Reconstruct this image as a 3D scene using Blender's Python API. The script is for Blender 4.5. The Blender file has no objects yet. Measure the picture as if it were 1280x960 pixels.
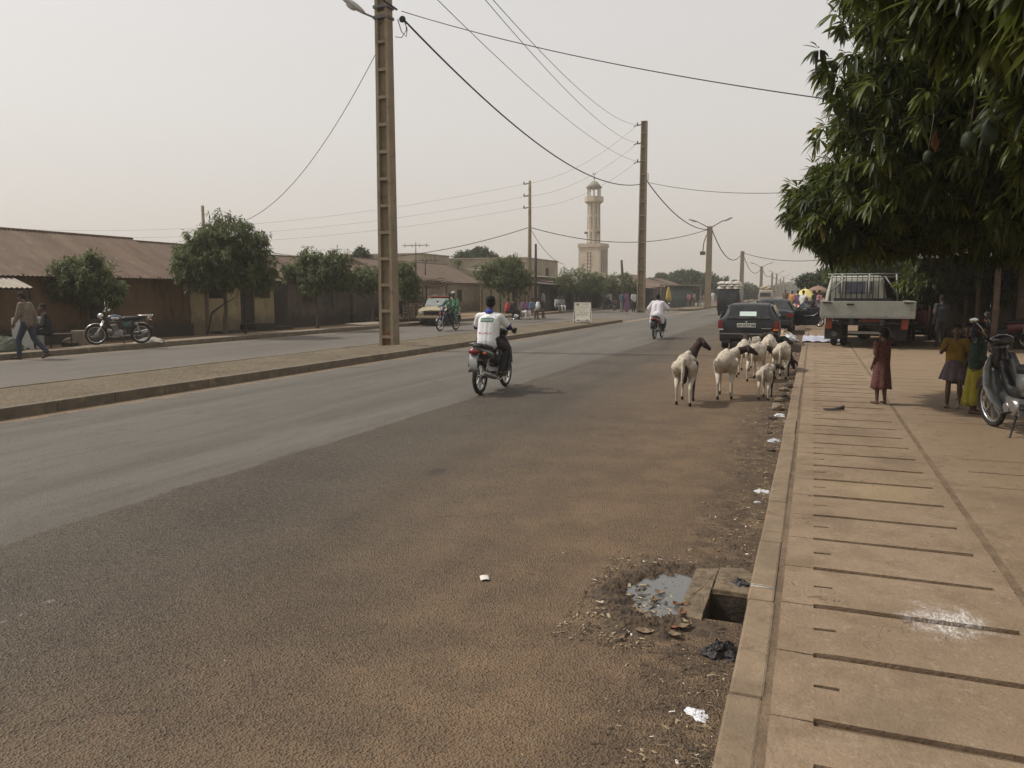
import bpy, bmesh, math, random
import numpy as np
from mathutils import Vector, Matrix, noise as mnoise
random.seed(7)
PI = math.pi
V = Vector
S = bpy.context.scene
COL = S.collection
rnd = random.Random(11)

# ---------------------------------------------------------------- camera
CAM_H = 1.7
FPX = 975.0
TH = math.atan(115 / 975)
PH = math.atan(377 / math.sqrt(975 ** 2 + 115 ** 2))
FH = V((-math.sin(PH), math.cos(PH), 0)); RT = V((math.cos(PH), math.sin(PH), 0))
def ray(px, py):
    a = (px - 640) / FPX; b = (480 - py) / FPX
    f = math.cos(TH) + b * math.sin(TH); z = -math.sin(TH) + b * math.cos(TH)
    return RT * a + FH * f + V((0, 0, z))
def gp(px, py, z=0.0):                       # where the sight line of a photo pixel meets the level z
    r = ray(px, py); t = (z - CAM_H) / r.z
    return V((r.x * t, r.y * t, z))
def atX(px, py, X):
    r = ray(px, py); t = X / r.x
    return V((X, r.y * t, CAM_H + r.z * t))
def atY(px, py, Y):
    r = ray(px, py); t = Y / r.y
    return V((r.x * t, Y, CAM_H + r.z * t))
def atD(px, py, D):
    r = ray(px, py); t = D / (r.x * FH.x + r.y * FH.y)
    return V((r.x * t, r.y * t, CAM_H + r.z * t))

cd = bpy.data.cameras.new('camera'); cam = bpy.data.objects.new('camera', cd); COL.objects.link(cam)
cam.location = (0, 0, CAM_H)
cam.rotation_euler = (PI / 2 - TH, 0, PH)
cd.sensor_width = 36; cd.lens = FPX * 36 / 1280; cd.clip_start = 0.05; cd.clip_end = 6000
S.camera = cam

# ---------------------------------------------------------------- node helper
class NT:
    def __init__(s, tree): s.t = tree; s.n = tree.nodes; s.l = tree.links
    def new(s, typ, **kw):
        n = s.n.new(typ)
        for k, v in kw.items(): setattr(n, k, v)
        return n
    def put(s, sock, v):
        if v is None: return
        if isinstance(v, bpy.types.NodeSocket): s.l.new(v, sock)
        elif isinstance(v, (tuple, list)):
            sock.default_value = tuple(v) + ((1,) if len(v) == 3 and sock.type == 'RGBA' else ())
        else: sock.default_value = v
    def math(s, op, a, b=None, c=None, clamp=False):
        n = s.new('ShaderNodeMath', operation=op, use_clamp=clamp)
        s.put(n.inputs[0], a); s.put(n.inputs[1], b)
        if c is not None: s.put(n.inputs[2], c)
        return n.outputs[0]
    def mix(s, f, a, b, blend='MIX'):
        n = s.new('ShaderNodeMix', data_type='RGBA', blend_type=blend)
        s.put(n.inputs[0], f); s.put(n.inputs[6], a); s.put(n.inputs[7], b)
        return n.outputs[2]
    def noise(s, vec, scale, detail=4, rough=.55, dist=0):
        n = s.new('ShaderNodeTexNoise'); s.put(n.inputs['Vector'], vec)
        n.inputs['Scale'].default_value = scale; n.inputs['Detail'].default_value = detail
        n.inputs['Roughness'].default_value = rough; n.inputs['Distortion'].default_value = dist
        return n.outputs['Fac']
    def voro(s, vec, scale, feature='F1', out='Distance'):
        n = s.new('ShaderNodeTexVoronoi', feature=feature); s.put(n.inputs['Vector'], vec)
        n.inputs['Scale'].default_value = scale
        return n.outputs[out]
    def ramp(s, v, a, b, lo=0., hi=1.):
        n = s.new('ShaderNodeMapRange', clamp=True, interpolation_type='SMOOTHSTEP'); s.put(n.inputs[0], v)
        for i, x in zip((1, 2, 3, 4), (a, b, lo, hi)): s.put(n.inputs[i], x)
        return n.outputs[0]
    def pos(s): return s.new('ShaderNodeNewGeometry').outputs['Position']
    def obj(s): return s.new('ShaderNodeTexCoord').outputs['Object']
    def xyz(s, v):
        n = s.new('ShaderNodeSeparateXYZ'); s.put(n.inputs[0], v); return n.outputs
    def scl(s, v, x, y, z):
        n = s.new('ShaderNodeVectorMath', operation='MULTIPLY'); s.put(n.inputs[0], v); n.inputs[1].default_value = (x, y, z)
        return n.outputs[0]
    def bump(s, h, dist, strength=1., normal=None):
        n = s.new('ShaderNodeBump'); n.inputs['Strength'].default_value = strength
        n.inputs['Distance'].default_value = dist; s.put(n.inputs['Height'], h)
        if normal is not None: s.put(n.inputs['Normal'], normal)
        return n.outputs[0]
    def out(s, col, rough=.8, metal=0., normal=None, coat=0., spec=.5, **kw):
        b = s.new('ShaderNodeBsdfPrincipled'); o = s.new('ShaderNodeOutputMaterial')
        s.put(b.inputs['Base Color'], col); s.put(b.inputs['Roughness'], rough); s.put(b.inputs['Metallic'], metal)
        s.put(b.inputs['Specular IOR Level'], spec); s.put(b.inputs['Coat Weight'], coat)
        b.inputs['Coat Roughness'].default_value = .15
        if normal is not None: s.l.new(normal, b.inputs['Normal'])
        for k, v in kw.items(): s.put(b.inputs[k], v)
        s.l.new(b.outputs[0], o.inputs[0]); return b

def newmat(name):
    m = bpy.data.materials.new(name); m.use_nodes = True; m.node_tree.nodes.clear()
    return m, NT(m.node_tree)
_mats = {}
def mat(name, col, rough=.75, var=.18, scale=4., bump=.0, bscale=30., metal=0., coat=0., spec=.4, tint=None, tf=.3, spots=0.):
    """procedural paint / cloth / metal: two noises vary tone, an optional tint patches it (dust, rust, wear)"""
    if name in _mats: return _mats[name]
    m, n = newmat(name); o = n.obj()
    f = n.noise(o, scale, 5, .6); g = n.noise(o, scale * 6.3, 3, .6)
    lo = tuple(c * (1 - var) for c in col); hi = tuple(min(1, c * (1 + var)) for c in col)
    c = n.mix(n.ramp(f, .3, .7), lo, hi)
    c = n.mix(n.ramp(g, .35, .65, 0, .35), c, tuple(x * (1 - 1.2 * var) for x in col))
    if tint: c = n.mix(n.ramp(n.noise(o, scale * 1.7, 6, .7), .62 - tf * .35, .78 - tf * .3), c, tint)
    nb = n.bump(n.noise(o, bscale, 4, .6), bump) if bump else None
    r = n.math('MULTIPLY_ADD', g, .25, rough - .12, clamp=True)
    n.out(c, r, metal, nb, coat, spec)
    _mats[name] = m; return m

# ---------------------------------------------------------------- mesh builder
class MB:
    def __init__(s): s.v = []; s.f = []; s.m = []; s.s = []
    def add(s, vs, fs, m=0, sm=False):
        b = len(s.v); s.v.extend([tuple(v) for v in vs])
        for f in fs: s.f.append(tuple(b + i for i in f)); s.m.append(m); s.s.append(sm)
        return s
    def box(s, c, d, rz=0., m=0, M=None, tx=1., ty=1.):
        """box of size d centred at c; tx, ty scale the top"""
        x, y, z = (k / 2 for k in d); vs = []
        for sz in (-1, 1):
            kx, ky = (tx, ty) if sz > 0 else (1, 1)
            for sx, sy in ((-1, -1), (1, -1), (1, 1), (-1, 1)): vs.append(V((sx * x * kx, sy * y * ky, sz * z)))
        R = M if M is not None else Matrix.Rotation(rz, 3, 'Z')
        vs = [R @ v + V(c) for v in vs]
        return s.add(vs, [(3, 2, 1, 0), (4, 5, 6, 7), (0, 1, 5, 4), (1, 2, 6, 5), (2, 3, 7, 6), (3, 0, 4, 7)], m)
    def beam(s, p0, p1, w, h, m=0, up=(0, 0, 1)):
        p0, p1 = V(p0), V(p1); d = (p1 - p0); L = d.length; d.normalize()
        sx = d.cross(V(up)); 
        if sx.length < 1e-4: sx = V((1, 0, 0))
        sx.normalize(); sz = sx.cross(d)
        M = Matrix((sx, d, sz)).transposed()
        return s.box((p0 + p1) / 2, (w, L, h), m=m, M=M)
    def path(s, pts, r, n=8, m=0, cap=True, sm=True, flat=1.):
        pts = [V(p) for p in pts]; k = len(pts); rs = r if isinstance(r, (list, tuple)) else [r] * k
        vs = []; prev = None
        for i, p in enumerate(pts):
            d = (pts[min(i + 1, k - 1)] - pts[max(i - 1, 0)])
            d = d.normalized() if d.length > 1e-9 else V((0, 0, 1))
            if prev is None:
                a = V((0, 0, 1)) if abs(d.z) < .9 else V((1, 0, 0)); u = d.cross(a).normalized()
            else:
                u = (prev - d * prev.dot(d)); u = u.normalized() if u.length > 1e-6 else d.orthogonal().normalized()
            prev = u; w = d.cross(u)
            for j in range(n):
                t = 2 * PI * j / n; vs.append(p + (u * math.cos(t) + w * math.sin(t) * flat) * rs[i])
        fs = [(i * n + j, i * n + (j + 1) % n, (i + 1) * n + (j + 1) % n, (i + 1) * n + j) for i in range(k - 1) for j in range(n)]
        s.add(vs, fs, m, sm)
        if cap:
            b = len(s.v) - len(vs)
            s.f += [tuple(b + j for j in reversed(range(n))), tuple(b + (k - 1) * n + j for j in range(n))]
            s.m += [m, m]; s.s += [False, False]
        return s
    def tube(s, p0, p1, r0, r1=None, n=10, m=0, sm=True): return s.path([p0, p1], [r0, r0 if r1 is None else r1], n, m, True, sm)
    def ell(s, c, r, m=0, nu=14, nv=9, M=None, sm=True):
        vs = []; c = V(c)
        for i in range(nv + 1):
            a = -PI / 2 + PI * i / nv
            for j in range(nu):
                b = 2 * PI * j / nu; p = V((r[0] * math.cos(a) * math.cos(b), r[1] * math.cos(a) * math.sin(b), r[2] * math.sin(a)))
                vs.append((M @ p if M is not None else p) + c)
        fs = [(i * nu + j, i * nu + (j + 1) % nu, (i + 1) * nu + (j + 1) % nu, (i + 1) * nu + j) for i in range(nv) for j in range(nu)]
        return s.add(vs, fs, m, sm)
    def loft(s, rings, m=0, cap=True, sm=True, closed=True):
        n = len(rings[0]); vs = [p for r in rings for p in r]; e = n if closed else n - 1
        fs = [(i * n + j, i * n + (j + 1) % n, (i + 1) * n + (j + 1) % n, (i + 1) * n + j) for i in range(len(rings) - 1) for j in range(e)]
        s.add(vs, fs, m, sm)
        if cap:
            b = len(s.v) - len(vs)
            s.f += [tuple(b + j for j in reversed(range(n))), tuple(b + (len(rings) - 1) * n + j for j in range(n))]
            s.m += [m, m]; s.s += [False, False]
        return s
    def prism(s, poly, a, b, ax='z', m=0):
        """extrude a 2D outline: ax x -> (y,z), y -> (x,z), z -> (x,y)"""
        def P(p, h): return {'x': (h, p[0], p[1]), 'y': (p[0], h, p[1]), 'z': (p[0], p[1], h)}[ax]
        n = len(poly); vs = [P(p, a) for p in poly] + [P(p, b) for p in poly]
        fs = [tuple(reversed(range(n))), tuple(range(n, 2 * n))] + [(i, (i + 1) % n, n + (i + 1) % n, n + i) for i in range(n)]
        return s.add(vs, fs, m)
    def torus(s, c, R, r, ax='x', n=28, k=8, m=0, a0=0., a1=2 * PI, rz=1.):
        full = abs(a1 - a0 - 2 * PI) < 1e-6; N = n if full else n + 1; vs = []; c = V(c)
        for i in range(N):
            t = a0 + (a1 - a0) * i / n
            for j in range(k):
                q = 2 * PI * j / k; rr = R + r * math.cos(q); h = r * rz * math.sin(q)
                p = {'x': (h, rr * math.cos(t), rr * math.sin(t)), 'y': (rr * math.cos(t), h, rr * math.sin(t)), 'z': (rr * math.cos(t), rr * math.sin(t), h)}[ax]
                vs.append(c + V(p))
        fs = [(i * k + j, i * k + (j + 1) % k, ((i + 1) % N) * k + (j + 1) % k, ((i + 1) % N) * k + j) for i in range(n) for j in range(k)]
        return s.add(vs, fs, m, True)
    def grid(s, fn, nu, nv, m=0, sm=True):
        vs = [fn(i / nu, j / nv) for i in range(nu + 1) for j in range(nv + 1)]
        w = nv + 1
        return s.add(vs, [(i * w + j, (i + 1) * w + j, (i + 1) * w + j + 1, i * w + j + 1) for i in range(nu) for j in range(nv)], m, sm)
    def xf(s, M):
        s.v = [tuple(M @ V(v)) for v in s.v]; return s
    def build(s, name, mats, parent=None, loc=None, rz=None, bev=0., solid=0., fixn=True):
        me = bpy.data.meshes.new(name); me.from_pydata(s.v, [], s.f)
        me.polygons.foreach_set('material_index', s.m); me.polygons.foreach_set('use_smooth', s.s)
        for mm in (mats if isinstance(mats, (list, tuple)) else [mats]): me.materials.append(mm)
        if fixn:
            bm = bmesh.new(); bm.from_mesh(me); bmesh.ops.recalc_face_normals(bm, faces=bm.faces); bm.to_mesh(me); bm.free()
        me.update()
        o = bpy.data.objects.new(name, me); COL.objects.link(o)
        if parent is not None: o.parent = parent
        if loc is not None: o.location = loc
        if rz is not None: o.rotation_euler = (0, 0, rz)
        if solid: md = o.modifiers.new('solid', 'SOLIDIFY'); md.thickness = solid; md.offset = 0
        if bev: md = o.modifiers.new('bevel', 'BEVEL'); md.width = bev; md.segments = 2; md.limit_method = 'ANGLE'; md.angle_limit = .6
        return o

def tag(o, label=None, cat=None, group=None, kind=None):
    if label: o['label'] = label
    if cat: o['category'] = cat
    if group: o['group'] = group
    if kind: o['kind'] = kind
    return o
def thing(name, label, cat, loc=(0, 0, 0), rz=0., group=None, sc=None):
    o = bpy.data.objects.new(name, None); COL.objects.link(o); o.empty_display_size = .2
    o.location = loc; o.rotation_euler = (0, 0, rz)
    if sc: o.scale = (sc, sc, sc)
    return tag(o, label, cat, group)
_kids = {}
def copy_tree(o, parent=None):
    c = o.copy(); COL.objects.link(c)
    if parent is not None: c.parent = parent
    for ch in list(o.children): copy_tree(ch, c)
    return c
def dup(o, loc, rz, label, group=None, sc=None):
    c = copy_tree(o); c.location = loc; c.rotation_euler = (0, 0, rz); c['label'] = label
    if group: c['group'] = group
    if sc: c.scale = (sc, sc, sc)
    return c

def text_obj(name, txt, size, mtl, parent, M, ext=.001, bold=0.):
    cu = bpy.data.curves.new(name, 'FONT'); cu.body = txt; cu.size = size; cu.extrude = ext; cu.align_x = 'CENTER'; cu.align_y = 'CENTER'; cu.offset = bold
    t = bpy.data.objects.new(name, cu); COL.objects.link(t)
    bpy.context.view_layer.update()
    me = bpy.data.meshes.new_from_object(t.evaluated_get(bpy.context.evaluated_depsgraph_get()))
    bpy.data.objects.remove(t); me.materials.clear(); me.materials.append(mtl)
    o = bpy.data.objects.new(name, me); COL.objects.link(o); o.parent = parent; o.matrix_local = M
    return o

# ---------------------------------------------------------------- remeshed bodies
def blob(name, prims, mats, parent=None, vox=.012, smooth=2, loc=None, warp=None):
    """one continuous skin over tapered capsules ('c',p0,r0,p1,r1,m) and ellipsoids ('e',c,(rx,ry,rz),m[,Matrix])"""
    mb = MB()
    for p in prims:
        if p[0] == 'c':
            _, a, ra, b, rb, m = p; a, b = V(a), V(b); d = b - a; L = d.length
            if L < 1e-5: mb.ell(a, (ra, ra, ra)); continue
            d.normalize(); pts = []; rs = []
            for i in range(4):
                t = PI / 2 * (1 - i / 3.0); t = max(t, 0)
                pts.append(a - d * ra * math.sin(t)); rs.append(max(ra * math.cos(t), ra * .04))
            for i in range(4):
                t = PI / 2 * i / 3.0; pts.append(b + d * rb * math.sin(t)); rs.append(max(rb * math.cos(t), rb * .04))
            mb.path(pts, rs, 12)
        else:
            mb.ell(p[1], p[2], M=p[4] if len(p) > 4 else None, nu=16, nv=12)
    o = mb.build(name, mats)
    md = o.modifiers.new('r', 'REMESH'); md.mode = 'VOXEL'; md.voxel_size = vox; md.use_smooth_shade = True
    if smooth: ms = o.modifiers.new('s', 'SMOOTH'); ms.factor = .5; ms.iterations = smooth
    dg = bpy.context.evaluated_depsgraph_get()
    me = bpy.data.meshes.new_from_object(o.evaluated_get(dg)); old = o.data
    o.modifiers.clear(); o.data = me; bpy.data.meshes.remove(old)
    mats = mats if isinstance(mats, (list, tuple)) else [mats]
    me.materials.clear()
    for mm in mats: me.materials.append(mm)
    if len(mats) > 1:
        nf = len(me.polygons); cc = np.empty(nf * 3, dtype=np.float32); me.polygons.foreach_get('center', cc); cc = cc.reshape(-1, 3)
        best = np.full(nf, 1e9); idx = np.zeros(nf, dtype=np.int32)
        for p in prims:
            if p[0] == 'c':
                a = np.array(p[1]); b = np.array(p[3]); d = b - a; L2 = max(d @ d, 1e-9)
                t = np.clip((cc - a) @ d / L2, 0, 1); q = a + t[:, None] * d
                ds = np.linalg.norm(cc - q, axis=1) - (p[2] + (p[4] - p[2]) * t); m = p[5]
            else:
                c = np.array(p[1]); r = np.array(p[2]); q = cc - c
                if len(p) > 4: q = q @ np.array(p[4])
                ds = (np.linalg.norm(q / r, axis=1) - 1) * r.min(); m = p[3]
            k = ds < best; best[k] = ds[k]; idx[k] = m
        me.polygons.foreach_set('material_index', idx)
    me.polygons.foreach_set('use_smooth', np.ones(len(me.polygons), dtype=bool)); me.update()
    if parent is not None: o.parent = parent
    if loc is not None: o.location = loc
    return o
def fbm(x, y, z=0., o=4, h=.9):
    return mnoise.fractal(V((x, y, z)), h, 2.1, o)

# ---------------------------------------------------------------- world and light
SUN_EL = math.radians(52); SUN_AZ_FROM = V((-math.cos(math.radians(9)), -math.sin(math.radians(9)), 0))
w = bpy.data.worlds.new("World"); S.world = w; w.use_nodes = True
n = NT(w.node_tree); w.node_tree.nodes.clear()
sky = n.new('ShaderNodeTexSky', sky_type='NISHITA', sun_disc=False, sun_elevation=SUN_EL, dust_density=6., air_density=1.2, altitude=300)
sky.sun_rotation = math.atan2(SUN_AZ_FROM.x, SUN_AZ_FROM.y)
hs = n.new('ShaderNodeHueSaturation'); hs.inputs['Saturation'].default_value = .12; n.l.new(sky.outputs[0], hs.inputs['Color'])
bg1 = n.new('ShaderNodeBackground'); n.l.new(hs.outputs[0], bg1.inputs[0]); bg1.inputs[1].default_value = .05
# dust haze of the dry season: an even off-white veil, a little warmer towards the horizon
g = n.xyz(n.new('ShaderNodeTexCoord').outputs['Generated'])[2]
veil = n.mix(n.ramp(g, -.05, .45), (.535, .485, .43), (.525, .508, .495))
bg2 = n.new('ShaderNodeBackground'); n.l.new(veil, bg2.inputs[0]); bg2.inputs[1].default_value = .99
ad = n.new('ShaderNodeAddShader'); n.l.new(bg1.outputs[0], ad.inputs[0]); n.l.new(bg2.outputs[0], ad.inputs[1])
wo = n.new('ShaderNodeOutputWorld'); n.l.new(ad.outputs[0], wo.inputs[0])
sd = bpy.data.lights.new('sun', 'SUN'); sd.energy = 3.0; sd.angle = math.radians(1.6); sd.color = (1, .94, .85)
so = bpy.data.objects.new('sun', sd); COL.objects.link(so)
dirv = -(SUN_AZ_FROM * math.cos(SUN_EL) + V((0, 0, math.sin(SUN_EL))))
so.rotation_euler = dirv.to_track_quat('-Z', 'Y').to_euler(); so.location = (-30, 0, 40)
vs = S.view_settings; vs.view_transform = 'Standard'; vs.look = 'None'; vs.gamma = 1; vs.exposure = 0; vs.use_curve_mapping = False
S.cycles.use_denoising = True; S.cycles.denoiser = 'OPENIMAGEDENOISE'
S.cycles.max_bounces = 6; S.cycles.diffuse_bounces = 3; S.cycles.glossy_bounces = 3; S.cycles.transmission_bounces = 3
S.cycles.transparent_max_bounces = 8; S.cycles.volume_bounces = 0; S.cycles.caustics_reflective = False; S.cycles.caustics_refractive = False
S.cycles.use_adaptive_sampling = True; S.cycles.adaptive_threshold = .02
S.cycles.sample_clamp_indirect = 4
# ================================================================ THE SETTING
# x to the right across the street, y along it, z up; the road surface is z = 0
KX = -.25; MX0 = -12.4; MX1 = -10.05; LX = -18.9
# dirt ------------------------------------------------------------
m_dirt, n = newmat('red_dirt'); p = n.pos()
f = n.noise(p, .35, 6, .6); g = n.noise(p, 9, 5, .65); pb = n.voro(p, 22)
c = n.mix(n.ramp(f, .3, .7), (.19, .135, .082), (.25, .182, .115))
c = n.mix(n.ramp(g, .4, .7, 0, .5), c, (.15, .10, .06)); c = n.mix(n.ramp(pb, .0, .13, .35, 0), c, (.33, .27, .2))
n.out(c, .95, normal=n.bump(n.math('ADD', g, n.math('MULTIPLY', pb, .4)), .03), spec=.2)
# asphalt ---------------------------------------------------------
m_road, n = newmat('asphalt_road'); p = n.pos(); x, y, z = n.xyz(p)
st = n.noise(n.scl(p, 1., .06, 1), 1.1, 5, .6)             # long streaks worn by the wheels
st2 = n.noise(n.scl(p, 1., .12, 1), 6., 4, .6)
blot = n.noise(p, .45, 5, .6); bl2 = n.noise(p, 2.3, 5, .65)
agg = n.voro(p, 95, 'F1'); agg2 = n.noise(p, 160, 3, .7); agc = n.voro(p, 95, 'F1', 'Color')
xs_ = n.math('ADD', x, n.math('MULTIPLY_ADD', n.noise(n.scl(p, 1, .4, 1), 3, 5, .65), .3, -.15))
lane = n.ramp(xs_, -5.14, -5.00)                              # 0 old smooth lane, 1 coarse lane
smooth_c = n.mix(n.ramp(st, .3, .7), (.080, .071, .059), (.132, .119, .101))
smooth_c = n.mix(n.ramp(st2, .45, .7, 0, .45), smooth_c, (.062, .055, .046)); smooth_c = n.mix(n.ramp(n.noise(n.scl(p, 1, .25, 1), .9, 4, .6), .5, .72, 0, .5), smooth_c, (.15, .135, .112))
coarse_c = n.mix(n.ramp(blot, .3, .7), (.072, .056, .040), (.114, .089, .062))
coarse_c = n.mix(n.ramp(st, .5, .8, 0, .5), coarse_c, (.06, .051, .042))
c = n.mix(lane, smooth_c, coarse_c)
xx = n.math('ADD', x, n.math('MULTIPLY_ADD', blot, 1.6, -.8))
dust = n.math('MULTIPLY', n.ramp(xx, -4.7, -.6), n.ramp(bl2, .2, .7, .66, .9))
yy = n.ramp(y, 8., 15.)                                       # the dust lies thicker where the sheep walk
dust = n.math('MAXIMUM', dust, n.math('MULTIPLY', n.math('MULTIPLY', n.ramp(xx, -4.6, -1.2), yy), .92))
c = n.mix(dust, c, n.mix(n.ramp(bl2, .35, .7), (.165, .105, .060), (.220, .145, .084)))
ed = n.math('ADD', x, n.math('MULTIPLY_ADD', bl2, .8, -.4))
c = n.mix(n.math('MULTIPLY', n.ramp(ed, -1.1, -.45), n.ramp(n.noise(p, 5, 6, .75), .35, .6)), c, (.085, .057, .036))
md_ = n.math('MULTIPLY', n.ramp(ed, -9.65, -9.9), n.ramp(x, -10.3, -10.2))
c = n.mix(n.math('MULTIPLY', md_, .85), c, (.24, .165, .10))    # sandy strip along the median kerb
ld = n.math('MULTIPLY', n.ramp(ed, -18.0, -18.6), .8); c = n.mix(ld, c, (.21, .155, .105))
lw = n.math('MULTIPLY', n.ramp(x, -11, -12, 0, 1), n.ramp(blot, .3, .7, .2, .5)); c = n.mix(lw, c, (.16, .14, .115))
# stones of the asphalt, pale and dark, coarse lane much rougher
sp = n.math('MULTIPLY', n.ramp(n.xyz(agc)[0], .35, .9), n.ramp(lane, 0, 1, .40, .72))
c = n.mix(n.math('MULTIPLY', sp, n.math('SUBTRACT', 1, n.math('MULTIPLY', dust, .62))), c, n.mix(n.ramp(n.xyz(agc)[1], .45, .55), (.175, .148, .115), (.026, .021, .016)))
ck = n.new('ShaderNodeTexVoronoi', feature='DISTANCE_TO_EDGE'); wv_ = n.new('ShaderNodeVectorMath', operation='ADD'); n.put(wv_.inputs[0], p); nz_ = n.new('ShaderNodeTexNoise'); n.put(nz_.inputs['Vector'], p); nz_.inputs['Scale'].default_value = 1.6; nz_.inputs['Detail'].default_value = 6; n.l.new(nz_.outputs['Color'], wv_.inputs[1]); n.l.new(wv_.outputs[0], ck.inputs['Vector']); ck.inputs['Scale'].default_value = .42
cm_ = n.math('MULTIPLY', n.ramp(ck.outputs['Distance'], .0035, .0012), n.ramp(n.noise(p, .23, 2), .5, .6)); c = n.mix(n.math('MULTIPLY', cm_, .55), c, (.03, .025, .02))
c = n.mix(n.ramp(n.noise(p, 1.3, 2, .4), .70, .76, 0, .45), c, (.035, .03, .026))
# faded paint
def dashn(x0, x1, y0, y1):
    a = n.math('MULTIPLY', n.math('GREATER_THAN', x, x0), n.math('LESS_THAN', x, x1))
    b = n.math('MULTIPLY', n.math('GREATER_THAN', y, y0), n.math('LESS_THAN', y, y1)); return n.math('MULTIPLY', a, b)
dd = dashn(-4.80, -4.70, 14.4, 17.6)
for q in ((-3.90, -3.84, 2.55, 3.0), (-4.80, -4.70, 25., 28.), (-4.8, -4.7, 37, 40), (-4.8, -4.7, 49, 52)): dd = n.math('MAXIMUM', dd, dashn(*q))
c = n.mix(n.math('MULTIPLY', dd, n.ramp(n.noise(p, 14, 4, .7), .5, .66, 0, .45)), c, (.38, .36, .32))
hb = n.math('ADD', n.math('MULTIPLY', agg, n.ramp(lane, 0, 1, .25, 1.)), n.math('MULTIPLY', agg2, .35))
hb = n.math('MULTIPLY', hb, n.math('SUBTRACT', 1, n.math('MULTIPLY', dust, .45)))
hb = n.math('ADD', hb, n.math('MULTIPLY', blot, 1.5))
n.out(c, n.ramp(dust, 0, 1, .72, .95), normal=n.bump(hb, .018, 1.), spec=.3)
# concrete under dust ----------------------------------------------
m_pave, n = newmat('dusty_concrete'); p = n.pos(); x, y, z = n.xyz(p)
f = n.noise(p, .6, 6, .6); g = n.noise(p, 5, 6, .7); h = n.noise(p, 60, 3, .6); sc = n.noise(n.scl(p, 1, 4, 1), 4, 5, .7)
c = n.mix(n.ramp(f, .3, .7), (.205, .146, .094), (.272, .200, .134))
c = n.mix(n.ramp(g, .42, .7, 0, .6), c, (.165, .112, .070)); c = n.mix(n.ramp(sc, .55, .75, 0, .35), c, (.30, .245, .18))
far = n.math('MULTIPLY', n.ramp(x, .9, 1.8), n.ramp(f, .2, .6, .4, .9)); c = n.mix(far, c, (.21, .148, .09))
c = n.mix(n.ramp(h, .55, .7, 0, .45), c, (.12, .085, .055)); c = n.mix(n.ramp(n.noise(p, 22, 5, .75), .55, .68, 0, .45), c, (.33, .27, .20)); c = n.mix(n.ramp(n.noise(p, 2.1, 7, .75), .53, .63, 0, .45), c, (.145, .098, .060)); c = n.mix(n.ramp(n.noise(p, 130, 2, .6), .62, .7, 0, .5), c, (.08, .06, .045))
# a splash of lime near the joint and a pale worn patch
def spot(cx, cy, r):
    v = n.new('ShaderNodeVectorMath', operation='DISTANCE'); n.put(v.inputs[0], p); v.inputs[1].default_value = (cx, cy, .15)
    return n.ramp(n.math('ADD', v.outputs['Value'], n.math('MULTIPLY_ADD', n.noise(p, 9, 5, .75), .5, -.25)), r, r * .25)
c = n.mix(n.math('MULTIPLY', spot(.66, 4.06, .24), n.ramp(n.noise(n.scl(p, 3, 1, 1), 30, 4, .8), .42, .62, .1, .9)), c, (.62, .60, .58))
c = n.mix(n.math('MULTIPLY', spot(.55, 6.6, .5), .3), c, (.36, .27, .15))
for sx_, sy_, sr_ in ((.35, 3.0, .3), (1.3, 4.9, .4), (.2, 5.6, .25), (.8, 7.9, .35), (1.6, 6.6, .4), (.5, 9.4, .4), (.12, 7.1, .2)): c = n.mix(n.math('MULTIPLY', spot(sx_, sy_, sr_), .38), c, (.12, .085, .055))
cr_ = n.new('ShaderNodeTexVoronoi', feature='DISTANCE_TO_EDGE'); wa_ = n.new('ShaderNodeVectorMath', operation='ADD'); n.put(wa_.inputs[0], p); nw_ = n.new('ShaderNodeTexNoise'); n.put(nw_.inputs['Vector'], p); nw_.inputs['Scale'].default_value = 3.; nw_.inputs['Detail'].default_value = 6; n.l.new(nw_.outputs['Color'], wa_.inputs[1]); n.l.new(wa_.outputs[0], cr_.inputs['Vector']); cr_.inputs['Scale'].default_value = .9
c = n.mix(n.math('MULTIPLY', n.ramp(cr_.outputs['Distance'], .0042, .0014), n.ramp(n.noise(p, .7, 2), .48, .56, 0, .75)), c, (.07, .05, .035))
n.out(c, .9, normal=n.bump(n.math('ADD', n.math('MULTIPLY', g, 1.4), n.math('MULTIPLY', h, .4)), .012, 1.), spec=.25)
m_kerb = mat('kerb_concrete', (.215, .158, .102), .9, .2, 3, .006, 60, tint=(.15, .105, .065), tf=.35)
m_kerbd = mat('median_kerb_concrete', (.14, .115, .082), .9, .2, 3, .006, 60, tint=(.22, .165, .105), tf=.3)
m_gravel, n = newmat('median_gravel'); p = n.pos(); vv = n.voro(p, 26); vc = n.voro(p, 26, 'F1', 'Color'); f = n.noise(p, .8, 5, .6)
c = n.mix(n.ramp(f, .3, .7), (.105, .083, .057), (.155, .122, .083)); c = n.mix(n.ramp(n.xyz(vc)[0], .3, .9, 0, .5), c, (.24, .20, .14)); c = n.mix(n.ramp(n.noise(p, 14, 5, .7), .5, .7, 0, .6), c, (.08, .06, .042))
n.out(c, .95, normal=n.bump(n.math('ADD', vv, n.noise(p, 40, 4, .7)), .02), spec=.2)

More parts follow.
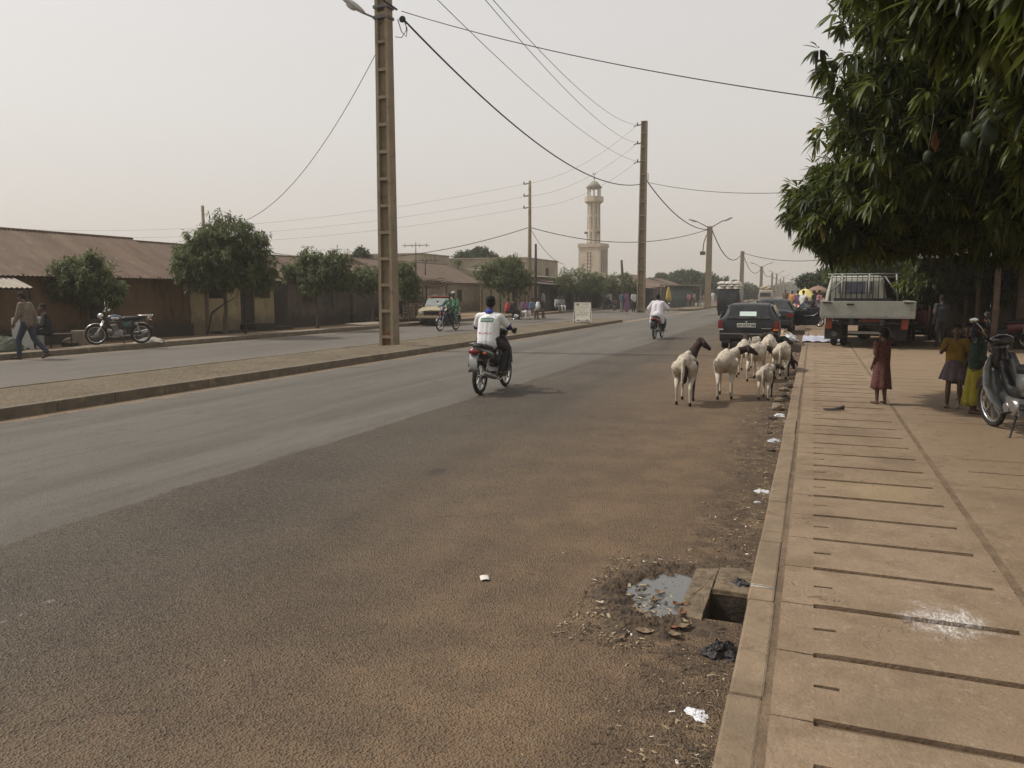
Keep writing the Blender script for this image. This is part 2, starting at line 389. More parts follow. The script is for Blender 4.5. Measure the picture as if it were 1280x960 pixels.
def sheet(name, xs, ys, skip, z, mtl, kind='structure', thick=0):
    mb = MB(); W = len(ys)
    vs_ = [(a, b, z) for a in xs for b in ys]
    fs = [(i * W + j, (i + 1) * W + j, (i + 1) * W + j + 1, i * W + j + 1) for i in range(len(xs) - 1) for j in range(len(ys) - 1) if not skip(i, j)]
    mb.add(vs_, fs); return tag(mb.build(name, mtl, fixn=False), kind=kind)
sheet('ground', [-690, -25, 1.2, 690], [-45, .1, 40, 805], lambda i, j: (i, j) == (1, 1), -.04, m_dirt)
sheet('ground', [-25, -.25, 1.2], [.1, 3.5, 4.9, 40], lambda i, j: (i, j) == (0, 1), -.04, m_dirt)   # leaves the drain pit open
HX0, HX1, HY0, HY1 = -.47, -.27, 4.02, 4.38
sheet('road', [LX, HX0, HX1, KX], [-20, HY0, HY1, 60, 330, 800], lambda i, j: (i, j) == (1, 1), 0, m_road)
# drain pit walls under the road
m_pit = mat('drain_pit_concrete', (.075, .058, .042), .9, .3, 5, .01, 40)
mb = MB()
mb.box(((HX0 + HX1) / 2, (HY0 + HY1) / 2, -.33), (HX1 - HX0 + .1, HY1 - HY0 + .1, .04))
for c, d in (((HX0 - .026, 4.2, -.17), (.05, .48, .33)), ((HX1 + .026, 4.2, -.17), (.05, .48, .33)), (((HX0 + HX1) / 2, HY0 - .026, -.17), (.2, .05, .33)), (((HX0 + HX1) / 2, HY1 + .026, -.17), (.2, .05, .33))): mb.box(c, d)
tag(mb.build('drain_pit', m_pit), kind='structure')
# raised concrete frame round the drain
def rough_slab(mb, poly, z0, z1, seed):      # chipped slab: wobbling outline, uneven dirty top
    N = len(poly); pts = []
    for i in range(N):
        a, b = V(poly[i]), V(poly[(i + 1) % N]); L = (b - a).length; k_ = max(2, int(L / .025))
        for q in range(k_): pp = a.lerp(b, q / k_); pts.append(V((pp.x + .006 * fbm(pp.x * 40, pp.y * 40, seed), pp.y + .006 * fbm(pp.y * 40, pp.x * 40, seed + 3))))
    c_ = sum(pts, V((0, 0))) / len(pts); rings = []
    for s_, z in ((1.01, z0), (1., z1 - .006), (.97, z1), (.6, z1 + .001), (.2, z1), (.01, z1)): rings.append([V((c_.x + (p_.x - c_.x) * s_, c_.y + (p_.y - c_.y) * s_, z + .003 * fbm(p_.x * 30 * s_, p_.y * 30, seed))) for p_ in pts])
    mb.loft(rings, 0, True, False)
mb = MB(); rough_slab(mb, [(-.60, 3.99), (-.472, 3.97), (-.472, 4.43), (-.47, 4.78), (-.60, 4.72)], -.02, .018, 1.); rough_slab(mb, [(-.465, 4.40), (-.262, 4.385), (-.262, 4.72), (-.33, 4.80), (-.465, 4.77)], -.02, .026, 5.)
fr = mb.build('drain_frame', mat('worn_drain_concrete', (.17, .128, .082), .9, .25, 7, .01, 50, tint=(.095, .068, .045), tf=.45)); tag(fr, 'worn concrete frame around the open drain hole at the kerb', 'drain')

# right pavement: drain cover slabs with long and short slots ---------------
SL = .567; Y0 = 3.45
def blocks(name, xs, ys, hole, ztop, zbot, mtl):
    mb = MB(); nx, ny = len(xs) - 1, len(ys) - 1; key = {}
    def vid(i, j, k):
        if (i, j, k) not in key: key[(i, j, k)] = len(mb.v); mb.v.append((xs[i] + (.004 * fbm(j * .9, i) if k else 0), ys[j] + (.003 * fbm(j * 3.1, i * 2.3) if k else 0), (zbot, ztop + .004 * fbm(j * .27, i * .6, 2))[k]))
        return key[(i, j, k)]
    solid = lambda i, j: 0 <= i < nx and 0 <= j < ny and not hole(i, j)
    for i in range(nx):
        for j in range(ny):
            if not solid(i, j): continue
            F = [(vid(i, j, 1), vid(i + 1, j, 1), vid(i + 1, j + 1, 1), vid(i, j + 1, 1))]
            if not solid(i - 1, j): F.append((vid(i, j, 0), vid(i, j, 1), vid(i, j + 1, 1), vid(i, j + 1, 0)))
            if not solid(i + 1, j): F.append((vid(i + 1, j, 1), vid(i + 1, j, 0), vid(i + 1, j + 1, 0), vid(i + 1, j + 1, 1)))
            if not solid(i, j - 1): F.append((vid(i, j, 1), vid(i, j, 0), vid(i + 1, j, 0), vid(i + 1, j, 1)))
            if not solid(i, j + 1): F.append((vid(i, j + 1, 0), vid(i, j + 1, 1), vid(i + 1, j + 1, 1), vid(i + 1, j + 1, 0)))
            for f in F: mb.f.append(f); mb.m.append(0); mb.s.append(False)
    return tag(mb.build(name, mtl, fixn=False), kind='structure')
ys = [-1.]; kinds = {}
k = -7
while Y0 + SL * k < 46:
    yc = Y0 + SL * k; j = .004 + .002 * rnd.random(); wv = .024 + .004 * rnd.random()
    if k == -3: wv = .04
    for a, t in ((yc - wv, 0), (yc - j, 1), (yc + j, 2), (yc + wv, 3), (yc + SL / 2 - .013, 4), (yc + SL / 2 + .013, 5)):
        kinds[len(ys)] = (k, t); ys.append(a)
    k += 1
ys.append(47.)
xs = [-.085, .065, .16, .95, 1.04]
sh_ = {k: (rnd.random() > .12 or k < 18, rnd.random() > .2 or k < 6) for k in range(-10, 90)}
def hole(i, j):
    if j not in kinds: return False
    k, t = kinds[j]
    if t in (0, 2) and i in (1, 2) : return sh_[k][0]
    if t == 1: return (i in (1, 2) and sh_[k][0]) or i == 0 or (i == 3 and sh_[k][1] and False)
    if t == 4 and i == 1: return sh_[k][1]
    return False
# t marks the interval that STARTS there: 0 slot lower half, 1 joint, 2 slot upper half, 4 short slot
blocks('pavement', xs, ys, hole, .15, .10, m_pave)
# outer row of slabs beyond the long joint
xs2 = [1.09, 1.32, 2.15, 2.22, 3.6]; ys2 = [-1.]; kinds2 = {}
for k in range(-3, 60):
    yc = Y0 + .2 + SL * k; kinds2[len(ys2)] = k; ys2.append(yc - .009 - .006 * rnd.random()); ys2.append(yc + .009)
ys2.append(47.)
sk2 = {k: rnd.random() for k in range(-5, 62)}
blocks('pavement', xs2, ys2, lambda i, j: j in kinds2 and ((i == 1 and sk2[kinds2[j]] > .25) or (i == 3 and sk2[kinds2[j]] > .6)), .15, .115, m_pave)
m_slot = mat('packed_dirt_in_slots', (.165, .115, .072), .95, .25, 6, .01, 50)
sheet('pavement_bed', [-.11, 3.6], [-1, 47], lambda i, j: False, .128, m_slot)
for a_, b_, nm_ in ((-.119, -.02, 0), (1.0, 1.13, 1)):
    def fnb(u, v, a_=a_, b_=b_): return V((a_ + (b_ - a_) * u, -1 + 48 * v, .1405 + .0045 * fbm(v * 90, u * 2, a_) + (.004 if u in (0, 1) else 0)))
    tag(MB().grid(fnb, 6, 900).build('joint_dirt', m_slot), kind='structure')
sheet('pavement_forecourt', [3.6, 30], [-1, 47], lambda i, j: False, .146, m_pave)
mb = MB(); mb.box((15, 420, .05), (30.22, 746, .19)); tag(mb.build('pavement_far', m_dirt), kind='structure')

# kerbs --------------------------------------------------------------
def kerb(x0, x1, y0, y1, zt, mtl, name='kerb', L=1., holes=()):
    mb = MB(); y = y0
    while y < y1:
        e = min(y + L, y1); j = rnd.uniform(-.006, .006) if y > 1 else 0
        if not any(a < (y + e) / 2 < b for a, b in holes):
            mb.box(((x0 + x1) / 2 + j, (y + e) / 2, zt / 2 - .05), (x1 - x0, e - y - .012, zt + .1 + rnd.uniform(-.004, .004)))
        y = e
        if y > 60: L = 12.
    return tag(mb.build(name, mtl, bev=.012), kind='structure')
kerb(KX, -.118, -1, 600, .15, m_kerb)
kerb(MX1 - .15, MX1, -8, 43.5, .155, m_kerbd); kerb(MX0, MX0 + .15, -8, 43.5, .155, m_kerbd)
kerb(MX1 - .15, MX1, 72.2, 500, .155, m_kerbd); kerb(MX0, MX0 + .15, 72.2, 500, .155, m_kerbd)
kerb(LX - .13, LX, -8, 500, .15, m_kerbd)
mb = MB(); cx = (MX0 + MX1) / 2; R = (MX1 - MX0) / 2
for yc, sg in ((43.5, 1), (72.2, -1)):
    for k in range(9):
        a = PI * (k + .5) / 9; mb.box((cx + (R - .075) * math.cos(a), yc + sg * (R - .075) * math.sin(a), .028), (.15, R * PI / 9 - .01, .254), rz=a if sg > 0 else -a)
tag(mb.build('kerb', m_kerbd, bev=.01), kind='structure')
# bumpy gravel on the median
def med(y0, y1, ny, r0, r1, nm='median'):
    def fn(u, v):
        y = y0 + (y1 - y0) * v; half = R - .15
        if y > y1 - R * r1: half = max(.0, math.sqrt(max(0, R * R - (y - (y1 - R)) ** 2)) - .15)
        if r0 and y < y0 + R: half = max(.0, math.sqrt(max(0, R * R - (y - (y0 + R)) ** 2)) - .15)
        e = 1 - abs(2 * u - 1) ** 4
        return V((cx + half * (2 * u - 1), y, .14 + e * (.03 + .035 * fbm(y * .9, u * 3) + .012 * fbm(y * 5, u * 11, 3))))
    tag(MB().grid(fn, 24, ny).build(nm, m_gravel), kind='structure')
med(-8, 43.5 + R, 420, 0, 1); med(72.2 - R, 500, 300, 1, 0)
# left pavement: concrete, then trodden dirt
m_lpave = mat('left_pavement_dust', (.205, .155, .105), .92, .22, 1.2, .02, 14, tint=(.13, .10, .07), tf=.3)
def fn(u, v):
    x = LX - .13 - 1.9 * u; y = -8 + 180 * v
    return V((x, y, .148 - .1 * u * u + .012 * fbm(x * 2, y * .7)))
tag(MB().grid(fn, 8, 500).build('left_pavement', m_lpave), kind='structure')
def fn(u, v):
    x = LX - 2.02 - 9 * u; y = -8 + 180 * v
    return V((x, y, .05 - .03 * min(1, u * 8) + .02 * fbm(x, y * .5)))
tag(MB().grid(fn, 10, 300).build('left_verge', m_dirt), kind='structure')

# mud, puddle and rubbish round the drain ------------------------------------
m_mud, n = newmat('wet_mud'); p = n.pos(); g = n.noise(p, 14, 6, .75)
c = n.mix(n.ramp(g, .35, .65), (.040, .028, .020), (.115, .080, .052)); n.out(c, n.ramp(g, .3, .7, .75, .95), normal=n.bump(n.noise(p, 45, 5, .7), .012), spec=.3)
def mudh(x, y):
    a = math.atan2(y - 4.28, x + .70); rr = math.hypot((x + .70) / .26, (y - 4.26) / .40)
    rr += .22 * fbm(x * 7, y * 7, 4, 3); ring = math.exp(-((rr - 1.05) / .30) ** 2) * (.020 + .020 * fbm(x * 22, y * 22, 0, 5) + .030 * max(0, fbm(x * 60, y * 60, 3, 3)))
    if x > -.60: ring *= max(.12, 1 - (x + .60) / .06)
    dip = -.008 if rr < .8 else 0
    if rr < .78: ring *= .25
    base = .003 + .004 * fbm(x * 12, y * 12)
    ex = math.hypot((x + .66) / .50, (y - 4.26) / .72) + .20 * fbm(x * 5, y * 5, 9, 4); edge = max(0, min(1, (1.0 - ex) / .3, min(x + 1.2, y - 3.5, 5.05 - y) / .05))
    h = (base + ring + dip * (1 - min(1, rr))) * edge - .012 * (1 - edge)
    if x > -.62 and 3.95 < y < 4.8: h = min(h, .012)
    if x > -.30: h += .012 * fbm(x * 20, y * 20)
    if x > -.60: h = min(h, .016)
    if HX0 - .03 < x < HX1 + .03 and HY0 - .03 < y < HY1 + .03: h = -.03
    return h
mb = MB()
nx_, ny_ = 150, 210
vs_ = [(-1.2 + .95 * i / nx_, 3.5 + 1.55 * j / ny_, mudh(-1.2 + .95 * i / nx_, 3.5 + 1.55 * j / ny_)) for i in range(nx_ + 1) for j in range(ny_ + 1)]
fs = []
for i in range(nx_):
    for j in range(ny_):
        X = -1.2 + .95 * (i + .5) / nx_; Y = 3.5 + 1.55 * (j + .5) / ny_
        if HX0 - .02 < X < HX1 + .02 and HY0 - .02 < Y < HY1 + .02: continue
        q = [i * (ny_ + 1) + j, (i + 1) * (ny_ + 1) + j, (i + 1) * (ny_ + 1) + j + 1, i * (ny_ + 1) + j + 1]
        if max(vs_[k][2] for k in q) < .0005: continue
        fs.append(tuple(q))
mb.add(vs_, fs, 0, True); tag(mb.build('mud', m_mud, fixn=False), 'dark trampled mud around the grey puddle beside the drain', None, None, 'stuff')
m_wat, n = newmat('grey_puddle_water'); p = n.pos()
n.out((.105, .105, .10), .10, normal=n.bump(n.noise(p, 30, 2), .0006), spec=.6)
mb = MB(); N = 48; vs_ = []
for k in range(N):
    a = 2 * PI * k / N; r_ = 1 + .07 * math.sin(3 * a + 1) + .05 * math.sin(7 * a)
    vs_.append((min(-.578, -.70 + .25 * r_ * math.cos(a)), 4.26 + .38 * r_ * math.sin(a), .0075))
mb.add(vs_, [tuple(range(N))]); tag(mb.build('puddle_water', m_wat), kind='structure')
m_leafd = mat('dry_leaf', (.22, .155, .095), .8, .35, 9, .003, 80, tint=(.10, .065, .04))
m_leafb = mat('brown_dry_leaf', (.17, .075, .035), .75, .3, 9, .003, 80)
m_paper = mat('dirty_paper', (.62, .60, .56), .8, .12, 14, .002, 60, tint=(.38, .31, .22), tf=.3)
m_plastic = mat('white_plastic_bag', (.62, .63, .66), .45, .12, 18, .004, 60, spec=.6)
m_blackbag = mat('black_plastic_rag', (.018, .016, .017), .5, .3, 25, .01, 70, spec=.6)
def crumple(c, r, h, seed, nu=14, amp=.5, mtl=None, name='plastic_bag', rz=0., asp=1.6):
    """a crushed bag or rag lying on the ground"""
    mb = MB(); vs_ = []; nv = 9
    for i in range(nv + 1):
        a = PI / 2 * i / nv
        for j in range(nu * 2):
            b = PI * j / nu; q = 1 + amp * fbm(math.cos(b) * 1.6 + seed, math.sin(b) * 1.6, i * .35 + seed, 4) + amp * .25 * math.sin(b * 5 + i)
            vs_.append((r * asp * math.cos(a) * math.cos(b) * q, r * math.cos(a) * math.sin(b) * q, max(.0, h * math.sin(a) * (1 + amp * .9 * fbm(seed + math.cos(b), math.sin(b), i * .8)))))
    mb.add(vs_, [(i * nu * 2 + j, i * nu * 2 + (j + 1) % (nu * 2), (i + 1) * nu * 2 + (j + 1) % (nu * 2), (i + 1) * nu * 2 + j) for i in range(nv) for j in range(nu * 2)], 0, False)
    return mb.build(name, mtl, loc=c, rz=rz)
def leaf(c, L, W, rz, curl, mtl, name, tilt=0.):
    def fn(u, v):
        x = (u - .5); wv = W * math.sin(PI * min(1, max(0, v * .96 + .02))) ** .7 * (1 + .25 * fbm(v * 5, x * 4, L * 50))
        return V((x * wv, (v - .5) * L, curl * (2 * (v - .5)) ** 2 + curl * .9 * (2 * x) ** 2 + .004 + .006 * fbm(v * 7, x * 7, L * 30) + max(0, tilt * (v - .0)) * L))
    return MB().grid(fn, 8, 14).build(name, mtl, loc=c, rz=rz, solid=.0015)
# leaf litter in and round the puddle
rl = random.Random(5)
for k, (px, py, L, W, a, cu, mm) in enumerate([(828, 783, .20, .05, 1.35, .012, m_leafb), (797, 765, .14, .05, .95, .016, m_leafd), (812, 778, .14, .09, .6, .018, m_leafd),
     (806, 790, .12, .07, 1.7, .012, m_leafd), (853, 768, .09, .045, .2, .02, m_leafb), (857, 757, .07, .04, 2.4, .015, m_leafb), (846, 757, .06, .04, 1.2, .015, m_leafb), (852, 785, .09, .06, 1.9, .02, m_leafd),
     (842, 795, .10, .05, 1.2, .02, m_leafd), (776, 798, .05, .03, 1.4, .008, m_leafd), (818, 752, .07, .05, .3, .02, m_leafd), (825, 742, .08, .05, 1.3, .015, m_leafd), (862, 783, .05, .03, .1, .02, m_leafd)]):
    t = tag(leaf(gp(px, py, .010), L * .8, W * .8, a, cu * .55, mm, 'dry_leaf'), group='dry leaves round the puddle', cat='leaf')
    t['label'] = ['long rust brown leaf curled at the near edge of the puddle', 'narrow pale leaf lying on the left bank of the puddle', 'broad tan leaf pressed into mud below the puddle on the left', 'crumpled tan leaf at the lower left of the mud patch',
      'small upright brown leaf standing in the puddle by the drain frame', 'brown leaf in the puddle nearest the drain hole', 'small brown leaf floating in the middle of the puddle', 'tan folded leaf beside the corner of the drain frame', 'tan leaf lying in front of the puddle, nearest the camera of the heap',
      'single small leaf lying alone left of the mud patch', 'pale leaf at the left rim of the puddle', 'pale folded leaf at the far left rim of the puddle', 'tiny tan leaf between the puddle and the drain frame'][k]
for (px, py, r_, h_, s_, asp, rz, lb) in [(902, 812, .06, .055, 3.3, 1.35, .5, 'black furry clump of rag on the dirt below the drain hole'), (926, 729, .05, .045, 8.1, 1.4, -.4, 'black plastic rag against the kerb above the drain hole'), ]:
    tag(crumple(gp(px, py + 6, 0.0), r_, h_, s_, amp=.55, mtl=m_blackbag, name='rag', rz=rz, asp=asp), lb, 'rag')
for k, (px, py, r_, h_, s_, lb) in enumerate([(953, 612, .035, .018, 1.2, 'white crushed plastic bag on the dirt, nearest of those along the kerb'), (967, 549, .05, .03, 2.3, 'pale blue white plastic bag beside the kerb, second from the camera'),
      (975, 517, .06, .03, 5.1, 'white plastic bag lying under the big brown stone at the kerb'), (870, 890, .03, .015, 9.2, 'small white scrap of plastic in the straw near the kerb'), (985, 452, .06, .03, 6.2, 'small white scrap beside the rearmost sheep at the kerb'), (947, 625, .018, .01, 7.7, 'tiny white scrap just below the crushed bag at the kerb')]):
    tag(crumple(gp(px, py + 3, 0.), r_, h_, s_, amp=.6, mtl=m_plastic, name='plastic_bag', rz=k * .8), lb, 'plastic bag', 'plastic scraps along the kerb')
mb = MB(); mb.grid(lambda u, v: V(((u - .5) * .055, (v - .5) * .075, .006 + .006 * math.sin(u * 3) + .008 * (v - .5) ** 2)), 5, 5)
tag(mb.build('paper_scrap', m_paper, loc=gp(606, 724, 0), rz=.5, solid=.001), 'small white scrap of paper lying alone on the asphalt', 'paper')
m_stone = mat('kerbside_stone', (.21, .155, .105), .9, .25, 12, .01, 40, tint=(.3, .26, .2))
m_stoned = mat('dark_kerbside_stone', (.085, .065, .05), .9, .25, 12, .01, 40)
def stone(c, r, mtl, seed, name='stone', flat=.6):
    mb = MB(); mb.ell((0, 0, 0), (1, 1, 1), nu=12, nv=8, sm=False); mb.v = [tuple(V(v) * (1 + .28 * fbm(v[0] * 1.3 + seed, v[1] * 1.3, v[2] * 1.3 + seed, 3))) for v in mb.v]
    mb.v = [(v[0] * r * 1.25, v[1] * r * .9, (v[2] + .6) * r * flat) for v in mb.v]
    return mb.build(name, mtl, loc=c, rz=seed)
stl = ['brown stone at the kerb nearest the white bag', 'large reddish brown stone lying against the kerb', 'pale flat stone in the middle of the kerbside row', 'dark flat stone just beyond the pale one at the kerb', 'pale broken stone under the nose of the grazing sheep', 'brown round stone beside the grazing sheep at the kerb',
       'pale pebble beside the far end of the kerbside row', 'small pale stone level with the sheep at the kerb', 'small dark stone by the kerb below the row', 'pale chip between the bags at the kerb', 'small stone alone at the kerb, near the crushed bag', 'brown lump of dirt at the kerb between the two bags']
for k, (px, py, r_, mm) in enumerate([(966, 522, .045, m_stoned), (972, 510, .095, m_stone), (974, 500, .07, m_stone), (979, 494, .06, m_stoned), (980, 487, .075, m_stone), (985, 482, .085, m_stoned), (988, 459, .04, m_stone), (991, 450, .035, m_stone), (962, 540, .03, m_stoned), (966, 533, .035, m_stone), (958, 590, .022, m_stone), (963, 562, .04, m_stoned)]):
    tag(stone(gp(px, py + 2, 0.), r_, mm, k * 1.7), stl[k], 'stone', 'stones along the kerb')
# litter: crumbs, twigs and straw scattered along the kerb and on the pavement (uncountable)
mb = MB(); rl = random.Random(21)
def crumb(x, y, z, s):
    a = rl.random() * PI; ca, sa = math.cos(a), math.sin(a); L = s * rl.uniform(1, 3); W = s * rl.uniform(.5, 1); h = s * rl.uniform(.3, .8)
    m_ = rl.choice((0,) * 30 + (1,) * 12 + (2,)); q = [(-L, -W), (L * .8, -W * .7), (L, W), (-L * .6, W * .8)]
    vs_ = [(x + p[0] * ca - p[1] * sa, y + p[0] * sa + p[1] * ca, z) for p in q] + [(x + rl.uniform(-.2, .2) * L, y + rl.uniform(-.2, .2) * W, z + h)]
    mb.add(vs_, [(0, 1, 4), (1, 2, 4), (2, 3, 4), (3, 0, 4)], m_)
for k in range(2600):
    y = 2.2 + 22 * rl.random() ** 1.7; x = KX - abs(rl.gauss(0, .22)) - .02
    if y < 5 and x > -.62 and 3.9 < y < 4.85: continue
    crumb(x, y, .002, rl.uniform(.002, .007) * (1 + .06 * y))
for k in range(900): crumb(rl.uniform(-1.15, -.62), rl.uniform(3.5, 4.9), .006, rl.uniform(.002, .007))
for k in range(170): crumb(-.80 + rl.gauss(0, .12), 3.98 + rl.gauss(0, .13), .006, rl.uniform(.006, .016))
for k in range(60): crumb(-.92 + rl.gauss(0, .07), 4.2 + rl.gauss(0, .16), .012, rl.uniform(.005, .014))
for k in range(330): crumb(rl.uniform(-5, -.5), rl.uniform(2, 14), .001, rl.uniform(.0015, .004))
for k in range(130): crumb(rl.uniform(0, 3), rl.uniform(3, 16), .151, rl.uniform(.002, .006))
for k in range(160): crumb(rl.uniform(-10.0, -9.75), rl.uniform(6, 40), .001, rl.uniform(.006, .016))
for k in range(70):   # straw and twigs
    y = rl.uniform(2.6, 3.4) if k < 45 else rl.uniform(3.4, 9); x = KX - abs(rl.gauss(0.06, .07)) - .02; a = rl.random() * PI; L = rl.uniform(.02, .07)
    mb.path([(x, y, .006), (x + L * .5 * math.cos(a), y + L * .5 * math.sin(a), .014), (x + L * math.cos(a + .3), y + L * math.sin(a + .3), .005)], .0011, 4, 1)
mb.path([gp(812, 815, .004), gp(850, 817, .01), gp(884, 818, .006)], .0016, 5, 0)
tag(mb.build('litter', [mat('dark_litter', (.07, .05, .035), .9, .3, 20), mat('straw_litter', (.32, .25, .15), .85, .2, 20), m_paper]), 'fine crumbs and straw scattered along the kerb', None, None, 'stuff')
# lime drips on the kerb by the drain
mb = MB()
for k in range(3):
    y = 4.17 + k * .016; mb.path([(KX + .004, y, .153), (-.2, y + .006 * (-1) ** k, .1535), (-.125, y - .01, .153)], .0026, 5, flat=.3)
tag(mb.build('paint_drips', m_paper), 'thin white paint drips across the kerb beside the drain', 'paint mark')
# the torn dark shoe on the slabs
mb = MB()
mb.loft([[(x, y * 1., z * .8) for x, y, z in r_] for r_ in [[(-.14 + t * .26, (.032 + .014 * math.sin(t * 4)) * math.cos(a), .012 + (.012 + .05 * max(0, t - .45)) * (1 + math.sin(a)) + (.02 if False else 0)) for a in [2 * PI * q / 12 for q in range(12)]] for t in [i / 8 for i in range(9)]]], 0)
s_ = mb.build('shoe', mat('worn_dark_leather', (.035, .026, .023), .6, .3, 20, .004, 60), loc=gp(1043, 513, .15), rz=.2)
tag(s_, 'dark worn shoe lying on the slotted slabs', 'shoe')
# ================================================================ TREES
def leafmat(name, dark, light, rough=.45, trans=.25, spec=.3):
    m, n = newmat(name)
    a = n.new('ShaderNodeAttribute'); a.attribute_name = 'tone'; f = a.outputs['Fac']
    c = n.mix(n.ramp(f, 0, 1), dark, light)
    c = n.mix(n.ramp(f, .93, .99), c, tuple(x * k for x, k in zip(light, (2.2, 1.25, .9))))   # a few yellowing leaves
    c = n.mix(n.ramp(n.noise(n.obj(), 30, 3), .4, .7, 0, .3), c, tuple(x * .6 for x in dark))
    b = n.new('ShaderNodeBsdfPrincipled'); n.put(b.inputs['Base Color'], c); b.inputs['Roughness'].default_value = rough; b.inputs['Specular IOR Level'].default_value = spec
    t = n.new('ShaderNodeBsdfTranslucent'); n.put(t.inputs['Color'], n.mix(.5, c, tuple(min(1, x * 2.4) for x in light)))
    mx = n.new('ShaderNodeMixShader'); mx.inputs[0].default_value = trans; n.l.new(b.outputs[0], mx.inputs[1]); n.l.new(t.outputs[0], mx.inputs[2])
    o = n.new('ShaderNodeOutputMaterial'); n.l.new(mx.outputs[0], o.inputs[0]); return m
m_mango = leafmat('mango_leaf', (.010, .018, .005), (.125, .150, .028), rough=.5, spec=.24, trans=.2)
m_mangol = leafmat('dusty_mango_leaf', (.034, .050, .018), (.150, .172, .068), rough=.6, spec=.25)
m_far = leafmat('acacia_leaf', (.035, .052, .026), (.075, .095, .05), rough=.7)
m_bark = mat('tree_bark', (.085, .065, .048), .9, .3, 6, .02, 25)
m_barkd = mat('dark_tree_bark', (.05, .038, .028), .9, .3, 6, .02, 25)

def leaf_cloud(name, tips, outs, K, L, W, droop, mtl, parent, seed=1, lo=False, spread=.75, tonebias=None):
    rg = np.random.default_rng(seed); N = len(tips)
    T = np.repeat(tips, K, 0); O = np.repeat(outs, K, 0); M_ = N * K
    r_ = rg.normal(size=(M_, 3)); r_ /= np.linalg.norm(r_, axis=1)[:, None]
    d = O * (1 - spread) + r_ * spread; d[:, 2] -= droop * rg.uniform(.3, 1, M_); d /= np.linalg.norm(d, axis=1)[:, None] + 1e-9
    ln = L * rg.uniform(.6, 1.25, M_); wd = W * rg.uniform(.75, 1.2, M_)
    up = np.array([0, 0, 1.]); s = np.cross(d, up + .35 * r_[:, ::-1]); s /= np.linalg.norm(s, axis=1)[:, None] + 1e-9
    nn = np.cross(s, d)
    sag = rg.uniform(.1, .45, M_)
    base = T + d * (L * .12)
    def P(t, side, lift):
        p = base + d * (ln * t)[:, None]; p = p + np.array([0, 0, -1.]) * (sag * ln * t * t)[:, None]
        if side: p = p + s * (side * wd)[:, None]
        if lift: p = p + nn * (lift * wd)[:, None]
        return p
    if lo:
        vs_ = np.stack([P(0, 0, 0), P(.45, -.5, .15), P(1, 0, 0), P(.45, .5, .15)], 1); F = np.array([[0, 1, 2], [0, 2, 3]])
    else:
        vs_ = np.stack([P(0, 0, 0), P(.3, -.42, .16), P(.3, 0, 0), P(.3, .42, .16), P(.68, -.40, .14), P(.68, 0, 0), P(.68, .40, .14), P(1, 0, 0)], 1)
        F = np.array([[0, 1, 2], [0, 2, 3], [1, 4, 5], [1, 5, 2], [2, 5, 6], [2, 6, 3], [4, 7, 5], [5, 7, 6]])
    k = vs_.shape[1]; nf = len(F)
    tri = (F[None] + (np.arange(M_) * k)[:, None, None]).reshape(-1)
    me = bpy.data.meshes.new(name); me.vertices.add(M_ * k); me.vertices.foreach_set('co', vs_.reshape(-1).astype(np.float32))
    me.loops.add(len(tri)); me.loops.foreach_set('vertex_index', tri.astype(np.int32))
    me.polygons.add(M_ * nf); me.polygons.foreach_set('loop_start', (np.arange(M_ * nf) * 3).astype(np.int32))
    me.polygons.foreach_set('use_smooth', np.ones(M_ * nf, dtype=bool))
    me.update(calc_edges=True)
    wt = np.repeat(rg.uniform(0, 1, N) ** 2.2, K) * .65 + rg.uniform(0, .35, M_)
    if tonebias is not None: wt = np.clip(wt + np.repeat(tonebias, K), 0, 1)
    at = me.attributes.new('tone', 'FLOAT', 'POINT'); at.data.foreach_set('value', np.repeat(wt, k).astype(np.float32))
    me.materials.append(mtl)
    o = bpy.data.objects.new(name, me); COL.objects.link(o)
    if parent is not None: o.parent = parent
    return o

def ell_points(c, r, n, rg, lump=.22, depth=.35, gap=.0, bottom=-1., freq=2.2, seedv=0.):
    """whorl positions in the outer shell of a lumpy ellipsoid"""
    P = []; Q = []
    c = np.array(c); r = np.array(r)
    while len(P) < n:
        d = rg.normal(size=3); d /= np.linalg.norm(d)
        if d[2] < bottom: continue
        f = fbm(d[0] * freq + seedv, d[1] * freq + c[1], d[2] * freq + c[0], 3)
        if f < -.55 + gap and rg.random() < .75: continue
        k = (1 - lump * .5 + lump * f) * (1 - depth * rg.random() ** 1.8)
        P.append(c + r * d * k); q = d / r * r.mean(); q = q / np.linalg.norm(q); q[2] += .15; Q.append(q)
    return P, Q

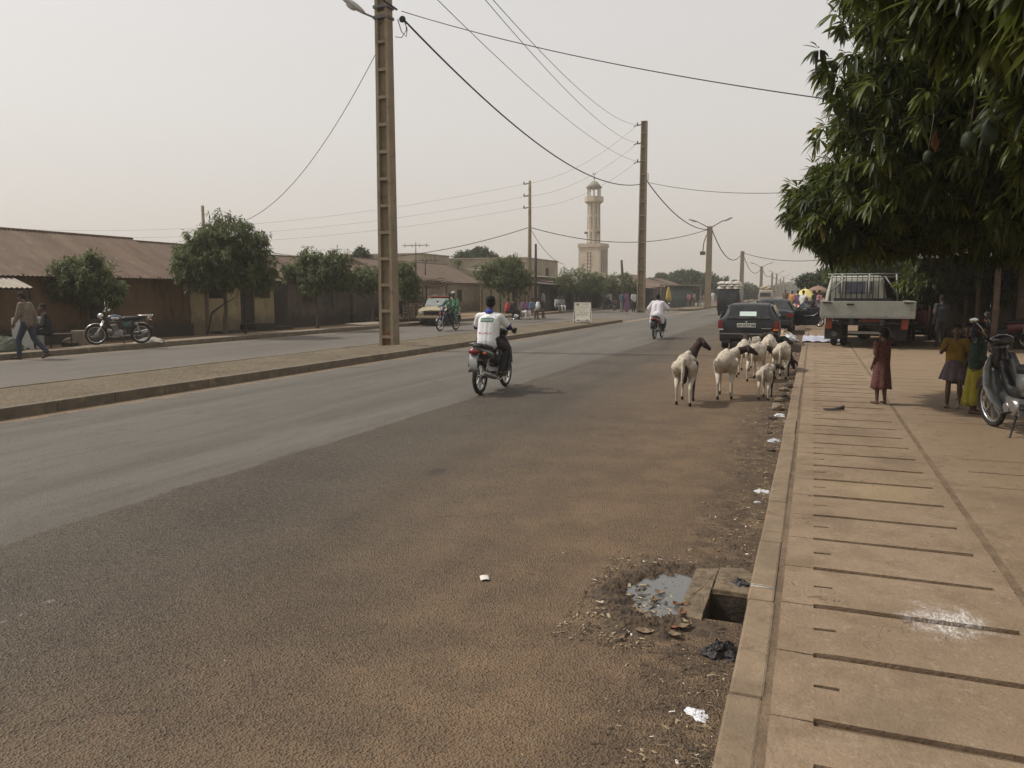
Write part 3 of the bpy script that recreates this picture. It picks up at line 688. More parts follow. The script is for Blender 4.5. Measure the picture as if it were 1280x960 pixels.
def limb(mb, a, b, r0, r1, bendz=.15, n=6, seed=0.):
    a, b = V(a), V(b); pts = []; rs = []
    for i in range(n + 1):
        t = i / n; p = a.lerp(b, t); L = (b - a).length
        p += V((fbm(t * 2 + seed, 1.3) * .08 * L, fbm(seed, t * 2) * .08 * L, bendz * L * math.sin(PI * t) * .3)) * (math.sin(PI * t) + .1 * t)
        pts.append(p); rs.append(r0 + (r1 - r0) * t)
    mb.path(pts, rs, 7)
def tree(name, label, base, crowns, trunk_r, trunk_h, mtl, n, K, L, W, group=None, droop=.6, lo=True, seed=1, bark=None, lean=(0, 0), bottom=-1., lump=.3, depth=.4, gap=0., nl=6, trunks=1, cat='tree'):
    """base: ground point; crowns: ellipsoids (cx, cy, cz, rx, ry, rz) relative to the base"""
    t = thing(name, label, cat, base, 0, group)
    rg = np.random.default_rng(seed); P = []; Q = []; tot = sum((c[3] * c[5] + c[4] * c[5] + c[3] * c[4]) for c in crowns)
    for c in crowns:
        a, b = ell_points(c[:3], c[3:], max(6, int(n * (c[3] * c[5] + c[4] * c[5] + c[3] * c[4]) / tot)), rg, lump, depth, gap, bottom, 2.2, seed * 3.1)
        P += a; Q += b
    leaf_cloud('crown', np.array(P), np.array(Q), K, L, W, droop, mtl, t, seed, lo)
    mb = MB(); rr = random.Random(seed)
    top = V((lean[0], lean[1], trunk_h))
    for q in range(trunks):
        off = V((rr.uniform(-.1, .1), rr.uniform(-.1, .1), 0)) * (q > 0)
        pts = [off + top * s + V((fbm(s * 3, seed) * .06 * trunk_h, fbm(seed, s * 3) * .06 * trunk_h, 0)) for s in (0, .05, .25, .5, .75, 1)]
        mb.path(pts, [trunk_r * 1.5, trunk_r * 1.15, trunk_r, trunk_r * .9, trunk_r * .85, trunk_r * .8], 9)
    for i in range(nl):
        c = crowns[i % len(crowns)]; a = 2 * PI * (i + rr.random() * .6) / nl
        e = V((c[0] + c[3] * .62 * math.cos(a), c[1] + c[4] * .62 * math.sin(a), c[2] + c[5] * rr.uniform(-.1, .5)))
        limb(mb, top * rr.uniform(.8, 1), e, trunk_r * .6, trunk_r * .15, .3, seed=i + seed)
        for j in range(2):
            e2 = e.lerp(V(c[:3]), .5) ; f = e + V((rr.uniform(-.4, .4) * c[3], rr.uniform(-.4, .4) * c[4], rr.uniform(0, .4) * c[5]))
            limb(mb, e2, f, trunk_r * .25, trunk_r * .08, seed=i * 3 + j)
    mb.build('trunk', bark or m_bark, t)
    return t

# the big mango over the right pavement -------------------------------------------
T = thing('mango_tree', 'huge dark mango tree overhanging the right pavement with drooping glossy leaves', 'tree', (4.5, 9.0, .15))
rg = np.random.default_rng(3); P = []; Q = []; TB = []
E_ = [((3.7, 11.2, 4.0), (3.75, 3.6, 2.05), 2600, .3), ((1.05, 12.5, 3.0), (1.45, 1.6, .85), 800, .3), ((3.3, 11.6, 2.9), (2.9, 3.0, .85), 1100, .3),
      ((3.6, 7.6, 5.3), (3.5, 3.7, 2.1), 1500, .3), ((1.25, 5.2, 3.85), (1.12, 1.05, .95), 620, .25), ((.98, 3.35, 3.05), (.40, .5, .50), 130, .3), ((3.4, 8.6, 3.9), (2.3, 3.0, 1.7), 1300, .3),
      ((1.6, 9.4, 4.5), (1.75, 2.2, 1.7), 900, .25), ((2.0, 6.2, 3.6), (1.2, 1.6, 1.0), 500, .25), ((1.15, 10.6, 3.5), (1.2, 1.8, 1.1), 600, .3), ((.42, 11.9, 2.85), (.90, 1.3, .75), 420, .35), ((2.6, 10.0, 3.0), (1.9, 2.2, .9), 700, .3)]
for c, r, nn_, lp in E_:
    a, b = ell_points(c, r, nn_, rg, lp, .45, .05, -1., 2.6, c[0]); P += a; Q += b
P = np.array(P); Q = np.array(Q); k = P[:, 2] > 1.98 + .0 * P[:, 1]
k &= ~((P[:, 1] < 3.0)); k &= ~((P[:, 0] < .03) & (P[:, 1] < 8.5)); k &= ~((P[:, 0] < -.12) & (P[:, 2] > 3.15)); k &= ~(P[:, 0] < -.40 - .05 * np.sin(P[:, 2] * 5))
P = P[k]; Q = Q[k]
leaf_cloud('crown', P - np.array([4.5, 9.0, .15]), Q, 14, .185, .047, .62, m_mango, T, 5, False, .72)
mb = MB(); B0 = V((4.5, 9.0, .15))
mb.path([V((0, 0, 0)), V((.02, 0, .3)), V((.0, .05, 1.)), V((-.1, .1, 1.8)), V((-.2, .1, 2.4))], [.42, .33, .29, .27, .26], 12)
for i, (a, b, r0, r1) in enumerate([((4.35, 9.1, 2.2), (1.4, 12.4, 3.1), .15, .03), ((4.3, 9.1, 2.4), (3.6, 12.8, 4.8), .17, .03), ((4.3, 9.1, 2.4), (1.6, 9.4, 4.6), .14, .03), ((4.3, 9.1, 2.5), (3.4, 7.0, 5.8), .17, .04), ((3.9, 8.2, 3.6), (1.3, 5.3, 3.9), .10, .02),
        ((2.6, 6.7, 3.8), (1.0, 3.5, 3.3), .05, .012), ((4.4, 9.1, 2.4), (6.3, 10, 5), .16, .04), ((4.3, 9.1, 2.1), (3.2, 11.8, 2.9), .10, .02), ((3.3, 8.9, 3.2), (1.2, 10.6, 3.6), .07, .02), ((1.4, 5.4, 3.8), (.9, 4.75, 3.35), .02, .006)]):
    limb(mb, V(a) - B0, V(b) - B0, r0, r1, .4, 8, i)
rr = random.Random(4)
for i in range(260):   # twigs that carry the whorls
    j = rr.randrange(len(P)); p = V(P[j]) - B0; q = p - V(Q[j]) * rr.uniform(.4, .9) + V((0, 0, .1)); limb(mb, q, p, .012, .004, .1, 4, i)
mb.build('trunk', m_barkd, T)
m_fruit = mat('unripe_mango_skin', (.022, .032, .014), .6, .3, 9, .002, 60, spec=.25, tint=(.06, .035, .02), tf=.15)
m_fruitr = mat('ripe_brown_leaf', (.16, .07, .035), .6, .3, 9)
for k, (px, py, D, s) in enumerate([(1211, 176, 4.7, .85), (1237, 168, 4.8, .95), (1160, 196, 6.5, .8)]):
    p = atD(px, py, D) - B0
    mb = MB(); prof = [(0, -.068), (.022, -.062), (.042, -.035), (.049, 0), (.043, .035), (.025, .058), (.006, .064)]
    mb.loft([[p + V((r * s * math.cos(a), r * s * .88 * math.sin(a), z * s)) for a in [2 * PI * q / 14 for q in range(14)]] for r, z in prof])
    f = mb.build('mango', m_fruit, T)
    MB().path([p + V((0, 0, .062 * s)), p + V((.01, .01, .14)), p + V((.03, .04, .34))], .0035, 5).build('stalk', m_bark, f)
MB().grid(lambda u, v: atD(1170, 176, 5.2) - B0 + V(((u - .5) * .05 * math.sin(PI * (v * .9 + .08)), .05 * u, (v - .5) * .13)), 4, 8).build('withered_leaf', m_fruitr, T, solid=.001)

# small mangos along the left pavement ---------------------------------------------
def ltree(label, px, py, crown_px, hw, hh, ppm_, seed, n, trunk_r=.07, extra=(), **kw):
    b = gp(px, py, .13); dep = b.x * FH.x + b.y * FH.y; s = 975 / dep / math.cos(TH)
    cx, cy = crown_px; c = atD(cx, cy, dep) - b; rx = hw / s; rz = hh / s
    cr = [(c.x, c.y, c.z, rx, rx, rz)]
    for ex, ey, ew, eh in extra:
        q = atD(ex, ey, dep - rx * .2) - b; cr.append((q.x, q.y, q.z, ew / s, ew / s, eh / s))
    return tree('mango_tree', label, b, cr, trunk_r, max(.5, c.z - rz * .75), m_mangol, n, 9, .21, .055, 'young mango trees along the left pavement', seed=seed, lump=.45, depth=.5, gap=.12, **kw)
ltree('low sprawling mango tree behind the parked blue motorcycle', 110, 424, (100, 350), 55, 29, 38, 21, 950, .07, ((68, 362, 22, 18), (135, 366, 22, 20), (117, 322, 12, 10), (92, 335, 25, 14)), lean=(-.3, .3))
ltree('largest round mango tree on the left, before the yellow shopfront', 283, 417, (282, 325), 60, 40, 33, 22, 2100, .08, ((250, 336, 38, 30), (320, 342, 34, 26), (286, 290, 40, 24), (236, 330, 24, 28), (312, 308, 30, 22), (255, 302, 28, 20)), droop=.8)
ltree('mango tree with thin forked trunk before the grey shuttered wall', 397, 410, (398, 342), 44, 26, 29, 23, 800, .06, ((385, 322, 20, 16), (420, 324, 20, 16), (430, 350, 18, 16), (365, 340, 14, 14)), droop=.9)
ltree('bushy mango tree just left of the near concrete pole', 466, 404, (459, 350), 24, 20, 27, 24, 420, .05, ((445, 352, 13, 16),))
ltree('bushy mango tree just right of the near concrete pole', 511, 402, (508, 350), 21, 22, 26, 25, 420, .05, ((503, 338, 12, 14),(515, 365, 12, 12)))
ltree('round mango tree over the seated people, beyond the rider in the white shirt', 643, 396, (630, 345), 38, 24, 19, 26, 1000, .10, ((612, 340, 20, 18), (650, 350, 20, 18), (638, 328, 18, 12)), trunks=2)
ltree('broad mango tree in front of the minaret', 722, 388, (722, 351), 36, 21, 15, 27, 900, .10, ((705, 355, 18, 16), (742, 355, 20, 17)), trunks=2)
ltree('smaller mango tree between the minaret and the tall pole', 768, 386, (778, 355), 20, 19, 14, 28, 520, .09, ((762, 352, 12, 12), (790, 360, 12, 12)), trunks=2)
# bare saplings before the roofs
for k, (px, py, top, lb) in enumerate([(573, 388, 328, 'thin crooked trunk with a tuft of leaves above the firewood'), (561, 388, 338, 'slender leafy sapling just left of the crooked trunk')]):
    b = gp(px, py, .1); b = b * 1.12; b.z = .1; dep = b.x * FH.x + b.y * FH.y; h_ = atD(px, top, dep).z - .1
    t = thing('sapling', lb, 'tree', b, 0); mb = MB(); mb.path([(0, 0, 0), (.08, 0, h_ * .4), (-.06, .05, h_ * .7), (.02, 0, h_)], [.06, .05, .045, .03], 7)
    limb(mb, (0, 0, h_ * .6), (.35, .1, h_ * .85), .03, .01); mb.build('trunk', m_barkd, t)
    rg = np.random.default_rng(k); a, q = ell_points((0, 0, h_), (.35, .35, .22), 26, rg); leaf_cloud('crown', np.array(a), np.array(q), 8, .2, .06, .4, m_mangol, t, k, True)
# trees behind the left houses and the far ones ---------------------------------
def ftree(label, px, cy, D, hw, hh, seed, n, L=.45, W=.22, group='distant trees', extra=(), name='tree', mtl=None, trunk_r=.18, K=7, **kw):
    c = atD(px, cy, D); b = V((c.x, c.y, 0)); s = 975 / D / math.cos(TH); cr = [(0, 0, c.z, hw / s * .9, hw / s * .9, hh / s * .9)]
    for ex, ey, ew, eh in extra:
        q = atD(ex, ey, D) - b; cr.append((q.x, q.y, q.z, ew / s, ew / s, eh / s))
    return tree(name, label, b, cr, trunk_r, max(.5, c.z - hh / s * .7), mtl or m_far, n, K, L, W, group, droop=.2, seed=seed, lump=.35, depth=.5, gap=.05, **kw)
ftree('flat topped tree rising behind the brown roofs', 593, 320, 88, 30, 9, 31, 900, .3, .15, extra=((575, 324, 12, 6), (612, 322, 13, 7), (600, 314, 12, 6)), name='acacia_tree')
ftree('dark tree rising behind the roofs left of the near pole', 452, 322, 62, 13, 14, 32, 420, .3, .14, extra=((446, 330, 9, 8), (459, 327, 8, 8)))
ftree('small tuft of tree top just above the far kiosks by the tall pole', 826, 346, 150, 9, 5, 33, 200, .5, .25)
ftree('pale hazy acacia beyond the kiosks, left of the dark canopy', 842, 349, 185, 26, 8, 34, 700, .6, .3, name='acacia_tree')
ftree('widest dark acacia canopy beyond the brown roof', 872, 357, 135, 44, 19, 35, 2300, .55, .28, extra=((860, 347, 26, 10), (895, 360, 24, 14), (840, 362, 20, 12)), name='acacia_tree', bottom=-.5)
ftree('dark acacia right of the double street lamp', 920, 364, 165, 34, 13, 36, 1500, .6, .3, extra=((903, 360, 14, 9), (940, 369, 16, 8)), name='acacia_tree', bottom=-.6)
ftree('faded acacia low over the road between the vans', 953, 368, 260, 22, 9, 37, 600, .9, .5, name='acacia_tree', bottom=-.6)
ftree('faint hazy trees over the end of the street', 985, 362, 400, 22, 10, 38, 400, 1.6, .9, name='acacia_tree', bottom=-.8)
ftree('faint hazy tree left of the end of the street', 965, 364, 330, 16, 8, 39, 400, 1.2, .7, name='acacia_tree', bottom=-.8)
ftree('great dark canopy over the market behind the yellow parasol', 1045, 352, 62, 46, 20, 40, 2600, .3, .14, extra=((1015, 352, 22, 11), (1070, 345, 40, 20), (1025, 362, 22, 10)), name='spreading_tree', group='trees along the right pavement', trunk_r=.25)
ftree('leafy bright green mango tree right behind the flatbed truck', 1150, 352, 29, 62, 34, 41, 2200, .23, .06, extra=((1120, 345, 30, 26), (1185, 360, 40, 26), (1090, 335, 40, 16)), name='mango_tree', mtl=m_mango, group='trees along the right pavement', trunk_r=.2, K=9, droop_=0) if False else None
def rtree(label, px, py, D, hw, hh, seed, n, extra):
    c = atD(px, py, D); b = V((c.x, c.y, .15)); s = 975 / D / math.cos(TH); cr = [(0, 0, c.z, hw / s, hw / s, hh / s)]
    for ex, ey, ew, eh in extra:
        q = atD(ex, ey, D) - b; cr.append((q.x, q.y, q.z, ew / s, ew / s, eh / s))
    return tree('mango_tree', label, b, cr, .16, 1.5, m_mango, n, 10, .23, .055, 'trees along the right pavement', droop=.7, seed=seed, lump=.4, depth=.5)
rtree('leafy mango tree right behind the flatbed truck', 1100, 330, 34, 62, 42, 42, 1500, ((1060, 340, 30, 20), (1150, 345, 40, 30)))
rtree('low hanging mango tree over the dark stalls behind the girls', 1195, 345, 24, 62, 34, 43, 2000, ((1160, 355, 36, 22), (1225, 365, 36, 24), (1250, 340, 50, 30)))
# ================================================================ BUILDINGS, STALLS, WALLS
def plaster(name, c1, c2, stain, low):
    m, n = newmat(name); o = n.pos(); x, y, z = n.xyz(o)
    f = n.noise(o, .7, 6, .6); g = n.noise(o, 3.1, 6, .7); s = n.noise(n.scl(o, 1, 1, .35), 2.2, 6, .7)
    c = n.mix(n.ramp(f, .35, .65), c1, c2); c = n.mix(n.ramp(s, .5, .68, 0, .75), c, stain)
    lz = n.math('ADD', z, n.math('MULTIPLY_ADD', g, 1.2, -.6)); c = n.mix(n.ramp(lz, .9, .35, 0, .8), c, low)
    c = n.mix(n.ramp(n.noise(o, 26, 4, .7), .6, .75, 0, .4), c, stain)
    n.out(c, .95, normal=n.bump(n.math('ADD', g, n.noise(o, 20, 4, .7)), .03), spec=.2); return m
m_ochre = plaster('ochre_mud_plaster', (.145, .088, .050), (.175, .112, .062), (.055, .038, .026), (.055, .043, .035))
m_yell = plaster('faded_yellow_plaster', (.30, .24, .135), (.36, .29, .17), (.16, .12, .075), (.15, .12, .08))
m_mudw = plaster('grey_mud_wall', (.085, .064, .05), (.12, .095, .075), (.045, .034, .027), (.04, .03, .024))
m_tanw = plaster('tan_wall', (.23, .18, .125), (.29, .23, .16), (.15, .115, .08), (.14, .105, .075))
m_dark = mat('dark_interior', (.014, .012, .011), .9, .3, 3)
m_wood = mat('weathered_wood', (.095, .065, .045), .85, .3, 5, .01, 40)
m_woodd = mat('dark_wood', (.040, .029, .023), .85, .3, 5, .01, 40)
m_woodl = mat('pale_wood', (.20, .15, .10), .85, .25, 5, .01, 40)
m_teal = mat('faded_teal_paint', (.085, .10, .095), .7, .25, 4, .0, tint=(.1, .07, .05))
m_conc = plaster('grey_concrete_wall', (.33, .28, .21), (.40, .34, .25), (.19, .165, .13), (.2, .17, .13))
def rust(name, a, b, c_):
    m, n = newmat(name); o = n.obj(); f = n.noise(n.scl(o, .25, 1., 1), 1.3, 6, .65); g = n.noise(o, 2.2, 6, .7); sh = n.noise(n.scl(o, .3, 3, 1), .9, 2)
    c = n.mix(n.ramp(f, .35, .65), a, b); c = n.mix(n.ramp(g, .56, .7, 0, .65), c, c_); c = n.mix(n.ramp(sh, .4, .6, 0, .3), c, tuple(k * .6 for k in a))
    n.out(c, .75, metal=.15, normal=n.bump(g, .01), spec=.3); return m
m_rust = rust('rusty_corrugated_iron', (.125, .082, .056), (.165, .116, .082), (.24, .19, .145))
m_rust2 = rust('brown_corrugated_iron', (.12, .080, .056), (.16, .114, .083), (.21, .165, .125))
m_tin = rust('pale_tin', (.27, .23, .18), (.34, .30, .25), (.18, .12, .08))
def corr(mb, a, b, c, d, pitch=.16, amp=.018, m=0, axis='u'):
    """corrugated sheet a-b along the eave, d-c along the ridge"""
    a, b, c, d = map(V, (a, b, c, d)); L = (b - a).length; N = max(6, int(L / pitch) * 4); nrm = (b - a).cross(d - a).normalized(); vs_ = []
    for j in range(2):
        for i in range(N + 1):
            u = i / N; p = (a.lerp(b, u)).lerp(d.lerp(c, u), j) + nrm * amp * math.sin(2 * PI * u * L / pitch); vs_.append(p)
    W = N + 1; mb.add(vs_, [(i, i + 1, W + i + 1, W + i) for i in range(N)], m, False)
def openwall(mb, X, th, y0, y1, z0, z1, ops, m=0):
    """front wall facing +x with real openings (ya, yb, za, zb)"""
    ys = sorted({y0, y1, *[k for o in ops for k in o[:2]]}); zs = sorted({z0, z1, *[k for o in ops for k in o[2:4]]})
    for i in range(len(ys) - 1):
        for j in range(len(zs) - 1):
            cy, cz = (ys[i] + ys[i + 1]) / 2, (zs[j] + zs[j + 1]) / 2
            if any(o[0] < cy < o[1] and o[2] < cz < o[3] for o in ops): continue
            mb.box((X - th / 2, cy, cz), (th, ys[i + 1] - ys[i], zs[j + 1] - zs[j]), m=m)
def yX(px, X=-23.): return atX(px, 365, X).y
def zX(px, py, X=-23.): return atX(px, py, X).z
def house(label, X, y0, y1, dep, eave, ridge, wm, rm, ops, parts=(), name='house', over=.35, group=None, roof='gable', pitch=.16, cat='house'):
    t = thing(name, label, cat, (X, y0, 0), 0, group); o = V((X, y0, 0)); L = y1 - y0
    mb = MB(); rel = [(a - y0, b - y0, c, d) for a, b, c, d in [q[:4] for q in ops]]
    openwall(mb, 0, .2, 0, L, 0, eave - .05, rel); mb.box((-dep + .1, L / 2, eave / 2 - .03), (.2, L, eave - .05))
    for yy in (.1, L - .1):
        mb.box((-dep / 2, yy, eave / 2 - .03), (dep - .402, .2, eave - .05))
        if roof == 'gable': mb.prism([(-dep, eave - .05), (0, eave - .05), (-dep / 2, ridge - .08)], yy - .1, yy + .1, 'y')
    w_ = mb.build('wall', wm, t)
    mb = MB()
    if roof == 'gable':
        s = (ridge - eave) / (dep / 2); e = eave - s * over
        corr(mb, (over, -.3, e), (over, L + .3, e), (-dep / 2, L + .3, ridge), (-dep / 2, -.3, ridge), pitch)
        corr(mb, (-dep - over, L + .3, e), (-dep - over, -.3, e), (-dep / 2, -.3, ridge), (-dep / 2, L + .3, ridge), pitch)
    elif roof == 'flat': mb.box((-dep / 2, L / 2, eave + .02), (dep + .1, L + .1, .12))
    elif roof == 'hip':
        q = dep / 2; c = [V((over, -over, eave)), V((over, L + over, eave)), V((-dep - over, L + over, eave)), V((-dep - over, -over, eave))]; r0 = V((-q, q, ridge)); r1 = V((-q, L - q, ridge))
        corr(mb, c[0], c[1], r1, r0, pitch); corr(mb, c[2], c[3], r0, r1, pitch); corr(mb, c[1], c[2], r1 + V((-.01, 0, 0)), r1, pitch); corr(mb, c[3], c[0], r0, r0 + V((-.01, 0, 0)), pitch)
    elif roof == 'mono': corr(mb, (over, -.2, eave), (over, L + .2, eave), (-dep, L + .2, ridge), (-dep, -.2, ridge), pitch)
    rf = mb.build('roof', rm, t, solid=.012 if roof != 'flat' else 0)
    if roof == 'gable':
        MB().path([(-dep / 2, -.32, ridge + .015), (-dep / 2, L + .32, ridge + .015)], .05, 8).build('ridge_cap', rm, rf)
    for q in ops:
        a, b, c, d = q[0] - y0, q[1] - y0, q[2], q[3]; kind = q[4] if len(q) > 4 else 'dark'
        if kind == 'dark': MB().box((-1.2, (a + b) / 2, (c + d) / 2), (.02, b - a + .8, d - c + .5)).build('window', m_dark, t)  # near-black sheet behind the opening; room shade put into its colour
        elif kind == 'shutter':
            mb = MB(); mb.box((-.10, (a + b) / 2, (c + d) / 2), (.02, b - a, d - c)); k = c + .04
            while k < d - .03: mb.box((-.065, (a + b) / 2, k), (.012, b - a - .08, .05), M=Matrix.Rotation(.5, 3, 'Y')); k += .075
            for yy in (a + .02, b - .02, (a + b) / 2): mb.box((-.05, yy, (c + d) / 2), (.03, .04, d - c))
            w2 = mb.build('shutter', q[5] if len(q) > 5 else m_woodd, t)
            mb = MB(); mb.box((.01, a - .035, (c + d) / 2), (.04, .07, d - c + .14)); mb.box((.01, b + .035, (c + d) / 2), (.04, .07, d - c + .14)); mb.box((.012, (a + b) / 2, d + .035), (.04, b - a, .07)); mb.box((.02, (a + b) / 2, c - .035), (.07, b - a, .07)); mb.build('frame', wm, w2)
        elif kind == 'door':
            mb = MB(); mb.box((-.12, (a + b) / 2, (c + d) / 2), (.03, b - a, d - c)); nn_ = 5
            for i in range(nn_): mb.box((-.10, a + (i + .5) * (b - a) / nn_, (c + d) / 2), (.02, (b - a) / nn_ - .012, d - c - .02))
            for zz in (c + .2, d - .2): mb.box((-.082, (a + b) / 2, zz), (.02, b - a, .09))
            w2 = mb.build('door', q[5] if len(q) > 5 else m_woodd, t)
            MB().tube((-.07, b - .09, (c + d) / 2), (-.03, b - .09, (c + d) / 2), .018).build('handle', m_conc, w2)
    return t
# B1: long house under the rusty roof
y215 = yX(236)
b1 = house('long ochre mud house under a rusty corrugated roof, behind the parked blue motorcycle', -23, 11.5, y215, 6.2, 2.36, 3.85, m_ochre, m_rust,
      [(yX(106), yX(129), .78, 1.92, 'shutter'), (12.6, 13.6, .1, 1.9, 'door')])
MB().box((.18, (y215 - 11.5) / 2 - .1, .21), (.36, y215 - 11.7, .46)).build('plinth', m_mudw, b1)
for k in range(14): MB().beam((.33, .3 + k * .9, 2.21), (-.3, .3 + k * .9, 2.36), .05, .07).build('rafter', m_woodd, b1)
# shack with a low tin awning at the frame edge
t = thing('awning_shack', 'dark open shack with a pale tin awning at the left end of the long house', 'shack', (-21.6, 14.0, .1))
ye = atX(43, 359, -21.4).y - 14
mb = MB(); corr(mb, (.2, -3, 1.72), (.2, ye, 1.72), (-1.7, ye + .55, 2.16), (-1.7, -3, 2.16), .16); mb.build('roof', m_tin, t, solid=.01)
for yy in (-2.6, -.4, ye - .1): MB().path([(.1, yy, 0), (.12, yy + .02, .9), (.1, yy, 1.70)], .035, 7).build('post', m_woodd, t)
mb = MB(); mb.box((-1.3, -1., .95), (.06, 4.2 + 1.2, 1.9)); mb.build('back_wall', m_woodd, t)
MB().beam((.1, -2.7, 1.69), (.1, ye, 1.69), .06, .06).build('beam', m_woodd, t)
# white cabinet, sack, bench, table in front of it
c = gp(37, 436, .12); t = thing('cabinet', 'white two panel cabinet on the left pavement behind the walking man', 'cabinet', c, -.95)
m_white = mat('chalky_white_paint', (.42, .43, .40), .7, .12, 5, tint=(.3, .27, .2), tf=.2)
MB().box((0, 0, .44), (.95, .5, .88)).build('body', m_white, t, bev=.01)
for zz, hh in ((.20, .36), (.63, .40)): MB().box((0, -.262, zz), (.86, .02, hh)).build('panel', m_white, t, bev=.006)
tag(crumple(gp(9, 440, .12), .34, .42, 4.4, amp=.18, mtl=mat('green_sack', (.075, .08, .055), .85, .2, 6, .01, 40), name='sack', asp=1.2), 'round dull green sack at the left edge of the pavement', 'sack')
tag(crumple(gp(192, 429, .14) + V((-.35, .2, 0)), .26, .16, 6.1, amp=.3, mtl=mat('dirty_white_sack', (.36, .33, .28), .85, .2, 6, .01, 40, tint=(.2, .17, .13)), name='sack', rz=.9, asp=1.6), 'crumpled whitish sack lying at the kerb right of the blue motorcycle', 'sack')
c = gp(77, 435, .1); t = thing('low_table', 'low wooden table on the left pavement, right of the walking man', 'table', c, .9)
MB().box((0, 0, .40), (.6, .35, .04)).build('table_top', m_wood, t)
for a in (-1, 1):
    for b in (-1, 1): MB().box((a * .26, b * .14, .19), (.04, .04, .38)).build('leg', m_woodd, t)
c = gp(100, 431, .1); t = thing('concrete_block', 'short grey concrete block by the front wheel of the blue motorcycle', 'block', c, .4)
MB().box((0, 0, .22), (.38, .3, .44)).build('block_body', m_conc, t, bev=.015)
tag(stone(gp(90, 432, .08), .26, m_stoned, 7.), 'grey boulder on the pavement beside the low table', 'stone')
# B2 the yellow shopfront
X = -23.; yb0, yb1 = y215 + .06, yX(342)
house('small shop with yellow lower wall and dark door, behind the largest round tree', X, yb0, yb1, 6, 2.36, 3.75, m_yell, m_rust2,
      [(yX(255), yX(281), zX(268, 373), 2.1, 'dark'), (yX(300), yX(318), zX(309, 404), zX(309, 356), 'door'), (yX(324), yX(338), zX(331, 373), zX(331, 357), 'dark')])
mb = MB()
for a, b, z_ in ((yX(298), yX(322), .34), (yX(258), yX(296), .10), (yX(323), yX(345), .18)): mb.box((X + .45, (a + b) / 2, z_ / 2), (.88, b - a, z_))
tag(mb.build('shop_step', m_mudw, bev=.02), 'dark mud step in front of the yellow shop door', 'step')
mb = MB(); a = atX(265, 391, -21.8); b = atX(295, 371, -21.8); mb.path([a, a.lerp(b, .5) + V((0, 0, .03)), b], [.035, .03, .02], 6); mb.path([b + V((0, 0, -.0)), V((-21.8, b.y + .2, b.z + .35))], .015, 5)
mb.path([a, V((-21.8, a.y - .3, .05))], .03, 6); tag(mb.build('leaning_branch', m_woodd), 'bare branch leaning across the yellow wall by the trunk', 'branch')
# slatted dark gate, then the stained grey wall
t = thing('slatted_gate', 'tall dark slatted gate between the yellow shop and the grey wall', 'gate', (X, yb1 + .02, 0)); L = yX(358) - yb1
mb = MB(); k = .05
while k < L: mb.box((0, k, 1.15 + .05 * math.sin(k * 9)), (.03, .10, 2.2)); k += .125
mb.build('slats', m_woodd, t); 
for zz in (.5, 1.8): MB().box((-.04, L / 2, zz), (.05, L, .08)).build('rail', m_wood, t)
yc0 = yb1 + L + .05
house('stained grey mud house with two small louvred shutters behind the forked tree', X, yc0, yX(437), 6, 2.34, 3.55, m_mudw, m_rust2,
      [(yX(377), yX(389), zX(383, 377), zX(383, 361), 'shutter'), (yX(404), yX(415), zX(410, 378), zX(410, 359), 'shutter', m_teal)], name='house')
y0 = yX(437) + .06
t = thing('ruined_wall', 'low dark ruined mud brick wall right of the grey house', 'wall', (X, y0, 0)); L = yX(500) - y0
mb = MB(); N = 26; top = [2.0 - .9 * (i / N) + .22 * fbm(i * .7, 3.) for i in range(N + 1)]
for i in range(N): mb.box((0, L * (i + .5) / N, top[i] / 2), (.3, L / N, top[i]), rz=0)
mb.build('wall', m_mudw, t)
rr = random.Random(8); mb = MB()
for k in range(150): 
    y_ = rr.uniform(.2, L); r_ = rr.uniform(.08, .2); mb.box((rr.uniform(.3, 1.3), y_, r_ * .5 + rr.random() * .2 * (y_ % 2)), (r_ * 1.6, r_, r_), M=Matrix.Rotation(rr.random() * 3, 3, (rr.random(), rr.random(), 1)))
tag(mb.build('rubble', m_mudw, loc=(X, y0, 0)), 'broken mud bricks lying at the foot of the ruined wall', None, None, 'stuff')
MB().box((0, 0, 0), (1.1, 3.0, .06), M=Matrix.Rotation(.04, 3, 'Y')).build('concrete_slab', m_conc, loc=(-19.75, atX(465, 409, -19.75).y, .19))
tag(bpy.data.objects['concrete_slab'], 'pale concrete slab lying along the pavement left of the near pole', 'slab')
# houses behind (roofs over the trees)
house('tan walled house with a brown hipped roof behind the cream taxi', -24.5, 36.5, 50.5, 7, 2.35, 3.45, m_tanw, m_rust2, [(40, 41, .1, 2., 'door'), (44, 45, .8, 1.7, 'shutter')], roof='hip', pitch=.25)
house('small house with a pale gable roof behind the bushy trees', -30, 36.0, 42., 5, 2.7, 4.0, m_mudw, m_tin, [(38, 39, .1, 2., 'door')], pitch=.25)
house('brown roofed house in the second row above the firewood', -28, 50.5, 66, 8, 2.6, 4.2, m_tanw, m_rust2, [(55, 56, .1, 2., 'door'), (60, 61, .9, 1.9, 'shutter')], pitch=.3)
house('grey concrete upper storey rising behind the brown roofs', -33, 63, 69, 8, 5.1, 5.1, m_conc, m_conc, [(64.5, 65.6, 3.2, 4.2, 'dark')], roof='flat')
house('pale concrete block house between the round tree and the broad tree', -25.5, 70, 80, 8, 4.9, 4.9, m_conc, m_conc, [(76, 77, 3.0, 4.1, 'dark')], roof='flat')
house('low building with a sloping tin roof left of the minaret', -24, 66, 82, 6, 3.1, 3.8, m_tanw, m_tin, [(75, 76.2, .1, 2.1, 'door')], roof='mono', pitch=.3)
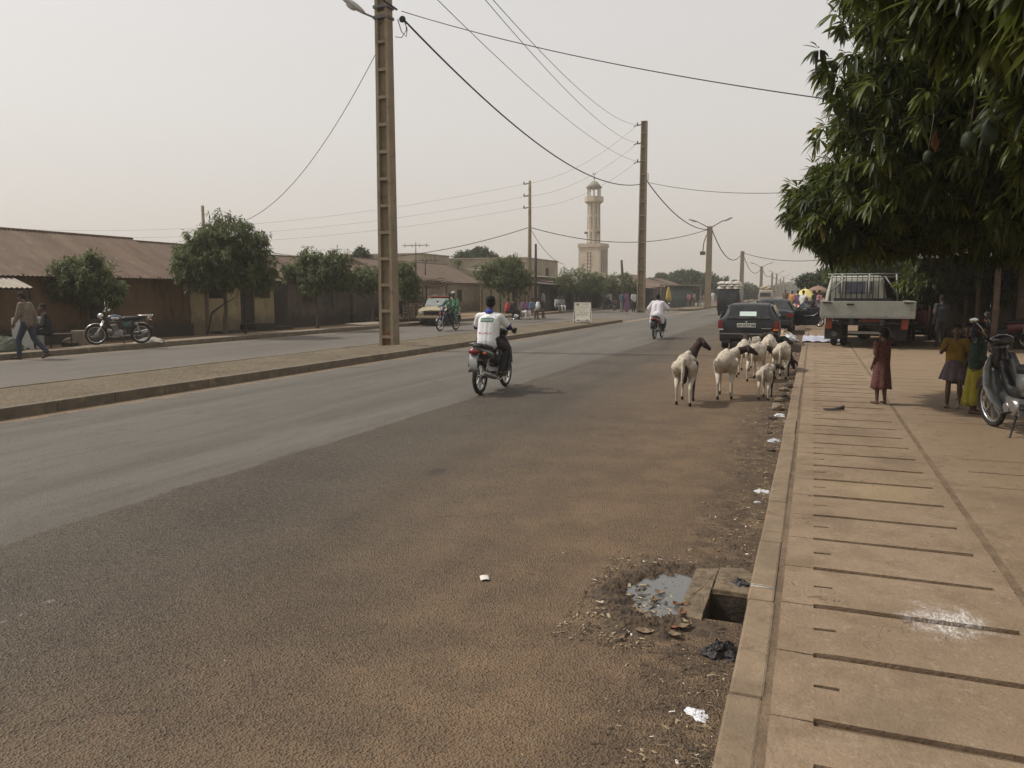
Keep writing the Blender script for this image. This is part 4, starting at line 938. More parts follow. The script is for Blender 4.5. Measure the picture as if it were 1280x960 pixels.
# yellow fence wall, dark tin shop fronts behind the seated people
Xf = -21.5
t = thing('sheet_fence', 'dull yellow metal sheet fence behind the seated people', 'fence', (Xf, yX(600, Xf), 0)); L = yX(674, Xf) - yX(600, Xf)
mb = MB(); corr(mb, (0, 0, .1), (0, L, .1), (0, L, 2.2), (0, 0, 2.2), .5, .05); mb.build('sheet_panel', mat('yellowed_tin', (.24, .20, .115), .8, .2, 1.5, tint=(.15, .11, .07)), t, solid=.01)
for k in range(8): MB().box((.08, L * (k + .1) / 7.3, 1.1), (.07, .07, 2.2)).build('post', m_wood, t)
def shopfront(label, Xs, p0, p1, h, wm, rm, ops, dep=4):
    return house(label, Xs, yX(p0, Xs), yX(p1, Xs), dep, h, h + .5, wm, rm, [(yX(a, Xs), yX(b, Xs), .05, 2.0, k) for a, b, k in ops], roof='mono', over=1.0, pitch=.3, name='tin_shop', group='low tin shops beyond the sheet fence', cat='shop')
m_dtin = rust('dark_tin', (.060, .048, .042), (.085, .068, .058), (.12, .095, .08))
shopfront('dark tin shop right of the yellow sheet fence', -21.3, 675, 702, 2.3, m_dtin, m_dtin, [(688, 698, 'dark')])
shopfront('dark open shop behind the white sign board', -21.3, 703, 735, 2.4, m_dtin, m_rust2, [(706, 716, 'dark'), (720, 731, 'dark')])
shopfront('dark tin shop behind the parked motorcycle under the trees', -21.3, 736, 768, 2.3, m_dtin, m_dtin, [(740, 750, 'dark'), (755, 764, 'dark')])
shopfront('tin shop partly behind the tall middle pole', -21.3, 769, 800, 2.5, m_mudw, m_rust2, [(775, 782, 'dark'), (788, 796, 'dark')])
# firewood / timber stall beyond the cream taxi
g0 = gp(582, 404, .14); t = thing('timber_stall', 'open stall stacked with old planks and brushwood behind the green riders', 'stall', (-20.6, g0.y + 1.5, .1)); mb = MB()
Ls = 5.2
for yy in (0, 2.6, Ls):
    for xx in (0, -1.6): MB().path([(xx, yy, 0), (xx + .03, yy, 1), (xx, yy, 2.05)], .05, 6).build('post', m_woodd, t)
rr = random.Random(3)
mb = MB()
for k in range(120):
    y_ = rr.uniform(-.2, Ls - .8); z_ = rr.uniform(1.85, 2.3); a = rr.uniform(-.5, .5); L = rr.uniform(.6, 1.6); x_ = rr.uniform(-1.7, .3)
    mb.path([(x_, y_, z_), (x_ + a * .5, y_ + L * .5, z_ + rr.uniform(-.05, .12)), (x_ + a, y_ + L, z_ + rr.uniform(-.1, .1))], rr.uniform(.012, .03), 5, rr.choice((0, 1)))
mb.build('brushwood_roof', [m_wood, m_rust], t)
mb = MB()
for k in range(46):
    z_ = .5 + rr.random() * 1.15; mb.box((rr.uniform(-1.4, -.1), rr.uniform(.9, Ls - .8), z_), (.05, rr.uniform(.8, 1.9), rr.uniform(.04, .12)), rz=rr.uniform(-.12, .12), m=rr.choice((0, 0, 1, 2)))
mb.build('planks', [m_wood, m_woodd, m_woodl], t)
mb = MB()
for i in range(3):
    for zz in (.30, .48, .66, .84): mb.box((.06, .45 + i * 1.62, zz), (.03, 1.3, .09))
    for yy in (-.6, .6): mb.box((.03, .45 + i * 1.62 + yy, .58), (.04, .07, .75))
mb.build('slat_rail', m_woodl, t)
mb = MB(); mb.box((-.7, Ls / 2, .12), (1.7, Ls + .3, .1)); mb.build('platform', m_woodd, t)
# reed and stick fence left of the taxi
t = thing('stick_fence', 'low fence of leaning sticks and planks beside the cream taxi', 'fence', (-21.2, yX(505, -21.2), .05)); mb = MB(); L = yX(560, -21.2) - yX(505, -21.2)
for k in range(60):
    y_ = L * k / 60; mb.path([(0, y_, 0), (.05, y_ + rr.uniform(-.25, .25), rr.uniform(1.0, 1.75))], rr.uniform(.015, .03), 5)
mb.build('sticks', m_wood, t); MB().beam((.04, 0, .8), (.04, L, .9), .05, .08).build('rail', m_woodl, t)
# mosque block and minaret -----------------------------------------------------
D = 126; cb = atD(741.5, 330, D); t = thing('minaret', 'tall beige octagonal minaret with arched lantern on a square mosque tower', 'minaret', (cb.x, cb.y, 0), -.12)
m_mosq = plaster('minaret_plaster', (.46, .40, .32), (.54, .475, .385), (.38, .325, .25), (.3, .25, .18))
m_mosd = mat('minaret_dark_inset', (.13, .10, .075), .9, .2, 2)
s = 1 / 7.6
zt = lambda y: atD(741.5, y, D).z
mb = MB(); zb = zt(309); hw = 1.8; mb.box((0, 0, zb / 2), (hw * 2, hw * 2, zb)); mb.box((0, 0, zb + .1), (hw * 2 + .3, hw * 2 + .3, .3))
for k in range(9):
    for sx, sy in ((1, 0), (-1, 0), (0, 1), (0, -1)):
        q = -hw + (k + .5) * hw * 2 / 9; mb.box((sx * hw + sy * q, sy * hw + sx * q, zb + .38), (.22 if sx == 0 else .3, .22 if sy == 0 else .3, .32))
for q in (-.5, .5):
    for sy in (-1,): 
        for z_ in range(6): mb.box((q * .5, sy * (hw + .02), zb - 1. - z_ * .55), (.16, .08, .34), m=1)
for k in (-.9, 0, .9): mb.box((hw + .02, k, zb - 2.2), (.08, .28, 3.6), m=1)
mb.build('tower_base', [m_mosq, m_mosd], t)
def octo(z, r): return [V((r * math.cos(PI / 8 + k * PI / 4), r * math.sin(PI / 8 + k * PI / 4), z)) for k in range(8)]
mb = MB(); mb.loft([octo(zb, 1.12), octo(zt(254), 1.0)], sm=False)
for a in range(8):
    A = a * PI / 4; r_ = 1.02
    for k in range(17):
        z_ = zb + .7 + k * .38
        if k % 6 == 5: continue
        mb.box((r_ * math.cos(A), r_ * math.sin(A), z_), (.07, .16, .2), rz=A, m=1)
mb.build('shaft', [m_mosq, m_mosd], t)
mb = MB(); z0, z1 = zt(254), zt(246); mb.loft([octo(z0 - .15, 1.05), octo(z0 + .2, 1.5), octo(z1, 1.5), octo(z1, 1.34), octo(z1 - .5, 1.34)], sm=False); mb.build('gallery', m_mosq, t)
z2 = zt(235)
mb = MB()
for k in range(8): A = PI / 8 + k * PI / 4; mb.box((.95 * math.cos(A), .95 * math.sin(A), (z0 + z2) / 2), (.2, .2, z2 - z0), rz=A)
for k in range(8):   # arches between the columns
    A0, A1 = PI / 8 + k * PI / 4, PI / 8 + (k + 1) * PI / 4; a, b = V((.95 * math.cos(A0), .95 * math.sin(A0), 0)), V((.95 * math.cos(A1), .95 * math.sin(A1), 0))
    for i in range(7):
        u = (i + .5) / 7; h_ = .08 + .34 * (1 - math.sin(PI * u)); p = a.lerp(b, u); mb.box((p.x, p.y, z2 - h_ / 2), (.12, .11, h_), rz=(A0 + A1) / 2)
mb.build('lantern', m_mosq, t)
mb = MB(); mb.loft([octo(z2, 1.3), octo(z2 + .12, 1.3), octo(z2 + .16, 1.12)], sm=False)
zz = zt(226); prof = [(1.12, z2 + .14), (.95, z2 + .42), (.62, z2 + .8), (.3, z2 + 1.05), (.1, zz), (.05, zz + .05)]
mb.loft([[V((r * math.cos(2 * PI * k / 16), r * math.sin(2 * PI * k / 16), z_)) for k in range(16)] for r, z_ in prof]); mb.build('dome', mat('weathered_dome', (.24, .22, .17), .8, .15, 2), t)
mb = MB(); mb.tube((0, 0, zz), (0, 0, zz + .9), .05, .03); mb.ell((0, 0, zz + .35), (.12, .12, .1)); mb.torus((0, 0, zz + 1.12), .2, .045, 'y', 16, 6, a0=PI * .75, a1=PI * 2.25 + .0); mb.build('crescent', m_mosd, t)
for q in (-1.1, 1.1): MB().box((q, -.55, zt(291)), (.4, .3, .35), ty=.6).build('loudspeaker', m_mosd, t)
# far kiosks beyond the gap in the median ---------------------------------------
def gX(px, D): p = atD(px, 365, D); return p
c = gX(845, 97); house('brown hip roofed market hall beyond the gap in the median', -17.2, 92, 106, 9, 2.3, 3.9, m_mudw, m_rust2, [(94, 96, .1, 2, 'dark'), (99, 101, .1, 2, 'dark')], roof='hip', pitch=.4, name='market_hall', cat='hall')
house('small pale roofed shed left of the market hall', -19.5, 84, 90, 4.5, 2.3, 3.5, m_woodd, m_tin, [(86, 87, .1, 2, 'dark')], pitch=.3, name='shed', cat='shed')
t = thing('glass_kiosk', 'greenish glazed kiosk with a flat tin roof in front of the market hall', 'kiosk', gp(848, 384, .05), 0.3)
MB().box((0, 0, 1.15), (2.6, 2.2, 2.3)).build('kiosk_wall', m_teal, t); MB().box((0, 0, 2.38), (4.6, 3.4, .1)).build('roof', m_tin, t)
for k in (-.8, 0, .8): MB().box((k, -1.11, 1.4), (.7, .04, .9)).build('window', mat('dusty_glass', (.10, .14, .13), .25, .2, 3, spec=.6), t)
for a in (-2.1, 2.1): MB().box((a, -1.5, 1.18), (.09, .09, 2.36)).build('post', m_conc, t)
t = thing('folded_parasol', 'folded yellow parasol standing before the glazed kiosk', 'parasol', gp(835, 385, .05))
mb = MB(); mb.loft([[V((r * (1 + .18 * math.cos(3 * a)) * math.cos(a), r * (1 + .18 * math.cos(3 * a)) * math.sin(a), z_)) for a in [2 * PI * k / 18 for k in range(18)]] for r, z_ in ((.30, .75), (.27, 1.1), (.2, 1.6), (.1, 2.05), (.02, 2.2))]); mb.build('canopy', mat('yellow_parasol_cloth', (.48, .33, .07), .8, .15, 4), t)
MB().tube((0, 0, 0), (0, 0, 2.3), .03).build('pole', m_wood, t)
house('low timber stall front between the middle pole and the market hall', -16.8, 76, 88, 3, 2.1, 2.6, m_woodd, m_rust2, [(78, 80, .1, 1.8, 'dark'), (82.5, 84, .1, 1.8, 'dark')], roof='mono', over=.8, pitch=.4, name='timber_kiosk', cat='kiosk')
# distant houses down the street, fading in the haze
rr = random.Random(12)
for k, (x_, y_, L, h_, lb) in enumerate([(-20, 122, 12, 2.6, 'first low house beyond the market hall on the left'), (-20, 150, 16, 3., 'second low house beyond the market hall, under the wide acacia'), (-21, 190, 20, 3., 'farthest low house on the left under the acacias'),
        (7.5, 74, 14, 3., 'low shop building behind the market parasol on the right'), (8, 100, 18, 3.2, 'second low shop building down the right side'), (8, 135, 22, 3.2, 'third low shop building down the right side')]):
    if x_ < 0: house(lb, x_, y_, y_ + L, 8, h_, h_ + 1.3, m_tanw, m_rust2, [(y_ + 3, y_ + 4.5, .1, 2., 'dark')], pitch=.6, group='distant low houses')
    else: house(lb, x_ + 7, y_, y_ + L, 7, h_, h_ + 1.3, m_tanw, m_rust2, [], pitch=.6, group='distant low houses')
# dark shop and posts on the right ---------------------------------------------
t = thing('shop_building', 'dim brown shop building with wooden posts at the right edge', 'shop', (4.0, 25.2, .15))
mb = MB(); mb.box((6., 2.5, 1.6), (12, .2, 3.2)); mb.box((-.1, 4.5, 1.6), (.2, 4.2, 3.2)); mb.build('wall', m_mudw, t)
mb = MB(); corr(mb, (-1.6, -2.4, 2.42), (12.5, -2.4, 2.42), (12.5, 3.2, 3.4), (-1.6, 3.2, 3.4), .2); mb.build('roof', m_dtin, t, solid=.012)
for px, py, w_ in ((1203, 430, .045), (1218, 432, .06), (1240, 440, .075), (1274, 436, .15)):
    p = gp(px, py, .15) - V((4.0, 25.2, .15)); MB().path([(p.x, p.y, 0), (p.x + .02, p.y, 1.2), (p.x, p.y, 2.6)], w_, 8).build('post', m_wood, t)
MB().box((2.2, 2.38, 1.25), (1.1, .06, 2.1)).build('door', m_woodd, t)
t = thing('market_stall', 'dark covered stall hung with goods between the truck and the girls', 'stall', (1.95, 29.0, .15))
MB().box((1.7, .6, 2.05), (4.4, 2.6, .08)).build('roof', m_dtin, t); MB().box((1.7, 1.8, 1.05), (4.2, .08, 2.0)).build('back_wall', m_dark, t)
for a in (-.35, 1.6, 3.7): MB().path([(a, -.6, 0), (a, -.6, 2.05)], .06, 7).build('post', m_woodd, t)
MB().box((1.6, -.2, .75), (3.2, .8, .06)).build('counter', m_wood, t)
mb = MB()
for k in range(9): mb.ell((.2 + k * .36, -.5 + .05 * (k % 2), 1.75 - .12 * (k % 3)), (.12, .1, .2), nu=8, nv=6)
mb.build('hanging_goods', mat('dark_cloth_goods', (.05, .045, .05), .85, .5, 5), t)
tag(crumple(atD(1172, 391, 23), .075, .24, 2.2, amp=.25, mtl=mat('red_cloth', (.55, .06, .07), .8, .2, 6), name='red_bag'), 'bright red bag hanging at the dark stall behind the girls', 'bag')
# ================================================================ POLES, WIRES, SIGN
m_pole = mat('pole_concrete', (.24, .19, .125), .9, .16, 2.2, .01, 40, tint=(.16, .115, .075), tf=.3)
m_rusty = mat('rust_stain', (.26, .13, .06), .9, .3, 5)
m_iron = mat('dark_galvanised_iron', (.10, .09, .085), .55, .2, 8, metal=.5)
m_lamp = mat('street_lamp_housing', (.42, .42, .40), .5, .1, 6)
m_wire = mat('black_cable', (.02, .02, .02), .7, .1, 4)
m_glass_l = mat('lamp_glass', (.5, .5, .47), .2, .1, 6)
def hpole(label, loc, H, a, b, ta, tb, step=.72, group='concrete utility poles', rz=0., first=.25):
    """tapered H-section pole: recessed panels with rungs on the faces across the street"""
    t = thing('utility_pole', label, 'pole', loc, rz, group); mb = MB(); fl = .085
    def wd(z): k = z / H; return a + (ta - a) * k, b + (tb - b) * k
    n_ = 10
    for i in range(n_):
        z0, z1 = H * i / n_, H * (i + 1) / n_; w0, d0 = wd(z0); w1, d1 = wd(z1)
        for s in (-1, 1):     # flanges
            q = [[V((s * (w / 2), -d / 2, z)), V((s * (w / 2 - fl), -d / 2, z)), V((s * (w / 2 - fl), d / 2, z)), V((s * (w / 2), d / 2, z))] for w, d, z in ((w0, d0, z0), (w1, d1, z1))]
            mb.loft(q, cap=(i in (0, n_ - 1)), sm=False)
        q = [[V((-(w / 2 - fl), -.035, z)), V((w / 2 - fl, -.035, z)), V((w / 2 - fl, .035, z)), V((-(w / 2 - fl), .035, z))] for w, d, z in ((w0, d0, z0), (w1, d1, z1))]
        mb.loft(q, cap=False, sm=False)
    z = first
    while z < H - .1:
        w, d = wd(z)
        for s in (-1, 1): mb.box((0, s * (d / 4 + .012), z), (w - 2 * fl + .004, d / 2 - .03, .085))
        z += step
    w, d = wd(H); mb.box((0, 0, H), (w, d, .06))
    mb.build('shaft', m_pole, t); return t
p1 = V((-11.35, gp(487, 431, .17).y, .16)); p1.x = gp(487, 431, .17).x
P1 = hpole('nearest concrete pole with panelled face standing in the gravel median', p1, 12.9, .46, .37, .37, .28, .745)
w_ = .4
# lamp arm and head
def lamp_arm(t, p, d, L, rise, s=1.):
    a = V(p); e = a + V(d) * L + V((0, 0, rise)); MB().path([a, a.lerp(e, .5) + V((0, 0, .06)), e], .028 * s, 8).build('lamp_arm', m_iron, t)
    d = (V(d) + V((0, 0, rise / L))).normalized(); sd_ = d.cross(V((0, 0, 1))).normalized(); u = sd_.cross(d)
    mb = MB(); rings = []
    for q, wx, hz in ((0, .06, .05), (.08, .10, .08), (.25, .16, .11), (.48, .17, .12), (.64, .12, .08), (.70, .03, .03)):
        rings.append([e + d * (q * s * 1.05) + sd_ * (wx * s * math.cos(k)) + u * (hz * s * (math.sin(k) if math.sin(k) > 0 else math.sin(k) * .5)) for k in [2 * PI * j / 12 for j in range(12)]])
    mb.loft(rings); h_ = mb.build('lamp_head', m_lamp, t)
    mb = MB(); c = e + d * .40 * s - u * .05 * s; mb.ell(c, (.17 * s, .11 * s, .07 * s), M=Matrix((d, sd_, u)).transposed()); mb.build('lens', m_glass_l, h_)
zl = atD(474, 33, 24.0)
lz = CAM_H + (365 - 30) * (p1.x * FH.x + p1.y * FH.y) / 975 * 1.0
dep1 = p1.x * FH.x + p1.y * FH.y
def at1(px, py): return atD(px, py, dep1) - p1
a = at1(476, 31); hd = at1(455, 15)
dd_ = (hd - a); lamp_arm(P1, a, V((dd_.x, dd_.y, 0)).normalized(), V((dd_.x, dd_.y, 0)).length, dd_.z * .9, 1.0)
for z_ in (at1(486, 10).z, at1(486, 23).z):
    MB().box((0, 0, z_), (.47, .37, .07)).build('clamp_band', m_iron, P1)
MB().path([at1(497, 24), at1(502, 40), at1(508, 46), at1(509, 36), at1(505, 26)], .012, 6).build('cable_loop', m_wire, P1)
MB().path([at1(494, 46), at1(502, 47), at1(508, 38), at1(507, 28)], .010, 6).build('cable_loop', m_wire, P1)
MB().ell(at1(503, 24), (.10, .07, .09)).build('junction_box', m_wire, P1)
mb = MB(); mb.box((0, -.045, .20), (.32, .01, .42)); mb.build('rust_patch', m_rusty, P1)
# middle pole
d2 = gp(801, 391, .16); P2 = hpole('tall middle concrete pole in the median with three insulator arms', d2, 1.0, .6, .5, .38, .3) if False else None
dep2 = d2.x * FH.x + d2.y * FH.y; H2 = atD(801, 152, dep2).z - .16
P2 = hpole('tall middle concrete pole at the end of the median, with three insulator brackets', d2, H2, .58, .44, .42, .34, .98)
def at2(px, py): return atD(px, py, dep2) - d2
for k, py in enumerate((155, 178, 201)):
    mb = MB(); a = at2(804, py); b = at2(797, py + 2); mb.beam(a, b, .07, .07); mb.path([b, b + V((0, 0, .22))], .05, 7); mb.path([b + V((0, 0, .05)), b + V((-.3, 0, -.06))], .03, 6); mb.build('insulator_bracket', m_iron, P2)
mb = MB(); a = at2(810, 226); mb.beam(at2(806, 229), a, .08, .08); mb.tube(a, a + V((0, 0, .55)), .025); mb.build('cable_hook', m_iron, P2)
# thin poles on the left side
def rpole(label, px, py0, py1, D, r, name='utility_pole', group='thin poles on the left', m_=None, lean=0., base=.05):
    b = atD(px, 365, D); b.z = base; H_ = atD(px, py1, D).z - base
    t = thing(name, label, 'pole', b, 0, group); MB().path([(0, 0, 0), (lean * .5, 0, H_ * .5), (lean, 0, H_)], [r * 1.3, r * 1.1, r * .8], 9).build('shaft', m_ or m_woodd, t); return t, b, H_
P3, b3, H3 = rpole('tall thin pole rising over the round tree with three wire brackets', 662, 395, 226, 62, .13, m_=m_pole)
def at3(px, py): return atD(px, py, 62) - b3
for py in (229, 244, 259):
    mb = MB(); a = at3(662, py); b = at3(655, py + 1.5); mb.beam(a, b, .07, .07); mb.path([b, b + V((0, 0, .2))], .05, 6); mb.build('insulator_bracket', m_iron, P3)
rpole('short dark pole standing just right of the tall thin one', 669.5, 395, 305, 58, .10)
rpole('short wooden pole sticking up behind the largest round tree, on its left', 258, 400, 257, 31, .07, m_=m_pole)
rpole('dark post tip rising behind the largest round tree, on its right', 305, 400, 277, 31, .045)
rpole('thin wooden post behind the broad tree, near the middle pole', 781, 380, 325, 80, .14, lean=-.4)
def antenna(label, px, top, D, arms):
    t, b, H_ = rpole(label, px, 0, top, D, .03, 'tv_antenna', 'television aerials over the roofs', m_iron, base=2.8)
    t['category'] = 'aerial'; mb = MB(); mb.beam((-.9, 0, H_ - .2), (.9, 0, H_ - .2), .03, .03)
    for k in range(arms): x_ = -.8 + 1.6 * k / max(1, arms - 1); mb.beam((x_, -.4, H_ - .2), (x_, .4, H_ - .2), .025, .025); mb.beam((x_, 0, H_ - .32), (x_, 0, H_ - .08), .025, .025)
    mb.build('aerial', m_iron, t)
antenna('tall television aerial above the brown hipped roof', 520.5, 303, 52, 4)
antenna('lower television aerial right of the tall one', 532, 322, 52, 6)
# street lamps and poles receding down the street
def far_pole(label, px, py0, top, Y, w, lamps, name='street_lamp'):
    b = atY(px, py0, Y); b.z = .15; D = b.x * FH.x + b.y * FH.y; b = atD(px, 365, D); b.z = .15; H_ = atD(px, top, D).z - .15
    if name == 'street_lamp' or True:
        t = thing(name, label, 'street lamp' if lamps else 'pole', b, 0, 'poles receding down the street'); mb = MB()
        mb.loft([[V((x * w * k, y * w * k * .8, z)) for x, y in ((-.5, -.5), (.5, -.5), (.5, .5), (-.5, .5))] for k, z in ((1, 0), (.8, H_))], sm=False)
        mb.build('shaft', m_pole, t)
    if lamps:
        for s in (-1, 1):
            e = V((s * 1.3, 0, H_ + .55)); MB().path([(0, 0, H_ - .2), (s * .5, 0, H_ + .1), e], .05, 6).build('lamp_arm', m_iron, t)
            mb = MB(); mb.ell(e + V((s * .38, 0, .10)), (.5, .17, .12), M=Matrix.Rotation(-s * .35, 3, 'Y')); mb.build('lamp_head', m_lamp, t)
    return t, b, H_
L3, bl3, HL3 = far_pole('nearest double headed street lamp, at the start of the second median', 885, 385, 283, 80, .60, True)
mb = MB(); mb.box((-.62, 0, HL3 - 2.6), (.5, .3, .35)); mb.path([(-.3, 0, HL3 - .8), (-.55, 0, HL3 - 1.6), (-.62, 0, HL3 - 2.5)], .05, 6); mb.build('cable_box', m_iron, L3)
fp = [('bare concrete pole second down the street', 926.5, 375, 314, 118, .62, False), ('second double headed street lamp, beyond the bare pole', 951, 370, 333, 155, .6, True), ('slim pole seventh of the receding row', 964.5, 369, 341, 195, .5, False), ('third double headed lamp, small in the haze', 970, 369, 342, 230, .5, True),
      ('far slim pole left of the end of the street', 975, 368, 348, 270, .5, False), ('far street lamp nearly lost in haze', 979, 368, 346, 300, .5, True), ('far pole almost at the vanishing point', 985, 367, 352, 350, .5, False), ('last faint lamp before the trees close the street', 988, 367, 350, 400, .55, True)]
FP = [far_pole(*f, name='street_lamp' if f[6] else 'utility_pole') for f in fp]
# wires --------------------------------------------------------------
def wire(label, a, b, sag, r, name='cable', group='overhead cables'):
    a, b = V(a), V(b); N = 40; pts = [a.lerp(b, i / N) - V((0, 0, 4 * sag * (i / N) * (1 - i / N))) for i in range(N + 1)]
    o = MB().path(pts, r, 5).build(name, m_wire, fixn=False); return tag(o, label, 'cable', group)
A1 = atD(506, 26, dep1); A2 = atD(806, 229, dep2)
wire('thick black cable from the nearest pole down to the tall middle pole', A1, A2, 1.55, .028)
wire('thick black cable entering the frame top left to the nearest pole', atD(496, 12, dep1), V((-12.2, 2., 12.0)), .4, .03)
wire('thin cable running from the nearest pole to the big mango tree', atD(502, 14, dep1), atD(1095, 132, 14), .22, .011)
wire('thin cable slanting down left from the nearest pole to the shop roofs', atD(475, 57, dep1), atD(308, 275, 31), .8, .010)
A2b = atD(810, 228, dep2)
wire('cable from the tall middle pole down to the first double street lamp', A2b, bl3 + V((-.2, 0, HL3 - .3)), .85, .04)
wire('thin cable from the tall middle pole across to the right hand trees', A2b, V((1.5, 46, 7.2)), .5, .018)
wire('cable from the first double street lamp to the bare concrete pole', bl3 + V((.2, 0, HL3 - .3)), FP[0][1] + V((0, 0, FP[0][2] - .2)), 1.9, .05)
wire('cable from the bare concrete pole to the second street lamp', FP[0][1] + V((0, 0, FP[0][2] - .2)), FP[1][1] + V((0, 0, FP[1][2] - .2)), 1.9, .05)
for k in range(1, 5): wire(['cable past the second street lamp', 'cable past the slim seventh pole', 'cable past the third double lamp', 'farthest cable fading into haze'][k - 1], FP[k][1] + V((0, 0, FP[k][2] - .2)), FP[k + 1][1] + V((0, 0, FP[k + 1][2] - .2)), 1.2, .06)
wire('long cable from the bare pole to the right hand canopy', FP[0][1] + V((0, 0, FP[0][2] - .2)), V((3, 95, 5.6)), .8, .04)
# three high wires: off the top of the frame to the middle pole, then to the thin pole and away left
lb3 = ('topmost', 'middle', 'lowest')
for k, (py, tx) in enumerate(((156, 640), (179, 636), (202, 578))):
    a = atD(797, py, dep2); b = atD((643, 632, 577)[k], 0, 21); b2 = a.lerp(b, 1.25)
    wire(lb3[k] + ' high wire of three from the middle pole up out of the frame', a, b2, .9, .009, 'high_wire', 'high thin wires')
    c = atD(655, (230, 246, 260)[k], 62); wire(lb3[k] + ' wire of three from the middle pole to the thin pole', a, c, .8, .008, 'high_wire', 'high thin wires')
    e = atD(0, (288, 297, 306)[k] if False else (285, 292, 299)[k], 70); wire(lb3[k] + ' wire of three leaving the thin pole far to the left', c, e, 1.4, .007, 'high_wire', 'high thin wires')
c = atD(662, 284, 62)
wire('sagging cable from the thin pole across to the middle pole and lamp', c, bl3 + V((-.2, 0, HL3 - .3)), 1.2, .03)
wire('cable from the thin pole left behind the nearest pole and trees', c, atD(340, 316, 70), 1.3, .028)
wire('drooping cable from the thin pole to the minaret roofs', c, atD(705, 330, 75), .6, .02)
# white sign board on the median -----------------------------------------------
m_board = mat('white_sign_paint', (.80, .77, .66), .7, .06, 6, tint=(.64, .57, .42), tf=.25)
m_faint = mat('faded_brown_lettering', (.30, .23, .16), .8, .2, 10); m_faintb = mat('faded_violet_lettering', (.33, .30, .40), .8, .2, 10); m_faintg = mat('faded_green_emblem', (.30, .32, .16), .8, .2, 10)
b = gp(728, 404, .17); rzb = math.atan2(-b.x, b.y) - .02     # faces the camera side of the street
t = thing('sign_board', 'white a-frame sign board with faded writing standing on the median', 'sign board', b, rzb)
W2, Hh = .42, 1.03; tilt = .16
mb = MB(); Mx = Matrix.Rotation(-tilt, 4, 'X')
mb.box((0, 0, .58), (W2 * 1.78, .02, .86)); mb.xf(Mx); bd = mb.build('board_panel', m_board, t)
m_frame_w = mat('white_frame_wood', (.62, .60, .53), .7, .1, 6)
mb = MB(); mb.beam((-W2 * 1.06, 0, 0), (-W2 * .92, 0, Hh), .05, .045); mb.beam((W2 * 1.06, 0, 0), (W2 * .92, 0, Hh), .05, .045); mb.box((0, 0, Hh - .02), (W2 * 1.86, .045, .05)); mb.box((0, -.002, .15), (W2 * 1.98, .045, .06)); mb.xf(Mx); mb.build('frame', m_frame_w, t)
for x_ in (-.20, .24):
    q = MB().box((x_, -.026, .155), (.10, .02, .035)); q.xf(Mx); q.build('hinge', m_dark, t)
for x_ in (-W2 * 1.0, W2 * 1.0):
    MB().beam((x_, .56, 0), (x_ * .9, .17, Hh - .05), .045, .04).build('rear_leg', m_woodd, t)
q = MB().box((0, .36, .5), (W2 * 1.7, .015, .8)); q.v = [(x, y - (z - .5) * .36, z) for x, y, z in q.v]; q.build('rear_panel', m_woodd, t)
MB().box((.05, .25, .06), (W2 * 1.9, .4, .03)).build('brace', m_frame_w, t)
rr = random.Random(9)
def faded_row(x0, x1, z, h, mtl):      # a row of worn, no longer legible letter strokes
    q = MB(); x_ = x0
    while x_ < x1:
        w_ = h * rr.uniform(.35, .6)
        for _ in range(rr.choice((2, 3, 3))):
            v_ = rr.random() < .6
            if v_: q.box((x_ + rr.choice((0, w_)), -.0135, z + rr.uniform(-.1, .1) * h), (.010, .003, h * rr.uniform(.5, 1)))
            else: q.box((x_ + w_ / 2, -.0145, z + rr.choice((-.45, 0, .45)) * h), (w_, .003, .010))
        x_ += w_ + h * rr.uniform(.25, .6)
    q.xf(Mx); q.build('lettering', mtl, bd)
faded_row(.06, .30, .92, .06, m_faintb); faded_row(-.24, .24, .79, .09, m_faint); faded_row(-.27, .20, .66, .085, m_faint); faded_row(-.2, .27, .54, .06, m_faintg); faded_row(-.27, .25, .42, .06, m_faint)
q = MB().ell((-.24, -.012, .92), (.07, .004, .06), nu=16); q.xf(Mx); q.build('emblem', m_faintg, bd)
# ================================================================ MOTORCYCLES
m_tyre = mat('tyre_rubber', (.018, .016, .015), .85, .2, 12, .003, 80, tint=(.09, .065, .045), tf=.25)
m_chrome = mat('chrome', (.55, .54, .52), .22, .1, 9, metal=.9)
m_steel = mat('dull_aluminium', (.30, .29, .28), .4, .15, 9, metal=.7)
m_blk = mat('black_plastic', (.016, .016, .017), .5, .2, 9, tint=(.07, .055, .04), tf=.1)
m_seat = mat('black_vinyl', (.013, .012, .012), .5, .2, 9)
m_red = mat('red_tail_lens', (.17, .012, .012), .25, .1, 9, spec=.5)
m_orange = mat('orange_lens', (.75, .20, .03), .2, .1, 9, spec=.7)
m_hlight = mat('headlight_glass', (.5, .52, .52), .12, .1, 9, spec=.8)
m_mirror = mat('mirror_glass', (.6, .62, .62), .08, .05, 9, metal=.9)
m_bkpaint = mat('black_gloss_paint', (.014, .014, .016), .3, .2, 5, coat=.6, tint=(.07, .055, .042), tf=.12)
def plate(mb, pts, w, m=0, t=.008):
    """a curved strip across x: centre line points (y,z), half widths w"""
    ws = w if isinstance(w, (list, tuple)) else [w] * len(pts); rings = []
    for (y, z), hw in zip(pts, ws): rings.append([V((-hw, y, z)), V((-hw * .7, y, z + .012)), V((0, y, z + .016)), V((hw * .7, y, z + .012)), V((hw, y, z)), V((hw * .7, y, z - t + .012)), V((0, y, z - t + .016)), V((-hw * .7, y, z - t + .012))])
    return mb.loft(rings, m)
